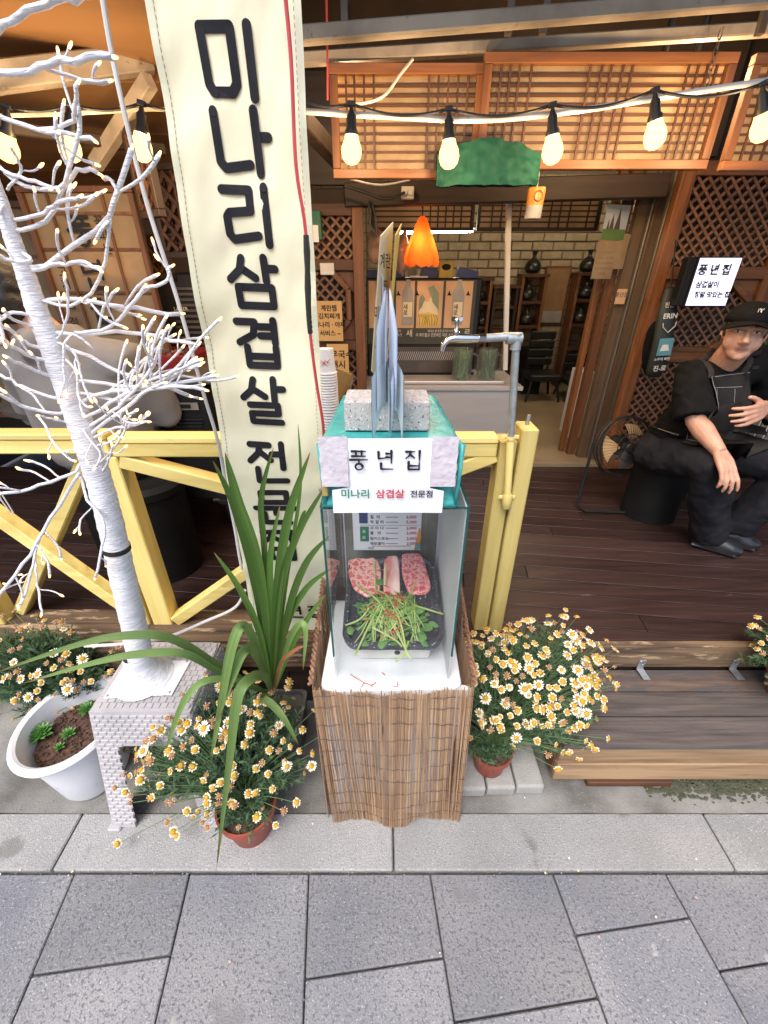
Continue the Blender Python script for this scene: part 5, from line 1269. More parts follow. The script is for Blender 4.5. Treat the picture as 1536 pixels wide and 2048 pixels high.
# oval white planter with succulents
wp = thing('white_planter', (P(110, 1635, z=0).x, .86, 0), 'oval white plastic planter with small succulents beside the grey stool', 'planter')
cxp, cyp = P(92, 1500, z=.3).x, .885
pr = [(.1, .0), (.108, .02), (.125, .16), (.14, .262), (.146, .265), (.162, .272), (.165, .282), (.16, .292), (.15, .294), (.142, .288), (.13, .2), (.12, .15)]
MB().lathe(pr, (cxp, cyp, .002), n=48, cap=False, sx=.98, sy=1.12).build('pot', 'white_plastic', wp, smooth=True)
MB().grid(lambda a, c: Vector((cxp + .118 * c * math.cos(a * 6.2832), cyp + .13 * c * math.sin(a * 6.2832), .215 + .01 * noise.noise(Vector((c * math.cos(a * 6.28) * 6, c * math.sin(a * 6.28) * 6, 2))))), 30, 10).build('soil', 'soil', wp, smooth=True)
peb = MB()
for i in range(260):
    a = rnd(0, 6.28); r = math.sqrt(random.random()); s_ = rnd(.002, .005)
    peb.ball((cxp + .115 * r * math.cos(a), cyp + .127 * r * math.sin(a), .221), (s_, s_, s_ * .7), n=5, k=4)
tag(peb.build('gravel', 'soil', wp, smooth='all'), kind='stuff')
def rosette(parent, c, R_, n, lab=None):
    t = MB()
    for i in range(n):
        f = i / n; a = i * 2.39996; el = R(15 + 68 * f); l = R_ * (1 - .45 * f); d = Vector((math.cos(a) * math.cos(el), math.sin(a) * math.cos(el), math.sin(el))); s_ = Vector((-math.sin(a), math.cos(a), 0)); nn = s_.cross(d) * -1
        w_ = l * .2; b0 = c + d * l * .1
        t.add([b0 - s_ * w_ * .6, b0 + s_ * w_ * .6, b0 + d * l * .55 + s_ * w_, b0 + d * l, b0 + d * l * .55 - s_ * w_, b0 + d * l * .5 - nn * w_ * .9, b0 + d * l * .5 + nn * w_ * .3], [(0, 1, 5), (1, 2, 5), (2, 3, 5), (3, 4, 5), (4, 0, 5), (1, 0, 6), (2, 1, 6), (3, 2, 6), (4, 3, 6), (0, 4, 6)])
    return t.build('rosette', 'succulent', parent)
for (u, v, R_, n, lab) in ((78, 1465, .046, 46, 'largest spiky green succulent in the white planter'), (134, 1464, .028, 30, 'mid sized green succulent beside the largest one in the white planter'), (116, 1490, .02, 22, 'tiny round succulent in the middle of the white planter'), (172, 1415, .035, 34, 'dark green succulent at the stool side of the white planter')):
    c = P(u, v, z=.24); t = thing('succulent', (c.x, c.y, .222), lab, 'succulent', 'succulents in the white planter'); rosette(t, Vector((c.x, c.y, .226)), R_, n)

# daisy bushes
def make_flower(kind):
    """daisy: petals mesh with its disc as child; faces +z, about 2.6 cm"""
    pm = {'fresh': 'petal', 'aged': 'petal_aged', 'dead': 'petal_dead'}[kind]
    b = MB(); n = {'fresh': 15, 'aged': 13, 'dead': 9}[kind]; L_ = {'fresh': .0125, 'aged': .0088, 'dead': .0075}[kind]
    for i in range(n):
        a = 6.2832 * i / n + rnd(-.1, .1); l = L_ * rnd(.8, 1.1); dr = {'fresh': rnd(-.15, .1), 'aged': rnd(-.9, .1), 'dead': rnd(-1.2, .9)}[kind]
        d = Vector((math.cos(a), math.sin(a), dr)).normalized(); s_ = Vector((-math.sin(a), math.cos(a), rnd(-.3, .3))) * (.0021 if kind != 'dead' else .0016)
        b0 = Vector((math.cos(a), math.sin(a), 0)) * .0045
        b.add([b0 - s_ * .5, b0 + s_ * .5, b0 + d * l * .7 + s_, b0 + d * l, b0 + d * l * .7 - s_], [(0, 1, 2, 3, 4)])
    o = b.build('flower', pm, None, origin=(0, 0, 0))
    r = .0076 if kind != 'dead' else .0066
    dd = MB().ball((0, 0, .0008), (r, r, .0048 if kind == 'aged' else .004), n=10, k=6).build('flower_disc', 'disc' if kind != 'dead' else 'disc_dead', o, smooth='all', origin=(0, 0, 0))
    return o
protos = []
def daisy(label, potloc, potr, poth, centre, rad, nfl, nshoot, mix, seed, face=Vector((0, -.35, 1)), withpot=True, size=1.06, lowcut=-.55, extra=(), front=0):
    random.seed(seed)
    t = thing('daisy_plant', (potloc[0], potloc[1], potloc[2]), label, 'flower plant', 'potted daisies along the restaurant front')
    if withpot:
        pot([(potr * .68, 0), (potr * .72, .004), (potr * .9, poth * .8), (potr, poth * .82), (potr * 1.02, poth), (potr * .95, poth), (potr * .9, poth * .85)], potloc, 'terracotta', t, potr * .92, poth * .9)
    root = Vector((potloc[0], potloc[1], potloc[2] + poth * .9)); C_ = Vector(centre)
    lf = MB(); sm_ = MB()
    def pinnate(p0, p1_, n, s0):
        d = (p1_ - p0)
        for i in range(n):
            f = s0 + (1 - s0) * (i + random.random()) / n; p = p0 + d * f
            for q in range(2):
                dr = Vector((rnd(-1, 1), rnd(-1, 1), rnd(-.3, .8))).normalized(); dr = (dr + d.normalized() * .7).normalized(); l = rnd(.016, .034); s_ = dr.cross(Vector((rnd(-1, 1), rnd(-1, 1), 1))).normalized() * rnd(.0018, .0034)
                lf.add([p, p + dr * l * .5 + s_, p + dr * l, p + dr * l * .5 - s_], [(0, 1, 2, 3)])
                if random.random() < .6:
                    for sg in (-1, 1):
                        pp = p + dr * l * .45; d3 = (dr + s_.normalized() * sg * .9).normalized(); l3 = l * .5
                        lf.add([pp, pp + d3 * l3 * .5 + dr * .0012, pp + d3 * l3, pp + d3 * l3 * .5 - dr * .0012], [(0, 1, 2, 3)])
    def bump_(v): return 1 + .3 * noise.noise(v * 1.6 + Vector((seed, 0, 0))) + .12 * noise.noise(v * 4 + Vector((0, seed, 0)))
    def curve_to(e):
        d = e - root; up = Vector((0, 0, 1)) * d.length * .25
        return [root, root + d * .4 + up * .7, e]
    for i in range(nshoot):
        v = Vector((random.gauss(0, 1), random.gauss(0, 1), random.gauss(.2, 1))).normalized(); r = rnd(.45, .97)
        e = C_ + Vector((v.x * rad[0], v.y * rad[1], v.z * rad[2])) * r * bump_(v)
        if v.z < lowcut: continue
        if e.z < .02: e.z = .02
        c = curve_to(e); pinnate(c[1], c[2], 19, .3)
        sm_.tube(bez(c, 6), .0009, 3, cap=False)
    for i in range(40):     # low shoots hanging over the rim
        a = rnd(0, 6.28); rr_ = potr * rnd(.4, 1.1); e = root + Vector((rr_ * math.cos(a), rr_ * math.sin(a), rnd(.0, .07) - .04 * max(0, rr_ / potr - 1)))
        pinnate(root + Vector((0, 0, .02)), e, 12, .25)
    tag(lf.build('foliage', 'daisy_leaf', t), kind='stuff')
    fl = []
    for i in range(nfl):
        for tr_ in range(30):
            v = Vector((random.gauss(0, 1), random.gauss(-.45, .95), random.gauss(.75, .95))).normalized()
            if v.z < lowcut: continue
            e = C_ + Vector((v.x * rad[0], v.y * rad[1], v.z * rad[2])) * rnd(.93, 1.14) * bump_(v)
            if all((e - q).length > .017 for q, _ in fl): break
        fl.append((e, v))
    for u, v_, y_ in extra: e = P(u, v_, y=y_); fl.append((e, Vector((0, -.6, .6))))
    for i, (e, v) in enumerate(fl):
        k = random.random(); kind = 'fresh' if k < mix[0] else ('aged' if k < mix[0] + mix[1] else 'dead')
        o = copy_tree(random.choice(FL[kind]), t)
        nn = (v * .7 + Vector((rnd(-.5, .5), rnd(-.6, .2), rnd(.2, .9)))).normalized()
        o.rotation_euler = Vector((0, 0, 1)).rotation_difference(nn).to_euler(); o.location = e - Vector(t.location); s_ = size * rnd(.7, 1.2); o.scale = (s_, s_, s_)
        c = bez(curve_to(e), 8); c[-1] = e - nn * .002
        sm_.tube(c[3:], .0012, 3, cap=False); pinnate(c[3], e - (e - c[3]) * .15, 5, 0)
    tag(sm_.build('stems', 'daisy_stem', t), kind='stuff')
    random.seed(seed + 1)
    return t
random.seed(11)
FL = {k: [make_flower(k) for _ in range(3)] for k in ('fresh', 'aged', 'dead')}
pfl = P(478, 1700, z=0)
daisy('bushy daisy plant in a red pot with yellow and browning blooms below the arching leaves', (-.435, .70, 0), .092, .145, (-.52, .81, .29), (.275, .2, .185), 200, 520, (.1, .62), 21, lowcut=-.75,
      extra=((545, 1578, .62), (513, 1634, .6), (551, 1651, .6), (470, 1612, .62), (477, 1655, .61), (335, 1644, .63), (353, 1672, .62), (346, 1664, .64), (234, 1688, .62), (415, 1655, .62), (593, 1605, .63), (567, 1622, .62), (280, 1560, .66), (250, 1585, .68), (230, 1575, .7), (405, 1645, .62)))
daisy('round full daisy plant in a red pot on the stone blocks beside the step', (.375, .87, .056), .072, .105, (.49, .98, .35), (.28, .2, .215), 300, 620, (.16, .7), 22, lowcut=-.85)
daisy('pale fading daisy plant in a red pot behind the white oval planter', (-1.15, 1.05, 0), .09, .14, (-1.24, 1.05, .33), (.25, .11, .2), 130, 380, (.16, .4), 23)
daisy('daisy plant with orange blooms at the far end of the wooden step', (1.47, 1.02, .25), .08, .1, (1.46, 1.02, .45), (.19, .14, .16), 80, 220, (.1, .75), 24)
for k in FL:
    for o in FL[k]:
        for ch in list(o.children): bpy.data.objects.remove(ch)
        bpy.data.objects.remove(o)

mat('stone_dark', (.11, .105, .1), .9, (.075, .07, .068), scale=8, bump=.6, bscale=120)
# long-leaved plant in a dark stone pot
random.seed(5)
op = thing('strap_leaf_plant', (-.27, .98, 0), 'tall green strap leaved plant with arching blades in a dark stone pot', 'plant')
bx_, by_ = P(545, 1400, y=.98).x, .98
def sq(z, r): return [(bx_ + .02 + x, by_ + y, z) for x, y in rrect(-r, r, -r, r, .02, 4)]
m = MB(); loft(m, [sq(.004, .07), sq(.17, .085), sq(.205, .088), sq(.208, .076), sq(.19, .074)]); m.build('pot', 'stone_dark', op, smooth=True)
def leaf(path, w_, mm='leaf', y0=.98, ys=None, twist=0):
    n = len(path); ys = ys or [y0] * n
    pts = [P(u, v, y=ys[i]) for i, (u, v) in enumerate(path)]; c = bez(pts, 26); k = len(c); m = MB()
    vs = []
    for i, p in enumerate(c):
        f = i / (k - 1); d = (c[min(i + 1, k - 1)] - c[max(i - 1, 0)]).normalized(); view = (Vector((0, 0, CAM_H)) - p).normalized()
        s_ = d.cross((view * .75 + Vector((.25 + twist, -.3, .5)) * .6).normalized()).normalized(); nn = s_.cross(d)
        ww = w_ * .39 * min(1, (.45 + 1.6 * f)) * (1 - max(0, (f - .45) / .55) ** 2.2) + .0004
        vs += [p - s_ * ww + nn * ww * .35, p, p + s_ * ww + nn * ww * .35]
    fs = []
    for i in range(k - 1): fs += [(i * 3, i * 3 + 1, i * 3 + 4, i * 3 + 3), (i * 3 + 1, i * 3 + 2, i * 3 + 5, i * 3 + 4)]
    m.add(vs, fs); o = m.build('leaf', {'leaf': 'blade', 'leaf_pale': 'blade_pale'}.get(mm, mm), op, smooth='all')
    ul = o.data.uv_layers.new(name='UVMap')
    for l_ in o.data.loops: ul.data[l_.index].uv = ((l_.vertex_index % 3) / 2, (l_.vertex_index // 3) / (k - 1))
    return o
B = (545, 1392)
for path, w_, mm, ys in (
 ([B, (512, 1180), (470, 1020), (426, 922)], .026, 'leaf', [.98, .96, .94, .92]), ([B, (520, 1150), (475, 1000), (450, 905)], .034, 'leaf', [.98, .95, .94, .93]),
 ([B, (530, 1120), (522, 1000), (547, 895)], .02, 'leaf', [.98, .97, .97, .97]),
 ([B, (553, 1200), (575, 1040), (620, 905)], .032, 'leaf', [.98, .95, .93, .92]), ([B, (575, 1150), (600, 980), (596, 848)], .012, 'leaf', [.98, 1.0, 1.02, 1.03]),
 ([B, (560, 1190), (590, 1080), (655, 965)], .026, 'leaf', [.98, .95, .93, .92]), ([B, (575, 1230), (610, 1130), (660, 1070)], .026, 'leaf', [.98, .94, .92, .9]),
 ([B, (570, 1260), (610, 1180), (665, 1135)], .024, 'leaf', [.98, .95, .93, .9]), ([B, (520, 1270), (480, 1180), (428, 1105)], .024, 'leaf', [.98, .95, .93, .92]),
 ([B, (560, 1200), (600, 1050), (612, 1020)], .018, 'leaf', [.98, 1, 1, 1]), ([B, (545, 1250), (540, 1120), (560, 1010)], .024, 'leaf', [.98, .96, .95, .95]),
 ([B, (580, 1300), (620, 1230), (650, 1190)], .02, 'leaf', [.98, .95, .93, .92]),
 ([B, (445, 1335), (350, 1280), (270, 1270), (160, 1288), (-8, 1345)], .026, 'leaf_pale', [.97, .84, .76, .72, .69, .66]), ([B, (440, 1345), (370, 1308), (280, 1308), (190, 1325), (48, 1366)], .024, 'leaf_pale', [.97, .82, .75, .71, .68, .65]),
 ([B, (515, 1300), (486, 1252), (462, 1300), (440, 1420), (416, 1553)], .032, 'leaf_pale', [.97, .86, .79, .75, .72, .7]), ([B, (515, 1315), (488, 1302), (462, 1360), (434, 1442)], .034, 'leaf_pale', [.97, .85, .78, .74, .71]),
 ([B, (530, 1355), (500, 1358), (474, 1400), (458, 1530), (433, 1736)], .035, 'leaf_pale', [.97, .82, .74, .69, .64, .58]), ([B, (480, 1362), (410, 1362), (370, 1400), (345, 1460), (326, 1532)], .022, 'leaf_pale', [.97, .84, .77, .74, .72, .7]),
 ([B, (525, 1394), (545, 1410), (570, 1440), (596, 1488)], .026, 'leaf_pale', [.95, .82, .78, .75, .73]), ([B, (575, 1290), (598, 1250), (611, 1262), (606, 1340)], .022, 'leaf_pale', [.97, .9, .85, .83, .82]),
 ([B, (560, 1330), (590, 1300), (612, 1292)], .014, 'leaf_dry', [.97, .88, .86, .84])): leaf(path, w_, mm, .98, ys)

# stone blocks under the right-hand pot
for i, (x0, x1, lab) in enumerate(((.262, .352, 'grey stone block under the potted daisy, next to the reed blind'), (.357, .455, 'middle grey stone block under the potted daisy'), (.46, .556, 'grey stone block under the potted daisy, next to the wooden step'))):
    tag(MB().box(x0, x1, .785 + .004 * i, 1.03, .004, .055).build('stone_block', 'block_stone', None, bevel=.008, seg=2), lab, 'stone block', 'stone blocks under the daisy pot')
gr_ = MB(); random.seed(41)
for i in range(520):
    q = random.random()
    if q < .5: x, y = rnd(-1.6, 1.7), .737 + abs(random.gauss(0, .03))
    elif q < .8: x, y = rnd(-1.6, 1.7), KY + random.gauss(0, .005)
    else: x, y = rnd(-1.3, 1.5), rnd(.2, .72)
    s_ = rnd(.0008, .0026); gr_.ball((x, y, .0045), (s_, s_ * rnd(.6, 1), s_ * .6), n=5, k=4)
tag(gr_.build('grit', 'block_stone', None), 'fine grit scattered along the kerb joints', 'grit', kind='stuff')
# small debris on the paving
random.seed(31)
for i in range(26):
    x, y = rnd(-1.2, 1.4), random.choice((KY + rnd(-.01, .012), rnd(.6, .8), rnd(.3, .55)))
    s_ = rnd(.002, .005); o = MB().prism([(x + s_ * math.cos(a * 1.257) * rnd(.6, 1), y + s_ * math.sin(a * 1.257) * rnd(.6, 1)) for a in range(5)], .005, .0065).build('fallen_petal', random.choice(('petal_aged', 'petal_dead', 'petal')), None)
    tag(o, 'tiny fallen petal scrap lying on the paving', 'petal', 'scraps fallen on the paving')

# ================================================================== ROOM BEHIND THE DOORWAY
CY = 2.86
def bx_uv(u0, u1, v0, v1, y, d, name, mm, parent=None, bevel=0, dz=0):
    """box whose front face covers that stretch of the photo at distance y"""
    a = P(u0, (v0 + v1) / 2, y=y); c = P(u1, (v0 + v1) / 2, y=y)
    return MB().box(a.x, c.x, y, y + d, zat(v1, y), zat(v0, y)).build(name, mm, parent, bevel=bevel)
ct = thing('steel_counter', (.4, CY, .41), 'stainless steel serving counter inside the doorway', 'counter')
zt = zat(772, CY); x0, x1 = P(728, 790, y=CY).x, P(1045, 775, y=CY).x
MB().box(x0, x1, CY - .02, CY + .5, zt - .028, zt).build('counter_top', 'steel', ct, bevel=.003)
MB().box(x0 + .02, x1 - .06, CY, CY + .46, zat(868, CY), zt - .029).build('apron_panel', 'steel', ct, bevel=.002)
MB().box(x0 + .02, x1 - .06, CY, CY + .46, .52, .535).build('shelf', 'steel', ct)
for xx in (x0 + .03, x1 - .08): 
    for yy in (CY + .01, CY + .44): MB().box(xx, xx + .03, yy, yy + .03, .411, zat(868, CY) - .001).build('leg', 'steel', ct)
bx_uv(905, 1000, 838, 862, CY + .05, .2, 'bottle_pack', 'blue_box'); tag(bpy.data.objects['bottle_pack'], 'dark packet of bottles on the shelf of the steel counter', 'packet')
o = bx_uv(912, 998, 905, 945, CY - .03, .02, 'notice_board', 'paper'); tag(o, 'white edged dark blue notice leaning below the steel counter', 'notice')
o2 = MB().box(P(918, 925, y=CY - .032).x, P(992, 925, y=CY - .032).x, CY - .033, CY - .031, zat(938, CY), zat(908, CY)).build('print', 'blue_box', o)
# tray with two mugs of stems
tz0 = zt + .003
trp = MB(); trp.box(P(790, 760, y=2.95).x, P(1005, 760, y=2.95).x, 2.9, 3.1, tz0, tz0 + .02); tag(trp.build('steel_tray', 'steel', None, bevel=.006, seg=2), 'shallow steel tray on the counter under the two glass mugs', 'tray')
for k, (ua, ub, lab) in enumerate(((905, 944, 'glass mug of dark green stems on the tray, nearer the poster bottles'), (956, 993, 'glass mug of green stems on the tray, with a red item behind it'))):
    y = 2.96; a, c = P(ua, 725, y=y), P(ub, 725, y=y); cx = (a.x + c.x) / 2; r = (c.x - a.x) / 2; z0 = tz0 + .021; h = zat(697, y) - z0
    t = thing('glass_mug', (cx, y, z0), lab, 'mug', 'glass mugs on the counter')
    MB().lathe([(r * .96, 0), (r, .004), (r, h), (r * .93, h), (r * .92, .01)], (cx, y, z0), n=24, cap=False).build('glass_body', 'mug_glass', t, smooth=True)
    MB().tube([(cx + r, y, z0 + h * .85), (cx + r * 1.6, y, z0 + h * .75), (cx + r * 1.6, y, z0 + h * .35), (cx + r, y, z0 + h * .25)], .008, 8).build('handle', 'mug_glass', t, smooth=True)
    for i in range(42):
        q = rnd(0, 6.28); rr_ = r * .75 * math.sqrt(random.random()); b0 = Vector((cx + rr_ * math.cos(q), y + rr_ * math.sin(q), z0 + .008)); e = Vector((cx + r * .8 * rnd(-1, 1), y + r * .5 * rnd(-1, 1), z0 + h * rnd(.6, 1.02)))
        MB().tube([b0, e], .0035, 4).build('stem', random.choice(('salad_leaf', 'daisy_leaf', 'stem_green')), t)
# poster cooler behind the counter
KY2 = 3.15
kc = thing('drinks_cooler', (.18, KY2, zt), 'drinks cooler with a poster front of bottles and figures behind the counter', 'cooler')
a, c = P(733, 620, y=KY2), P(952, 620, y=KY2); kx0, kx1 = a.x, c.x
kz0, kz1, kz2 = zat(688, KY2), zat(560, KY2), zat(690, KY2)
MB().box(kx0, kx1 + .03, KY2 + .01, KY2 + .5, zt - .1, kz1 + .012).build('case', 'black_metal', kc, bevel=.01)
MB().box(kx0 + .004, kx1 - .01, KY2, KY2 + .008, kz0, kz1).build('poster_board', 'wall_dark', kc)
MATS['poster_dark'] = mat('poster_dark', (.06, .06, .035), .5, (.05, .048, .03), scale=5); kc.children[-1].data.materials[0] = MATS['poster_dark']
def ku(u): return P(u, 620, y=KY2).x
pz0, pz1 = zat(656, KY2), zat(562, KY2)
for u0, u1 in ((738, 752), (768, 787), (792, 828), (833, 884), (889, 942)):
    MB().box(ku(u0), ku(u1), KY2 - .003, KY2 - .001, pz0, pz1).build('poster_panel', 'peach', kc)
for uc in (815, 915):
    x = ku(uc); s_ = .9
    pr_ = [(.034, 0), (.038, .006), (.038, .15), (.034, .178), (.02, .2), (.014, .215), (.014, .235)]
    h = pz1 - pz0; kk = h * .96 / .235
    poly = [(x + r, pz0 + .02 + z * kk) for r, z in pr_] + [(x - r, pz0 + .02 + z * kk) for r, z in reversed(pr_)]
    MB().prism(poly, .0045, .006, frame((0, KY2, 0), FX, FZ)).build('bottle_print', 'bottle_glass', kc)
    MB().box(x - .03, x + .03, KY2 - .0078, KY2 - .0068, pz0 + .07, pz0 + .16).build('label_print', 'cream_paper', kc)
    for j, s2 in enumerate('새로'): text(s2, (x - .014, KY2 - .008, pz0 + .13 - .036 * j), FX, FZ, .034, 'ink', kc, .01)
    for (du, dz_) in ((-.062, .2), (.062, .2)):
        MB().prism([(x + du - .014, pz0 + dz_), (x + du, pz0 + dz_ + .03), (x + du + .004, pz0 + dz_ + .012), (x + du + .016, pz0 + dz_)], .0045, .006, frame((0, KY2, 0), FX, FZ)).build('brush_mark', 'ink', kc)
# generic robed figures on the middle panel
x = ku(858); Fk = frame((0, KY2, 0), FX, FZ); zb = pz0 + .01
MB().prism([(x - .07, zb + .08), (x + .06, zb + .07), (x + .05, zb + .14), (x + .02, zb + .2), (x - .01, zb + .15), (x - .05, zb + .16)], .0045, .0058, Fk).build('figure_print', 'cream_paper', kc)
MB().prism([(x - .07, zb), (x + .068, zb), (x + .06, zb + .07), (x, zb + .09), (x - .07, zb + .08)], .006, .0072, Fk).build('figure_print', 'yellow_card', kc)
MB().prism([(x + .02, zb + .15), (x + .065, zb + .1), (x + .06, zb + .2), (x + .02, zb + .25), (x - .012, zb + .235), (x + .005, zb + .2)], .0074, .0086, Fk).build('figure_print', 'fig_green', kc)
MB().prism([(x - .07, zb + .1), (x - .05, zb + .12), (x - .03, zb + .17), (x - .05, zb + .2), (x - .068, zb + .17)], .0074, .0086, Fk).build('figure_print', 'fig_green', kc)
for i in range(9):
    xx = x - .06 + .014 * i; MB().tube([(xx, KY2 - .0082, zb + .005), (xx + .01 * math.sin(i), KY2 - .0082, zb + .05), (xx - .01, KY2 - .0082, zb + .075)], .0012, 4).build('line_print', 'ink', kc)
xw = zat(666, KY2)
text('국내산 쌀 증류 원액과 아미노산', (ku(888), KY2 - .002, xw + .012), FX, FZ, .02, 'ink_white', kc, .005, sx=.8); text('더 부드럽고 산뜻해진 제로 소주', (ku(872), KY2 - .002, xw - .014), FX, FZ, .025, 'ink_white', kc, .01, sx=.8)
text('새', (ku(820), KY2 - .002, xw - .004), FX, FZ, .05, 'ink_white', kc, .01); text('로', (ku(938), KY2 - .002, xw), FX, FZ, .05, 'ink_white', kc, .01)
text('증류 원액', (ku(793), KY2 - .002, xw + .012), FX, FZ, .02, 'ink_white', kc, .005, sx=.8); text('제로 수거', (ku(793), KY2 - .002, xw - .014), FX, FZ, .025, 'ink_white', kc, .01, sx=.8)
# vented lower front
vz0, vz1 = zat(745, KY2), zat(694, KY2)
MB().box(kx0 + .06, kx1 - .05, KY2 - .002, KY2 + .006, vz0, vz1).build('lower_panel', 'steel_dark', kc)
for i in range(34):
    xx = kx0 + .14 + (kx1 - kx0 - .24) * i / 34; za, zc = zat(720, KY2), zat(703, KY2)
    MB().bar((xx, KY2 - .004, za), (xx + .02, KY2 - .004, zc), .004, .004, (0, -1, 0)).build('vent_slat', 'steel', kc)
# boxes on the cooler
def blk(u0, u1, v0, v1, y, d, mm, nm, lab, cat, rot=0, group=None):
    a = P(u0, (v0 + v1) / 2, y=y); c = P(u1, (v0 + v1) / 2, y=y); z0, z1 = zat(v1, y), zat(v0, y)
    M = Matrix.Translation(((a.x + c.x) / 2, y + d / 2, (z0 + z1) / 2)) @ Matrix.Rotation(R(rot), 4, 'Y'); w_ = (c.x - a.x) / 2; h = (z1 - z0) / 2
    return tag(MB().box(-w_, w_, -d / 2, d / 2, -h, h, M).build(nm, mm, None, bevel=.003), lab, cat, group)
blk(733, 810, 540, 562, KY2 + .05, .15, 'blue_box', 'blue_crate', 'dark blue crate on top of the poster cooler', 'crate')
blk(843, 876, 536, 558, KY2 + .05, .1, 'blue_box', 'blue_carton', 'blue and white carton leaning on top of the cooler', 'carton', 14)
blk(878, 907, 522, 557, KY2 + .05, .1, 'yellow_box', 'yellow_carton', 'yellow carton with a torn black opening on top of the cooler', 'carton')
c_ = P(893, 534, y=KY2 + .045); MB().ball((c_.x, KY2 + .049, c_.z), (.03, .003, .018)).build('torn_opening', 'black_plastic', bpy.data.objects['yellow_carton'])
blk(916, 956, 538, 558, KY2 + .05, .1, 'blue_box', 'navy_carton', 'navy blue carton tipped over at the end of the cooler', 'carton', 12)
blk(820, 856, 552, 562, KY2 + .04, .1, 'white_paint', 'white_tub', 'low white tub on top of the cooler', 'tub')
blk(640, 668, 526, 550, 2.68, .04, 'foam', 'vent_box', 'beige slotted plastic box on the brown lattice screen', 'box')
o = blk(621, 642, 420, 480, 2.66, .05, 'green_box', 'wall_dispenser', 'dark green wall box with a white label beside the banner', 'dispenser')
pcs = P(633, 464, y=2.655); MB().box(pcs.x - .018, pcs.x + .01, 2.654, 2.659, pcs.z - .045, pcs.z + .03).build('label', 'paper', o)
# crumpled bags hanging
for (u, v, r, lab) in ((752, 492, (.06, .05, .1), 'crumpled pale plastic bag hanging beside the cream menu boards'), (806, 510, (.04, .05, .12), 'crumpled peach bag hanging beside the orange lamp')):
    c = P(u, v, y=3.05); m = MB(); m.ball(c, r, 18, 14); m.v = [tuple(Vector(p) + noise.noise_vector(Vector(p) * 22) * .018) for p in m.v]
    tag(m.build('plastic_bag', 'clear_bag', None, smooth='all'), lab, 'bag', 'bags hanging over the cooler')
# orange cloth lamp
lp = P(843, 490, y=2.9)
ol = thing('orange_lamp', lp, 'glowing orange cloth lamp shade tied at the top over the cooler', 'lamp')
def lampf(a, c):
    f = c; z = zat(432, 2.9) + (zat(530, 2.9) - zat(432, 2.9)) * f
    r = .012 + .095 * (f ** .75) * (1 - .12 * max(0, f - .8) / .2); q = a * 6.2832; r *= 1 + .18 * f * math.sin(q * 5 + 1) * .8
    return Vector((lp.x + r * math.cos(q), 2.9 + r * math.sin(q), z + .012 * math.sin(q * 5) * f))
MB().grid(lampf, 50, 16).build('cloth_shade', 'lamp_orange', ol, smooth='all')
MB().ball(lp + Vector((0, 0, .0)), (.03, .03, .04)).build('glass_bulb', 'bulb_glow', ol, smooth='all'); lamp('bulb_light', lp, 1.3)
MB().tube([lp + Vector((0, 0, .17)), lp + Vector((-.02, 0, .26)), lp + Vector((-.08, .02, .3))], .004, 6).build('cord', 'black_rubber', ol)
# fluorescent tube inside
ft = thing('tube_light', P(900, 463, y=3.9), 'lit fluorescent tube under the ceiling of the room', 'tube light')
a, c = P(800, 463, y=3.9), P(945, 460, y=3.9)
MB().tube([a, c], .016, 10).build('tube', 'tube_glow', ft, smooth=True); MB().box(a.x - .02, c.x + .02, a.y - .02, a.y + .02, a.z + .018, a.z + .05).build('fitting', 'white_paint', ft)
ft2 = thing('tube_light', P(1500, 380, y=4.2), 'lit fluorescent tube over the shelves of the room', 'tube light')
MB().tube([(1.3, 4.0, 2.5), (2.3, 4.0, 2.5)], .016, 10).build('tube', 'tube_glow', ft2, smooth=True); MB().box(1.28, 2.32, 3.98, 4.02, 2.518, 2.549).build('fitting', 'white_paint', ft2)
# transom lattice in the room
TY = 3.55
za, zb_ = zat(462, TY), zat(392, TY)
for (u0, u1, vs, lab) in ((742, 948, (.5, .58, .66, .74, .82, .9), 'papered transom lattice over the cooler inside the room'), (955, 1200, (.1, .18, .26, .34, .6, .68, .76, .92), 'long papered transom lattice over the shelves inside the room')):
    x0, x1 = P(u0, 430, y=TY).x, P(u1, 430, y=TY).x
    t = thing('transom_lattice', ((x0 + x1) / 2, TY, za), lab, 'lattice panel', 'transom lattices inside the room')
    pgrid(t, frame((0, TY, 0), FX, FZ), x0, x1, za, zb_, vs, (.2, .4, .6, .8), .009, 'dark_wood_z', .02, 'dark_wood')
# long pole and vertical post at the counter
tag(MB().bar(P(1010, 740, y=2.88), P(1018, 395, y=2.88), .028, .028, (0, 1, 0)).build('white_post', 'white_paint', None, bevel=.002), 'slim white painted post rising from the steel counter', 'post')
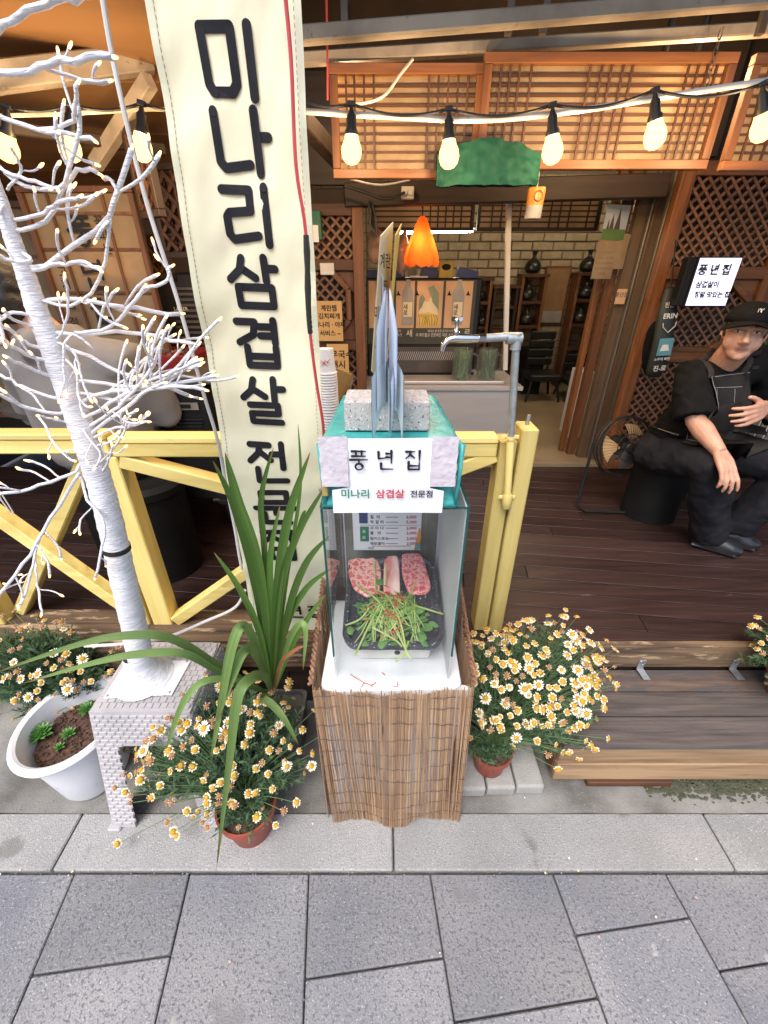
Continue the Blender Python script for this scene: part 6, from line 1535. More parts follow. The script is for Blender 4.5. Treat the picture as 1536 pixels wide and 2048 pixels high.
# shelves with black vases
def vase(parent, c, s):
    return MB().lathe([(.0, 0), (.03, 0), (.052, .02), (.055, .045), (.042, .07), (.018, .088), (.012, .105), (.015, .12), (.024, .132), (.02, .132), (.01, .12)], c, n=18, cap=False, M=Matrix.Scale(s, 4))
def shelf(u0, u1, tiers, vt, lab, vases, mm='brown_wood', vlab=''):
    y = BY - .22; a, c = P(u0, 640, y=y), P(u1, 640, y=y)
    t = thing('wall_shelf', ((a.x + c.x) / 2, y, .41), lab, 'shelf', 'wooden shelves on the brick wall')
    zt = zat(vt, y)
    for xx in (a.x, c.x - .03): MB().box(xx, xx + .03, y, y + .18, .412, zt - .016).build('side_panel', mm, t, bevel=.002)
    for v in tiers: z = zat(v, y); MB().box(a.x - (.012 if v == tiers[0] else -.031), c.x + (.012 if v == tiers[0] else -.031), y - (.004 if v == tiers[0] else 0), y + .18, z - .03, z).build('shelf_board', 'brown_wood_x', t, bevel=.002)
    for i, (u, v, s) in enumerate(vases):
        p = P(u, v, y=y + .08); o = vase(None, (p.x, p.y, p.z), s).build('black_vase', 'black_glaze', None, smooth=True)
        tag(o, ('topmost ', 'middle ', 'lowest ')[i] + vlab if len(vases) > 2 else ('upper ', 'lower ')[i] + vlab, 'vase', 'black vases on the wooden shelves')
shelf(1033, 1083, (548, 602, 651, 700), 548, 'wooden wall shelf with black vases beside the framed scroll', ((1064, 547, 1.5), (1053, 601, 1.45), (1050, 650, 1.45)), vlab='black bottle vase on the shelf nearer the white post')
shelf(1140, 1188, (545, 598, 648, 695), 545, 'wooden wall shelf with black vases next to the sliding doors', ((1173, 544, 1.5), (1168, 597, 1.45), (1156, 647, 1.45)), vlab='black bottle vase on the shelf next to the sliding doors')
shelf(952, 978, (555, 603, 653), 555, 'narrow wooden shelf with dark jars between cooler and white post', ((958, 602, 1.2), (962, 652, 1.2)), vlab='small dark jar on the narrow shelf beside the cooler')
shelf(982, 1030, (570, 612, 660), 570, 'dark cabinet with glasses beside the white post', (), 'dark_wood_z')
yq = BY - .03
fs_ = thing('framed_scroll', P(1105, 640, y=yq), 'brown framed hanging scroll on the brick wall between the vase shelves', 'picture')
bx_uv(1083, 1135, 532, 648, yq, .02, 'frame', 'brown_wood', fs_, .003); bx_uv(1087, 1131, 537, 643, yq - .004, .003, 'scroll_print', 'kraft', fs_); MATS['scroll'] = mat('scroll', (.3, .18, .085), .6, (.25, .14, .06), scale=12); fs_.children[-1].data.materials[0] = MATS['scroll']
bx_uv(1082, 1122, 622, 645, yq - .01, .004, 'card', 'bottle_glass', fs_)
# bar chairs, dark
for k, (u, v, lab) in enumerate(((1095, 670, 'black strapped bar chair below the framed scroll'), (1165, 715, 'black low bar chair beside the sliding doors'))):
    y = 4.55; p = P(u, v, y=y); t = thing('bar_chair', (p.x, y, .41), lab, 'chair', 'black chairs inside the room')
    zs = zat(750 if k == 0 else 760, y); x = p.x; w_ = .13
    for i in range(4 if k == 0 else 2): MB().box(x - w_, x + w_, y + .1, y + .13, zs + .08 + .085 * i, zs + .155 + .085 * i).build('back_slat', 'black_metal', t, bevel=.008)
    MB().box(x - w_ * 1.2, x + w_ * 1.2, y - .18, y + .15, zs - .03, zs + .03).build('seat', 'black_metal', t, bevel=.01)
    for dx in (-1, 1):
        for dy in (-.15, .12): MB().tube([(x + dx * w_, y + dy, zs - .03), (x + dx * w_ * 1.3, y + dy * 1.2, .412)], .013, 8).build('leg', 'black_metal', t, smooth=True)
        MB().tube([(x + dx * w_ * .8, y + .12, zs), (x + dx * w_ * .8, y + .125, zs + .4 if k == 0 else zs + .26)], .01, 8).build('back_post', 'black_metal', t, smooth=True)
blk(1050, 1085, 700, 790, 4.7, .3, 'black_metal', 'dark_cabinet', 'dark low cabinet behind the bar chairs', 'cabinet')
blk(1150, 1176, 745, 880, 3.3, .2, 'white_plastic', 'white_bin', 'tall white bin standing behind the sliding door stack', 'bin')
# paper lantern tin hanging
t = thing('hanging_tin', P(1067, 405, y=2.0), 'orange printed tin hanging below the green plastic sheet', 'tin')
c = P(1067, 425, y=2.0); h0, h1, h2 = zat(438, 2.0), zat(412, 2.0), zat(376, 2.0)
MB().lathe([(.028, h0), (.03, h0 + .004), (.031, h1 + .001)], (c.x, 2.0, 0), n=22).build('tin_base', 'bottle_glass', t, smooth=True)
MB().lathe([(.031, h1), (.033, h2 - .004), (.031, h2)], (c.x, 2.0, 0), n=22).build('tin_wrap', 'orange_print', t, smooth=True)
MB().tube([(c.x, 2.0, h2), (c.x, 2.0, h2 + .1)], .002, 5).build('string', 'white_cable', t)
gp = [(c.x + .016 * math.cos(a * .6283), 1.966, (h1 + h2) / 2 + .016 * math.sin(a * .6283)) for a in range(11)]
MB().tube(gp, .002, 5, cap=False).build('ring_print', 'red_cord', t)
# junction box and wires on lintel
o = blk(803, 828, 372, 398, 2.62, .03, 'socket', 'wall_socket', 'beige double socket box on the dark lintel', 'socket')
for du in (-5, 6): p = P(815 + du, 385, y=2.615); MB().lathe([(.012, 0), (.011, .006)], (0, 0, 0), n=12, M=Matrix.Translation(p) @ Matrix.Rotation(R(90), 4, 'X')).build('outlet', 'white_paint', o)
tag(MB().tube(bez([P(690, 372, y=2.6), P(730, 385, y=2.6), P(770, 398, y=2.6), P(810, 385, y=2.6)], 20), .006, 6).build('black_wire', 'black_rubber', None, smooth=True), 'black wire looping to the socket on the lintel', 'wire')
tag(MB().tube(bez([P(740, 400, y=2.66), P(738, 440, y=2.66), P(752, 470, y=2.66), P(750, 430, y=2.66), P(742, 405, y=2.66)], 24), .006, 6).build('black_wire', 'black_rubber', None, smooth=True), 'black wire loop hanging at the doorway post', 'wire')
tag(MB().tube(bez([P(700, 358, y=2.3), P(760, 370, y=2.3), P(820, 360, y=2.3)], 14), .004, 6).build('white_wire', 'white_cable', None, smooth=True), 'white wire hanging under the smaller lattice', 'wire')

# notices on the left screen
def notice(u0, u1, v0, v1, y, lines, lab, mm='kraft', sz=.03, ink='ink'):
    a, c = P(u0, (v0 + v1) / 2, y=y), P(u1, (v0 + v1) / 2, y=y); z0, z1 = zat(v1, y), zat(v0, y)
    t = thing('paper_notice', ((a.x + c.x) / 2, y, z0), lab, 'notice', 'paper notices at the doorway')
    MB().box(a.x, c.x, y, y + .002, z0, z1).build('sheet', mm, t)
    for s_, v in lines: text(s_, ((a.x + c.x) / 2, y - .0006, zat(v, y)), FX, FZ, sz, ink, t, .015)
    return t
notice(633, 685, 602, 682, 2.66, (('계란찜', 617), ('김치찌개', 633), ('미나리 · 야채', 650), ('서비스 ~', 667)), 'tan paper notice with four handwritten lines on the brown lattice screen', sz=.034)
notice(655, 697, 688, 745, 2.655, (('열무국수', 710), ('개시', 730)), 'tan noodle notice half hidden behind the paper cups', sz=.05)
# paper cups, stacked
cu0 = P(655, 840, y=1.6); zc = zat(845, 1.6); k = 0
x = P(655, 780, y=1.6).x
def cup(z, lab, top=False):
    t = thing('paper_cup', (x, 1.6, z), lab, 'paper cup', 'stacked paper cups')
    h = .085
    MB().lathe([(.0385, 0), (.04, .002), (.0385, .006), (.036, .007), (.03, h), (.026, h), (.034, .01)], (x, 1.6, z), n=26, cap=False).build('cup_wall', 'cup_white', t, smooth=True)
    if top: MB().lathe([(.0005, h - .004), (.0285, h - .004)], (x, 1.6, z), n=20, cap=False).build('cup_base', 'cup_white', t)
    if top:
        for q in range(3): MB().tube([(x - .03 + .02 * q, 1.6 - .037, z + .02 + .01 * q), (x - .01 + .012 * q, 1.6 - .0365, z + .05), (x + .01 + .006 * q, 1.6 - .034, z + .03 + .012 * q)], .0012, 5).build('line_print', 'ink_red', t)
    return t
ztop = zat(697, 1.6) - .085
z = ztop; first = True
while z > zat(850, 1.6) - .03:
    cup(z, 'upturned printed paper cup topping the stack beside the banner' if first else 'white paper cup within the stack beside the banner', first); z -= .0098 if z > zat(808, 1.6) else .011; first = False
tag(MB().box(x - .12, x + .16, 1.5, 1.7, z - .05, z).build('side_ledge', 'dark_wood', None, bevel=.003), 'small dark ledge under the stack of paper cups', 'ledge')
m = MB(); cA = P(690, 770, y=1.75)
m.add([P(672, 735, y=1.75), P(705, 748, y=1.75), P(700, 775, y=1.75), P(682, 815, y=1.8), P(672, 812, y=1.75), P(676, 740, y=1.85), P(708, 752, y=1.85), P(702, 780, y=1.85), P(684, 815, y=1.88)], [(0, 1, 2, 3, 4), (8, 7, 6, 5), (0, 5, 6, 1), (1, 6, 7, 2), (2, 7, 8, 3)])
tag(m.build('amber_scoop', 'amber', None, bevel=.003), 'amber plastic scoop leaning behind the paper cups', 'scoop')

# LED sign, bag, fan, calendar at the right
SYl = 2.45
cs = P(1425, 565, y=SYl)
ls = thing('light_sign', (cs.x, SYl, zat(612, SYl)), 'slim lit white sign with handwritten style lettering on the orange screen', 'sign')
x0, x1, z0, z1 = P(1385, 565, y=SYl).x, P(1466, 565, y=SYl).x, zat(611, SYl), zat(516, SYl)
# the sign hangs turned a little, with a deep dark left side
MB().box(x0 - .006, x1 + .006, SYl, SYl + .05, z0 - .006, z1 + .006).build('case', 'black_plastic', ls, bevel=.003)
MB().box(x0, x1, SYl - .003, SYl - .0008, z0, z1).build('lit_face', 'screen', ls)
MB().box(x0 - .05, x0 - .008, SYl + .006, SYl + .06, z0 - .002, z1 + .004).build('side_housing', 'black_plastic', ls, bevel=.003)
for s_, u, v, zz_, bo in (('풍 년 집', 1428, 541, .05, .04), ('삼겹살이', 1414, 570, .032, .045), ('정말 맛있는 집', 1423, 590, .03, .045)):
    p = P(u, v, y=SYl - .003); text(s_, (p.x, SYl - .0045, p.z), FX, FZ, zz_, 'ink_black', ls, bo)
# bag hanging
bg_ = thing('umbrella_bag', P(1320, 750, y=2.55), 'long black hanging bag with white lettering and a blue badge on the screen', 'bag')
pa = bez([P(1342, 575, y=2.58), P(1335, 620, y=2.55), P(1325, 680, y=2.53), P(1312, 735, y=2.53), P(1308, 750, y=2.54)], 20)
MB().tube(pa, [(.03 + .022 * min(1, i / 6) - (.012 * max(0, i - 16) / 4)) for i in range(len(pa))], 14, flat=.55, up=(1, 0, 0)).build('bag_body', 'bag_green', bg_, smooth='all')
pb2 = bez([P(1325, 640, y=2.6), P(1304, 690, y=2.6), P(1300, 750, y=2.6)], 12)
MB().tube(pb2, [.02, .04, .05, .055, .055, .05, .05, .05, .05, .045, .04, .035, .02][:len(pb2)], 12, flat=.5, up=(1, 0, 0)).build('rear_fold', 'black_cloth', bg_, smooth='all')
MB().tube([pa[0], P(1352, 480, y=2.62)], .004, 6).build('strap', 'black_rubber', bg_)
ax = (pa[0] - pa[-1]).normalized(); rt = Vector((ax.z, 0, -ax.x))
def onbag(v, s_, size, mm, du=0): 
    i = min(range(len(pa)), key=lambda k_: abs(pa[k_].z - zat(v, 2.53))); text(s_, pa[i] + Vector((du, -.034, 0)), rt, ax, size, mm, bg_, .02)
onbag(608, '진한게', .028, 'ink_white'); onbag(628, 'ERIN', .036, 'ink_white'); onbag(718, '소주에 빠진', .018, 'ink_white'); onbag(732, '진-로', .034, 'ink_white')
i = min(range(len(pa)), key=lambda k_: abs(pa[k_].z - zat(655, 2.53))); c = pa[i] + Vector((0, -.035, .01)); Fb = frame(c, rt, ax)
MB().tube([Fb @ Vector((-.035, .02, 0)), Fb @ Vector((-.032, 0, 0)), Fb @ Vector((0, -.03, 0)), Fb @ Vector((.032, 0, 0)), Fb @ Vector((.035, .02, 0))], .0025, 5).build('crest_print', 'ink_white', bg_)
i = min(range(len(pa)), key=lambda k_: abs(pa[k_].z - zat(690, 2.53))); Fb = frame(pa[i] + Vector((0, -.036, 0)), rt, ax)
MB().prism([(-.04, -.045), (.04, -.045), (.042, .045), (-.036, .045)], 0, .001, Fb).build('badge_print', 'teal_print', bg_); MB().prism([(-.025, -.02), (.025, -.02), (.015, .012), (-.015, .012)], .0012, .0022, Fb).build('badge_print', 'ink_white', bg_)
# floor fan
fc = P(1248, 893, y=2.2); R_ = .162
fa = thing('floor_fan', (fc.x, 2.3, DZ), 'black floor fan with tan and grey blades on the deck', 'fan')
MF = Matrix.Translation(fc) @ Matrix.Rotation(R(78), 4, 'X') @ Matrix.Rotation(R(8), 4, 'Y')
def ring(r, z, th, nm, n=40, m_='black_metal'): MB().tube([MF @ Vector((r * math.cos(6.2832 * i / n), r * math.sin(6.2832 * i / n), z)) for i in range(n + 1)], th, 6, cap=False).build(nm, m_, fa, smooth=True)
ring(R_, 0, .006, 'guard_ring'); ring(R_ * .98, .03, .003, 'guard_ring'); ring(R_ * .98, -.03, .003, 'guard_ring'); ring(R_ * .45, .048, .0025, 'guard_ring')
for i in range(48):
    a = 6.2832 * i / 48; q = bez([MF @ Vector((.03 * math.cos(a), .03 * math.sin(a), .055)), MF @ Vector((R_ * .7 * math.cos(a + .12), R_ * .7 * math.sin(a + .12), .045)), MF @ Vector((R_ * .985 * math.cos(a + .18), R_ * .985 * math.sin(a + .18), .005))], 6)
    MB().tube(q, .0011, 4, cap=False).build('guard_wire', 'black_metal', fa)
for i, mm in enumerate(('fan_blade_tan', 'fan_blade', 'fan_blade_tan')):
    a0 = R(175 + 120 * i)
    MB().grid(lambda s_, c: MF @ Vector(((.03 + .095 * c) * math.cos(a0 + (s_ - .5) * (.5 + .75 * c ** .7) + .2 * c), (.03 + .095 * c) * math.sin(a0 + (s_ - .5) * (.5 + .75 * c ** .7) + .2 * c), .012 * (s_ - .5) * 2)), 10, 8).build('blade', mm, fa, smooth='all')
MB().lathe([(.001, .062), (.022, .06), (.03, .05), (.03, .02), (.026, .018)], n=20, M=MF, cap=False).build('hub', 'black_metal', fa, smooth=True)
MB().lathe([(.05, -.09), (.055, -.08), (.055, -.03), (.03, -.02)], n=18, M=MF).build('motor', 'black_metal', fa, smooth=True)
st_ = [fc + Vector((-R_ * 1.06, 0, .02)), (fc.x - R_ * 1.15, 2.18, DZ + .02), (fc.x - R_ * 1.0, 2.12, DZ + .013), (fc.x + R_ * .8, 2.1, DZ + .013), (fc.x + R_ * 1.12, 2.16, DZ + .02), fc + Vector((R_ * 1.06, 0, .02))]
MB().tube(st_, .0085, 8).build('stand', 'black_metal', fa, smooth=True)
# calendar on the glass and small notice
ca = thing('wall_calendar', P(1225, 560, y=2.8), 'wall calendar with a temple photograph hanging at the sliding doors', 'calendar')
Fc = frame(P(1222, 480, y=2.8), Vector((1, .35, 0)), FZ)
MB().box(-.075, .085, .0, .16, 0, .0012, Fc).build('photo_print', 'sky_print', ca); MB().box(-.075, .085, .0, .05, .0013, .002, Fc).build('photo_print', 'grass_print', ca)
for x, s_ in ((-.02, .8), (.02, 1.1), (-.045, .5)): MB().prism([(x - .018 * s_, .05), (x + .018 * s_, .05), (x + .008 * s_, .05 + .05 * s_), (x, .05 + .09 * s_), (x - .008 * s_, .05 + .05 * s_)], .002, .0028, Fc).build('temple_print', 'tower_print', ca)
MB().box(-.085, .06, -.19, -.002, 0, .0012, Fc).build('date_sheet', 'lattice_paper', ca)
for r_ in range(5):
    text(' '.join(str(1 + c_ + 7 * r_) for c_ in range(7) if 1 + c_ + 7 * r_ < 32), Fc @ Vector((-.012, -.06 - .026 * r_, .0012)), Vector((1, .35, 0)), FZ, .014, 'ink_grey', ca)
MB().box(.06, .13, -.14, .03, .0, .001, Fc).build('side_sheet', 'lattice_paper', ca)
notice(1232, 1252, 578, 608, 2.83, (('풍년집', 590),), 'small pale notice on the sliding door edge', 'peach', .03, 'ink_grey')

# ================================================================== LEFT SEATING AREA
# calligraphy lattice
QY = 2.35
q0 = P(150, 700, y=QY)
qs = thing('lettered_lattice', (q0.x, QY, .9), 'tall papered lattice with brush lettering glowing behind the twig tree', 'lattice panel')
qx0, qx1, qz0, qz1 = -1.64, -1.12, .8, zat(372, QY)
Fq = frame((0, QY, 0), FX, FZ)
pgrid(qs, Fq, qx0, qx1, qz0, qz1, (.22, .74), (.12, .29, .46, .63, .8, .93), .012, 'brown_wood', .024, 'brown_wood')
for ch, v in (('풍', 463), ('년', 550), ('집', 622)):
    p = P(165 if ch == '풍' else (192 if ch == '년' else 208), v, y=QY); glyph(ch, frame((p.x, QY - .008, p.z), FX, FZ), .11, .11, .018, 'ink_black', qs, vary=.3)
for s_, u, v in (('꽃', 200, 445), ('피', 210, 473), ('는', 218, 500), ('고', 128, 545), ('기', 135, 570), ('점', 152, 645), ('집', 145, 610)):
    p = P(u, v, y=QY); text(s_, (p.x, QY - .008, p.z), FX, FZ, .05, 'ink', qs, .01)
qs2 = thing('lettered_lattice', (-2.2, 2.6, .9), 'pale papered lattice behind the seated guest', 'lattice panel')
pgrid(qs2, frame((0, 2.6, 0), FX, FZ), -2.6, -1.72, .8, 1.9, (.25, .5, .75), (.2, .4, .6, .8), .012, 'brown_wood', .03, 'brown_wood')
# slatted dark lattices near the banner
def tilted(u0, u1, v0, v1, y, rot, lab, n=9):
    c = P((u0 + u1) / 2, (v0 + v1) / 2, y=y); w_ = abs(P(u1, (v0 + v1) / 2, y=y).x - P(u0, (v0 + v1) / 2, y=y).x) / 2; h = abs(zat(v0, y) - zat(v1, y)) / 2
    t = thing('dark_lattice', (c.x, y, c.z - h), lab, 'lattice panel', 'dark lattices beside the banner')
    F = Matrix.Translation(c) @ Matrix.Rotation(R(rot), 4, 'Z') @ Matrix.Rotation(R(90), 4, 'X')
    pgrid(t, F, -w_, w_, -h, h, [i / 4 for i in range(1, 4)], [i / n for i in range(1, n)], .01, 'brown_wood_x', .025, 'dark_wood', 'wall_dark')
    diamond(t, rectp(-w_ + .03, w_ - .03, -h + .03, h - .03), F @ Matrix.Translation((0, 0, .012)), .05, .016, 'brown_wood_x')
tilted(245, 330, 250, 440, 2.05, -40, 'slatted dark wood lattice hanging behind the white cable')
tilted(300, 420, 330, 520, 2.3, -20, 'larger dark wood lattice partly behind the yellow banner')
tilted(285, 345, 470, 560, 2.5, -15, 'small dark lattice below the larger one beside the banner', 5)
# fridge with lit poster, crate of bottles, black cabinet
fr_ = thing('drinks_fridge', (-1.05, 2.5, DZ), 'black drinks fridge with a lit food poster behind the fence', 'fridge')
bx_uv(272, 430, 545, 860, 2.5, .5, 'case', 'black_metal', fr_, .01)
MATS['fridge_panel'] = MATS['black_metal']
p0 = (286, 318); bx_uv(280, 312, 608, 692, 2.49, .006, 'lit_poster', 'screen_menu', fr_)
c = P(297, 640, y=2.486); MB().lathe([(.026, 0), (.026, .001)], (0, 0, 0), n=20, M=Matrix.Translation(c) @ Matrix.Rotation(R(90), 4, 'X')).build('dish_print', 'leaf_dry', fr_)
MB().tube([c + Vector((.034 * math.cos(a * .52), 0, .034 * math.sin(a * .52))) for a in range(13)], .0022, 5, cap=False).build('plate_print', 'ink', fr_)
for i in range(11): bx_uv(352, 418, 575 + 11 * i, 580 + 11 * i, 2.49, .008, 'grille_bar', 'steel_dark', fr_)
text('LAGER', P(362, 618, y=2.488), FX, FZ, .025, 'cream_paper', fr_)
cr = thing('bottle_crate', P(345, 760, y=2.2), 'dark red crate full of bottle tops behind the fence', 'crate')
bx_uv(298, 388, 712, 765, 2.2, .3, 'crate_body', 'red_crate', cr, .005)
random.seed(3)
for i in range(15):
    p = P(304 + 5.6 * i, 705 + (i % 3) * 3, y=2.24 + .07 * (i % 3)); MB().lathe([(.012, -.03), (.012, .0), (.014, .002), (.014, .012), (.01, .015)], p, n=10).build('bottle_top', random.choice(('amber', 'chrome', 'bottle_glass')), cr, smooth=True)
cb = thing('black_cabinet', P(370, 870, y=1.75), 'black cabinet with a small control panel behind the top rail', 'cabinet')
bx_uv(330, 432, 775, 1000, 1.75, .4, 'case', 'black_plastic', cb, .01); bx_uv(332, 430, 752, 770, 1.74, .42, 'top', 'steel_dark', cb, .006)
bx_uv(355, 396, 806, 820, 1.742, .006, 'control_panel', 'alu_dull', cb); bx_uv(358, 380, 809, 817, 1.738, .004, 'display', 'black_plastic', cb)
for i in range(8): bx_uv(345, 405, 838 + 7 * i, 841 + 7 * i, 1.745, .006, 'vent_slat', 'black_metal', cb)
# black bins and table under
tb = thing('round_table', (-1.35, 1.95, DZ), 'dark drum table behind the fence', 'table')
MB().lathe([(.34, .69), (.36, .7), (.36, .72), (.34, .73)], (-1.35, 2.0, DZ), n=32).build('table_top', 'steel_dark', tb, smooth=True); MB().lathe([(.2, 0), (.2, .69)], (-1.35, 2.0, DZ), n=28).build('drum', 'black_metal', tb, smooth=True)
sb2 = thing('drum_stool', (-1.02, 1.62, DZ), 'black drum stool with round seat behind the yellow post', 'stool')
MB().lathe([(.15, .0), (.15, .4), (.16, .41), (.16, .44), (.14, .46)], (-1.02, 1.62, DZ), n=26).build('drum', 'black_plastic', sb2, smooth=True)
bn2 = thing('black_bin', (-.48, 1.55, DZ), 'tall tapered black bin behind the yellow banner', 'bin')
def bring(z, a): return [(-.48 + x, 1.55 + y, DZ + z) for x, y in rrect(-a, a, -a, a, .03)]
m = MB(); loft(m, [bring(.002, .1), bring(.45, .14), bring(.455, .155), bring(.5, .155), bring(.53, .14)]); m.build('bin_body', 'black_plastic', bn2, smooth=True)
MB().tube([(-.64, 1.4, DZ + .47), (-.32, 1.4, DZ + .47)], .006, 6).build('rim_bar', 'black_metal', bn2)
tag(MB().box(-.82, -.6, 2.0, 2.02, DZ + .002, 1.0).build('brown_board', 'brown_wood', None), 'brown board standing on the deck behind the fence brace', 'board')
cl2 = P(5, 1000, y=1.15); m = MB(); m.tube([cl2 + Vector((0, 0, .05)), cl2 + Vector((-.004, 0, .0)), cl2 + Vector((.006, 0, -.05)), cl2 + Vector((.014, 0, -.045)), cl2 + Vector((.006, 0, .03))], .002, 6); tag(m.build('wire_hook', 'white_cable', None, smooth=True), 'bent white wire hook hanging on the fence brace', 'hook')
# wall lamp in the left room
wlp = thing('wall_lamp', P(268, 545, y=2.6), 'small glowing warm lamp deep behind the twig tree', 'lamp')
MB().ball(P(268, 540, y=2.6), .03).build('glass_bulb', 'bulb_glow', wlp, smooth='all'); lamp('bulb_light', P(268, 540, y=2.6), 5); MB().lathe([(.05, .03), (.03, .06), (.01, .08)], P(268, 540, y=2.6), n=16, cap=False).build('shade', 'black_metal', wlp, smooth=True)
tag(MB().box(-2.6, -1.0, 2.9, 2.95, 1.2, 1.32).build('plum_band', 'plum', None), 'dull plum coloured board on the rear wall of the seating area', 'board')

# ================================================================== PEOPLE
def fuse(name, mb, mm, parent, vox, smooth_it=6, sub=0):
    """turn overlapping lofts into one continuous skin"""
    o = mb.build(name, mm, None, origin=(0, 0, 0))
    md = o.modifiers.new('r', 'REMESH'); md.mode = 'VOXEL'; md.voxel_size = vox; md.use_smooth_shade = True
    if smooth_it: ms = o.modifiers.new('s', 'SMOOTH'); ms.factor = .5; ms.iterations = smooth_it
    dg = bpy.context.evaluated_depsgraph_get(); me = bpy.data.meshes.new_from_object(o.evaluated_get(dg)); o.modifiers.clear()
    old = o.data; o.data = me; bpy.data.meshes.remove(old); me.name = name
    if not me.materials: me.materials.append(MATS[mm])
    me.polygons.foreach_set('use_smooth', [True] * len(me.polygons))
    if parent is not None: adopt(o, parent)
    return o
V = Vector
random.seed(77)
# ---- seated worker in black apron
W = {}
hd = P(1488, 668, y=1.86)                      # head centre
shR, shL = P(1378, 752, y=1.92), V((1.70, 1.98, 1.235))
neck = V((hd.x + .015, 1.93, 1.235)); chest = V((1.525, 1.96, 1.08)); belly = V((1.5, 2.0, .92)); hip = V((1.5, 2.05, .8))
hipR, hipL = V((1.40, 2.03, .79)), V((1.61, 2.05, .79))
kneeR, kneeL = P(1425, 928, y=1.7), V((1.86, 1.72, .84))
ankR, ankL = P(1415, 1065, y=1.78), P(1478, 1045, y=1.8)
toeR, toeL = P(1462, 1092, z=DZ + .045), P(1497, 1078, z=DZ + .05)
elR = P(1392, 842, y=1.8); wrR = P(1440, 905, y=1.66); 
elL = V((1.84, 1.86, 1.0)); wrL = P(1530, 815, y=1.74)
man = thing('tmp_anchor', (0, 0, 0), 'x', 'x')
b = MB()
def limb(pts, rs, n=14): b.tube(pts, rs, n)
# head: skull, jaw, nose, brow, ears, lips in one skin
yaw = R(-30)
HM = Matrix.Translation(hd) @ Matrix.Rotation(yaw, 4, 'Z') @ Matrix.Rotation(R(2), 4, 'Y') @ Matrix.Rotation(R(-3), 4, 'X') @ Matrix.Scale(.93, 4)
def hb(c, r, n=20, k=14): b.ball(HM @ V(c), r, n, k, M=HM.to_3x3().to_4x4())
hb((0, .012, .03), (.076, .094, .086)); hb((0, -.012, -.028), (.067, .078, .072)); hb((0, -.032, -.072), (.047, .05, .036)); hb((0, -.06, -.088), (.024, .022, .018)); hb((.046, -.038, -.03), (.024, .032, .036)); hb((-.046, -.038, -.03), (.024, .032, .036))
b.tube([HM @ V((0, -.083, .018)), HM @ V((0, -.095, -.006)), HM @ V((0, -.106, -.025)), HM @ V((0, -.092, -.036))], [.009, .0105, .0135, .011], 10)
hb((.013, -.092, -.029), (.009, .01, .008), 10, 8); hb((-.013, -.092, -.029), (.009, .01, .008), 10, 8)
b.tube([HM @ V((-.045, -.07, .028)), HM @ V((-.02, -.086, .03)), HM @ V((.02, -.086, .03)), HM @ V((.045, -.07, .028))], [.008, .0095, .0095, .008], 8)
for s_ in (-1, 1): hb((s_ * .077, .01, -.002), (.009, .018, .03), 12, 10)
b.tube([HM @ V((-.022, -.075, -.056)), HM @ V((0, -.079, -.0545)), HM @ V((.022, -.072, -.056))], [.003, .006, .003], 8); b.tube([HM @ V((-.018, -.072, -.065)), HM @ V((0, -.078, -.066)), HM @ V((.018, -.069, -.065))], [.003, .0065, .003], 8)
limb([HM @ V((0, .02, -.06)), neck + V((0, .0, .01)), neck - V((0, -.02, .06))], [.056, .058, .075])
limb([neck - V((0, -.02, .04)), chest, belly, hip], [(.1, .08), (.155, .1), (.15, .11), (.16, .12)], 20)
limb([neck - V((0, -.01, .04)), shR, shR.lerp(elR, .5), elR, elR.lerp(wrR, .3), elR.lerp(wrR, .7), wrR], [.045, .046, .042, .04, .043, .034, .027])
limb([neck - V((0, -.01, .04)), shL, shL.lerp(elL, .5), elL, elL.lerp(wrL, .3), elL.lerp(wrL, .7), wrL], [.045, .046, .042, .04, .043, .034, .027])
limb([hip, hipR, hipR.lerp(kneeR, .5), kneeR, kneeR.lerp(ankR, .3), ankR], [.1, .09, .082, .06, .058, .04]); limb([hip, hipL, hipL.lerp(kneeL, .5), kneeL, kneeL.lerp(ankL, .3), ankL], [.1, .09, .082, .06, .058, .04])
limb([ankR, toeR - V((0, 0, .015))], [.032, .016]); limb([ankL, toeL - V((0, 0, .015))], [.032, .016])
def hand(wr, fwd, out, palmn, size=1.0, curls=(.6, .55, .6, .7), spread=.16, thumbdir=1, thumbopen=.7):
    """palm and five fingers; fwd along the hand, out across the knuckles (towards the thumb), palmn from the palm surface"""
    f = V(fwd).normalized(); o = (V(out) - f * V(out).dot(f)).normalized(); n = f.cross(o).normalized()
    if n.dot(V(palmn)) < 0: n = -n
    s = size
    kn = wr + f * .088 * s
    for i in range(4):
        q = (i - 1.5) * -1
        b.tube([wr + o * q * .010 * s, wr + f * .045 * s + o * q * .0165 * s - n * .003, kn + o * q * .0195 * s], [.0165 * s, .0155 * s, .0115 * s], 10)
    for i in range(4):
        q = (1.5 - i); base = kn + o * q * .0195 * s
        ln = (.042, .047, .043, .034)[i] * s; d = (f + o * q * spread * .35).normalized(); p = base; pts = [base - f * .012 * s, base]; ang = 0
        for j, (lf_, cf) in enumerate(((1, .55), (.68, 1.0), (.55, .75))):
            ang += curls[i] * cf; dd = (d * math.cos(ang) + n * math.sin(ang)).normalized(); p = p + dd * ln * lf_; pts.append(p)
        b.tube(pts, [.0105 * s, .0102 * s, .0092 * s, .0082 * s, .0062 * s], 10)
    tb0 = wr + f * .022 * s + o * .016 * s; d = (f * .75 + o * thumbopen + n * .25).normalized(); t1 = tb0 + d * .042 * s; t2 = t1 + (d + f * .35).normalized() * .03 * s; t3 = t2 + (d * .6 + f * .6 + n * .15).normalized() * .024 * s
    b.tube([tb0, t1, t2, t3], [.0165 * s, .0125 * s, .0105 * s, .0075 * s], 10)
hf = P(1455, 940, y=1.6) - wrR
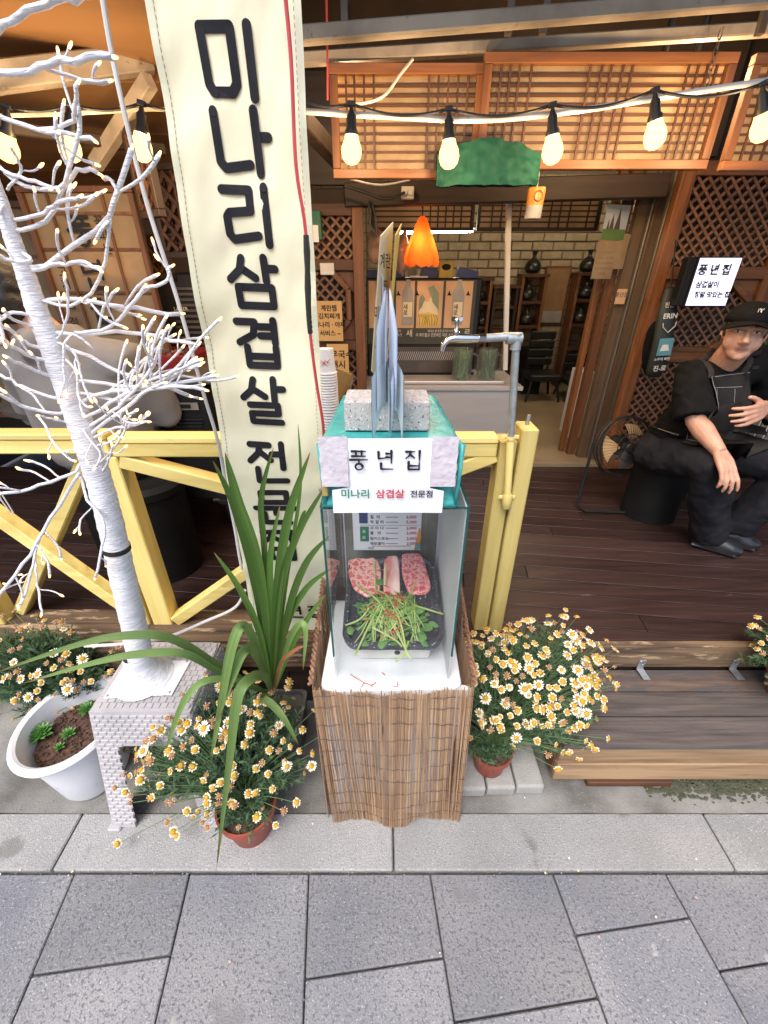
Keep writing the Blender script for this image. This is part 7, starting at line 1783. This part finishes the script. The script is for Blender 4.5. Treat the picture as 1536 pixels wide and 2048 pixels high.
hand(wrR, hf, V((1, .3, .2)), V((.0, .5, -.8)), .98, (.35, .45, .5, .55), .25, thumbopen=.45)
hf2 = P(1492, 838, y=1.66) - wrL
hand(wrL, hf2, V((-.25, .1, 1)), V((.2, .9, -.2)), .98, (.55, .5, .5, .55), .3, thumbopen=.8)
body = fuse('person', b, 'skin', None, .0042, 4)
bpy.data.objects.remove(man)
tag(body, 'man in black cap, black t-shirt and denim apron seated on the deck', 'person')
# face details
def fsurf(x, z, off=.0):
    """point on the face skin at head-space x, z, by casting in from the front"""
    inv = body.matrix_world
    og = HM @ V((x, -.25, z)); di = (HM.to_3x3() @ V((0, 1, 0))).normalized()
    ok_, loc, nn, _ = body.ray_cast(og - V(body.location), di)
    return (loc + V(body.location) + nn * off) if ok_ else HM @ V((x, -.08, z))
def strip(pts, w_, mm, name, off=.0008):
    m = MB(); q = [fsurf(x, z, off) for x, z in pts]; upv = (HM.to_3x3() @ V((0, 0, 1)))
    k = len(q); vs = []
    for i, p in enumerate(q):
        ww = w_ * math.sin(math.pi * (.12 + .76 * i / (k - 1))); a = fsurf(pts[i][0], pts[i][1] + ww / 2, off); c = fsurf(pts[i][0], pts[i][1] - ww / 2, off); vs += [a, c]
    m.add(vs, [(2 * i, 2 * i + 1, 2 * i + 3, 2 * i + 2) for i in range(k - 1)]); return m.build(name, mm, body, smooth='all')
def lerp(a, c, t): return a + (c - a) * t
for s_ in (-1, 1):
    strip([(s_ * lerp(.014, .05, t / 8), .033 + .006 * math.sin(t / 8 * 2.4) - .004 * t / 8) for t in range(9)], .0085, 'hair', 'eyebrow')
    strip([(s_ * lerp(.018, .046, t / 8), .0105 + .0035 * math.sin(t / 8 * 3.14)) for t in range(9)], .0095, 'eye_white', 'eye', .0012)
    strip([(s_ * lerp(.0165, .0475, t / 8), .0135 + .0045 * math.sin(t / 8 * 3.14)) for t in range(9)], .003, 'hair', 'eyelash', .002)
    p = fsurf(s_ * .031 - .002, .0135, .0015); MB().ball(p, (.0052, .002, .0052), 12, 8).build('iris', 'iris', body, smooth='all')
strip([(lerp(-.024, .024, t / 10), -.055 + .002 * math.sin(t / 10 * 6.28 * 1) * 0) for t in range(11)], .0065, 'lip', 'lips', .0006); strip([(lerp(-.02, .02, t / 10), -.066 - .001 * math.sin(t / 10 * 3.14)) for t in range(11)], .008, 'lip', 'lips', .0006)
strip([(lerp(-.025, .025, t / 10), -.0605 - .0008 * math.cos(t / 10 * 6.28)) for t in range(11)], .0024, 'hair', 'lips', .0012)
strip([(lerp(-.024, .024, t / 12), -.0475 - .003 * abs(t - 6) / 6) for t in range(13)], .004, 'stubble', 'moustache', .0004)
# hair at sides, cap
b = MB()
for s_ in (-1, 1): b.ball(HM @ V((s_ * .066, .035, .02)), (.022, .05, .05), 16, 10, M=HM.to_3x3().to_4x4()); b.tube([HM @ V((s_ * .074, .0, .03)), HM @ V((s_ * .073, -.006, .0)), HM @ V((s_ * .07, -.004, -.02))], [.009, .007, .004], 8)
b.ball(HM @ V((0, .06, .0)), (.07, .05, .06), 18, 12, M=HM.to_3x3().to_4x4()); fuse('hair', b, 'hair', body, .005, 3)
b = MB(); rings = []
for i in range(9):
    a = R(90) * i / 8; rings.append([HM @ V(((.0875 + .002) * math.cos(a) * math.cos(q * .2618), .012 + .104 * math.cos(a) * math.sin(q * .2618), .05 + .08 * math.sin(a) ** .9 if i else .044)) for q in range(24)])
loft(b, rings); cap = b.build('cap', 'black_cloth', body, smooth='all')
def brim(a, c):
    q = R(-90) + (a - .5) * R(125); r0 = .094; ex = .062 * math.cos((a - .5) * R(150)) * c
    return HM @ V((r0 * math.cos(q) * (1 + .12 * c), .012 + .104 * math.sin(q) - ex, .05 - .01 * c - .016 * abs(a - .5) * 2 * c - .02 * (abs(a - .5) * 2) ** 2))
m = MB(); m.grid(brim, 18, 8); vs = [V(p) + V((0, 0, .004)) for p in m.v]; m.add(vs, [tuple(reversed(f)) for f in m.f]); m.build('cap_brim', 'black_cloth', body, smooth='all')
c = HM @ V((.012, -.092, .083)); Fh = Matrix.Translation(HM @ V((.01, -.088, .088))) @ HM.to_3x3().to_4x4() @ Matrix.Rotation(R(55), 4, 'X')
for pts in ([(-.01, -.008), (-.01, .008), (.0, -.006), (.0, .008)], [(-.006, .009), (.001, 0), (.008, .009)], [(.001, 0), (.001, -.009)]): MB().tube([Fh @ V((x, y, .012)) for x, y in pts], .0012, 5).build('cap_emblem', 'ink_white', body)
# t-shirt
b = MB()
b.tube([neck + V((0, 0, -.005)), neck - V((0, -.02, .05)), chest, belly, hip + V((0, 0, -.02))], [(.075, .068), (.125, .088), (.165, .112), (.158, .125), (.165, .13)], 24)
b.tube([neck - V((0, -.01, .045)), shR + V((.01, 0, .0)), shR.lerp(elR, .4), shR.lerp(elR, .92)], [.066, .076, .075, .08], 16)
b.tube([neck - V((0, -.01, .045)), shL, shL.lerp(elL, .4), shL.lerp(elL, .92)], [.07, .085, .084, .088], 16)
sh = fuse('t_shirt', b, 'black_cloth', body, .007, 5)
for v in sh.data.vertices: v.co += noise.noise_vector(v.co * 14) * .007 + noise.noise_vector(V((v.co.x * 40 + v.co.z * 22, v.co.y * 12, v.co.z * 16))) * .0055
# trousers
b = MB()
for (h_, k_, a_, s_) in ((hipR, kneeR, ankR, -1), (hipL, kneeL, ankL, 1)):
    b.tube([hip + V((s_ * .04, .02, 0)), h_, h_.lerp(k_, .5), k_, k_.lerp(a_, .35), k_.lerp(a_, .75), a_ + V((0, 0, .0)), a_ - V((0, 0, .045))], [.125, .112, .098, .083, .082, .083, .084, .076], 18)
trs = fuse('trousers', b, 'denim_black', body, .009, 4)
for v in trs.data.vertices: v.co += noise.noise_vector(V((v.co.x * 11, v.co.y * 11, v.co.z * 7))) * .016 + noise.noise_vector(v.co * 26) * .005
# apron: bib, straps, skirt over the thighs
def surf_from(objs, og, di):
    best = None
    for o_ in objs:
        ok_, loc, nn, _ = o_.ray_cast(og - wloc(o_), di)
        if ok_:
            loc = loc + wloc(o_)
            if best is None or (loc - og).length < (best - og).length: best = loc
    return best
def drape(name, corners, nu, nv, mm, di, off, objs, parent=body):
    m = MB(); vs = []
    tl_, tr_, br_, bl_ = [V(c) for c in corners]; last = .0
    for j in range(nv + 1):
        for i in range(nu + 1):
            p = tl_.lerp(tr_, i / nu).lerp(bl_.lerp(br_, i / nu), j / nv); og = p - V(di) * .4; h = surf_from(objs, og, V(di)); vs.append((h if h is not None and (h - p).length < .2 else p) - V(di) * off)
    m.add(vs, [(j * (nu + 1) + i, j * (nu + 1) + i + 1, (j + 1) * (nu + 1) + i + 1, (j + 1) * (nu + 1) + i) for j in range(nv) for i in range(nu)])
    return m.build(name, mm, parent, smooth='all')
bpy.context.view_layer.update()
di = V((-.25, .95, -.15)).normalized()
bib = [P(1420, 752, y=1.84), P(1508, 742, y=1.86), P(1530, 870, y=1.84), P(1408, 860, y=1.84)]
ap_ = drape('apron', bib, 14, 16, 'apron', di, .008, [sh])
def sew(pts, nm='stitching', off=.011): MB().tube([(surf_from([sh], V(p) - di * .4, di) or V(p)) - di * off for p in pts], .0011, 4, cap=False).build(nm, 'thread', body)
sew([bib[0].lerp(bib[1], t / 12) - V((0, 0, .006)) for t in range(13)]); sew([bib[0].lerp(bib[3], t / 12) + V((.006, 0, 0)) for t in range(13)])
pk = [P(1440, 776, y=1.84), P(1492, 774, y=1.84)]
sew([pk[0].lerp(pk[1], t / 8) for t in range(9)]); sew([P(1443, 778, y=1.84).lerp(P(1436, 815, y=1.84), t / 6) for t in range(7)]); sew([P(1475, 778, y=1.84).lerp(P(1470, 805, y=1.84), t / 6) for t in range(7)])
for pts, in (([P(1421, 756, y=1.84), P(1412, 735, y=1.88), P(1410, 715, y=1.92), P(1425, 700, y=1.99)],), ([P(1500, 748, y=1.84), P(1512, 725, y=1.87), P(1518, 705, y=1.9), P(1515, 690, y=1.98)],)):
    q = [(surf_from([sh], p - di * .4, di) or p) - di * .008 for p in bez(pts, 12)]
    q = [p_ if (p_ - o_).length < .12 else o_ for p_, o_ in zip(q, bez(pts, 12))]
    m = MB()
    m.tube(q, .014, 8, flat=.2, up=(1, 0, 0)); m.build('apron_strap', 'apron', body, smooth='all')
MB().box(-.014, .014, -.004, .004, -.008, .008, Matrix.Translation(P(1511, 735, y=1.84))).build('buckle', 'black_metal', body, bevel=.002)
d2 = V((.1, .45, -.9)).normalized()
sk_ = drape('apron', [hipR + V((-.07, .02, .12)), hipL + V((.05, .02, .12)), kneeL + V((-.06, .06, .08)), kneeR + V((-.06, .06, .06))], 18, 16, 'apron', d2, .016, [trs, sh])
bpy.context.view_layer.update()
q_ = [hipR + V((-.06, -.02, .1)), hipR.lerp(kneeR, .45) + V((-.05, 0, .1)), kneeR + V((-.03, .05, .1)), kneeR + V((.05, .03, .1))]
MB().tube([(surf_from([sk_, trs], p_ - d2 * .4, d2) or p_) - d2 * .003 for p_ in bez(q_, 24)], .0012, 4, cap=False).build('stitching', 'thread', body)
# shoes
for nm, a_, t_ in (('shoe', ankR, toeR), ('shoe', ankL, toeL)):
    f = (t_ - a_); f.z = 0; f.normalize(); b = MB(); hz_ = DZ + .004
    h0 = V((a_.x, a_.y, hz_ + .045)) - f * .03; tt_ = V((t_.x, t_.y, hz_ + .03)) + f * .03
    b.tube([h0 - f * .02, h0 + f * .04, h0.lerp(tt_, .55), tt_ - f * .02, tt_ + f * .02], [(.038, .04), (.06, .05), (.05, .052), (.037, .05), (.018, .03)], 16, up=(0, 0, 1))
    b.tube([V((h0.x, h0.y, hz_ + .01)) - f * .02, V((tt_.x, tt_.y, hz_ + .01))], [(.012, .046), (.012, .05)], 12, up=(0, 0, 1)); fuse(nm, b, 'leather_black', body, .005, 3)
MB().tube([HM @ V((-.082, .002, -.014)), HM @ V((-.083, -.012, -.034))], [.006, .004], 8).build('earpiece', 'black_plastic', body, smooth=True)
# black drum he sits on
ds = thing('drum_stool', (1.5, 2.08, DZ), 'black drum seat under the seated man', 'stool')
MB().lathe([(.14, 0.002), (.14, .29), (.15, .3), (.15, .33), (.13, .345)], (1.52, 2.12, DZ), n=30).build('drum', 'black_plastic', ds, smooth=True)
# things beside him: grill table edge, red tray, plant
gt = thing('grill_table', (1.98, 2.2, DZ), 'dark grill table with a metal rack beside the seated man', 'table')
MB().box(1.8, 2.7, 2.15, 2.6, .98, 1.01).build('table_top', 'steel_dark', gt, bevel=.004)
for i in range(9): MB().box(1.82 + .05 * i, 1.826 + .05 * i, 2.1, 2.14, .84, .95).build('rack_bar', 'steel', gt)
MB().box(1.8, 2.3, 2.1, 2.14, .82, .838).build('rack_rail', 'alu_dull', gt)
for x in (1.85, 2.6): MB().box(x, x + .04, 2.3, 2.34, DZ + .002, .979).build('leg', 'black_metal', gt)
rp = thing('red_planter', (2.05, 2.45, 1.011), 'red planter with dark leaves behind the shoulder of the seated man', 'planter')
MB().lathe([(.09, 0), (.12, .16), (.125, .16), (.115, .15)], (2.1, 2.4, 1.011), n=24, cap=False).build('pot', 'red_crate', rp, smooth=True)
for i in range(16):
    a = i * 2.4; l = rnd(.12, .22); d = V((math.cos(a), math.sin(a), 0)); p = V((2.1, 2.4, 1.16)); s_ = V((-d.y, d.x, 0)) * .012
    c = [p, p + d * l * .4 + V((0, 0, l * .6)), p + d * l + V((0, 0, l * .5))]; MB().add([c[0] - s_ * .4, c[0] + s_ * .4, c[1] + s_, c[2], c[1] - s_], [(0, 1, 2, 4), (4, 2, 3)]).build('leaf', 'leaf', rp)

# ---- guest in a grey hoodie, seen from behind the fence
GU = .17
b = MB(); gx, gy = -1.17, 1.66
gh = V((gx - .17, gy + .05, 1.37 + GU))
b.ball(gh, (.078, .095, .11), 20, 14); b.ball(gh + V((0, -.01, -.06)), (.06, .07, .06), 16, 12)
b.tube([gh + V((0, .02, -.07)), V((gx - .06, gy + .02, 1.2 + GU))], [.055, .065], 14)
b.tube([V((gx - .06, gy + .02, 1.18 + GU)), V((gx, gy, 1.0 + GU)), V((gx, gy + .02, .78 + GU))], [(.15, .09), (.19, .12), (.18, .13)], 18)
for s_ in (-1, 1):
    e = V((gx + s_ * .24, gy + .06, .94 + GU)); w_ = V((gx + s_ * .12 - .1, gy + .26, .98 + GU)); b.tube([V((gx, gy, 1.14 + GU)), V((gx + s_ * .18, gy, 1.13 + GU)), e, w_], [.07, .07, .052, .032], 14)
    b.tube([w_, w_ + V((-.03, .08, 0))], [.03, .02], 10)
    b.tube([V((gx, gy + .02, .78 + GU)), V((gx + s_ * .09, gy + .03, .8 + GU)), V((gx + s_ * .14 - .05, gy - .3 * 0 + .38, .84 + GU)), V((gx + s_ * .14 - .05, gy + .4, .42 + GU))], [.1, .1, .07, .045], 14)
guest = fuse('person', b, 'skin', None, .009, 3); tag(guest, 'guest in a grey hoodie and jeans seated behind the twig tree', 'person')
b = MB(); b.ball(gh + V((0, -.02, .025)), (.092, .1, .108), 20, 14); b.ball(gh + V((0, -.05, -.03)), (.08, .07, .08), 16, 12); hr = fuse('hair', b, 'hair', guest, .008, 2)
for v in hr.data.vertices: v.co += noise.noise_vector(v.co * 40) * .006
b = MB()
b.tube([V((gx - .06, gy + .01, 1.235 + GU)), V((gx - .04, gy, 1.16 + GU)), V((gx, gy, 1.0 + GU)), V((gx, gy + .01, .8 + GU)), V((gx, gy + .01, .75 + GU))], [(.1, .085), (.18, .115), (.235, .15), (.225, .16), (.2, .15)], 22)
for s_ in (-1, 1): b.tube([V((gx, gy, 1.13 + GU)), V((gx + s_ * .2, gy, 1.12 + GU)), V((gx + s_ * .25, gy + .06, .94 + GU)), V((gx + s_ * .16 - .08, gy + .26, .97 + GU))], [.09, .095, .085, .06], 16)
b.tube([V((gx - .17, gy + .02, 1.2 + GU)), V((gx - .06, gy - .09, 1.19 + GU)), V((gx + .06, gy + .0, 1.2 + GU))], [.05, .06, .05], 14)
hd_ = fuse('hoodie', b, 'hoodie', guest, .01, 4)
for v in hd_.data.vertices: v.co += noise.noise_vector(V((v.co.x * 8, v.co.y * 8, v.co.z * 6))) * .016
b = MB()
for s_ in (-1, 1): b.tube([V((gx, gy + .0, .78 + GU)), V((gx + s_ * .1, gy + .02, .79 + GU)), V((gx + s_ * .14 - .05, gy + .38, .84 + GU)), V((gx + s_ * .14 - .05, gy + .42, .46 + GU))], [.15, .125, .09, .07], 16)
fuse('jeans', b, 'jeans', guest, .012, 3)
gs = thing('drum_stool', (gx, gy, DZ), 'black drum stool under the guest in the grey hoodie', 'stool')
MB().lathe([(.17, .002), (.17, .28 + GU), (.18, .29 + GU), (.18, .31 + GU)], (gx, gy + .03, DZ), n=26).build('drum', 'black_plastic', gs, smooth=True)
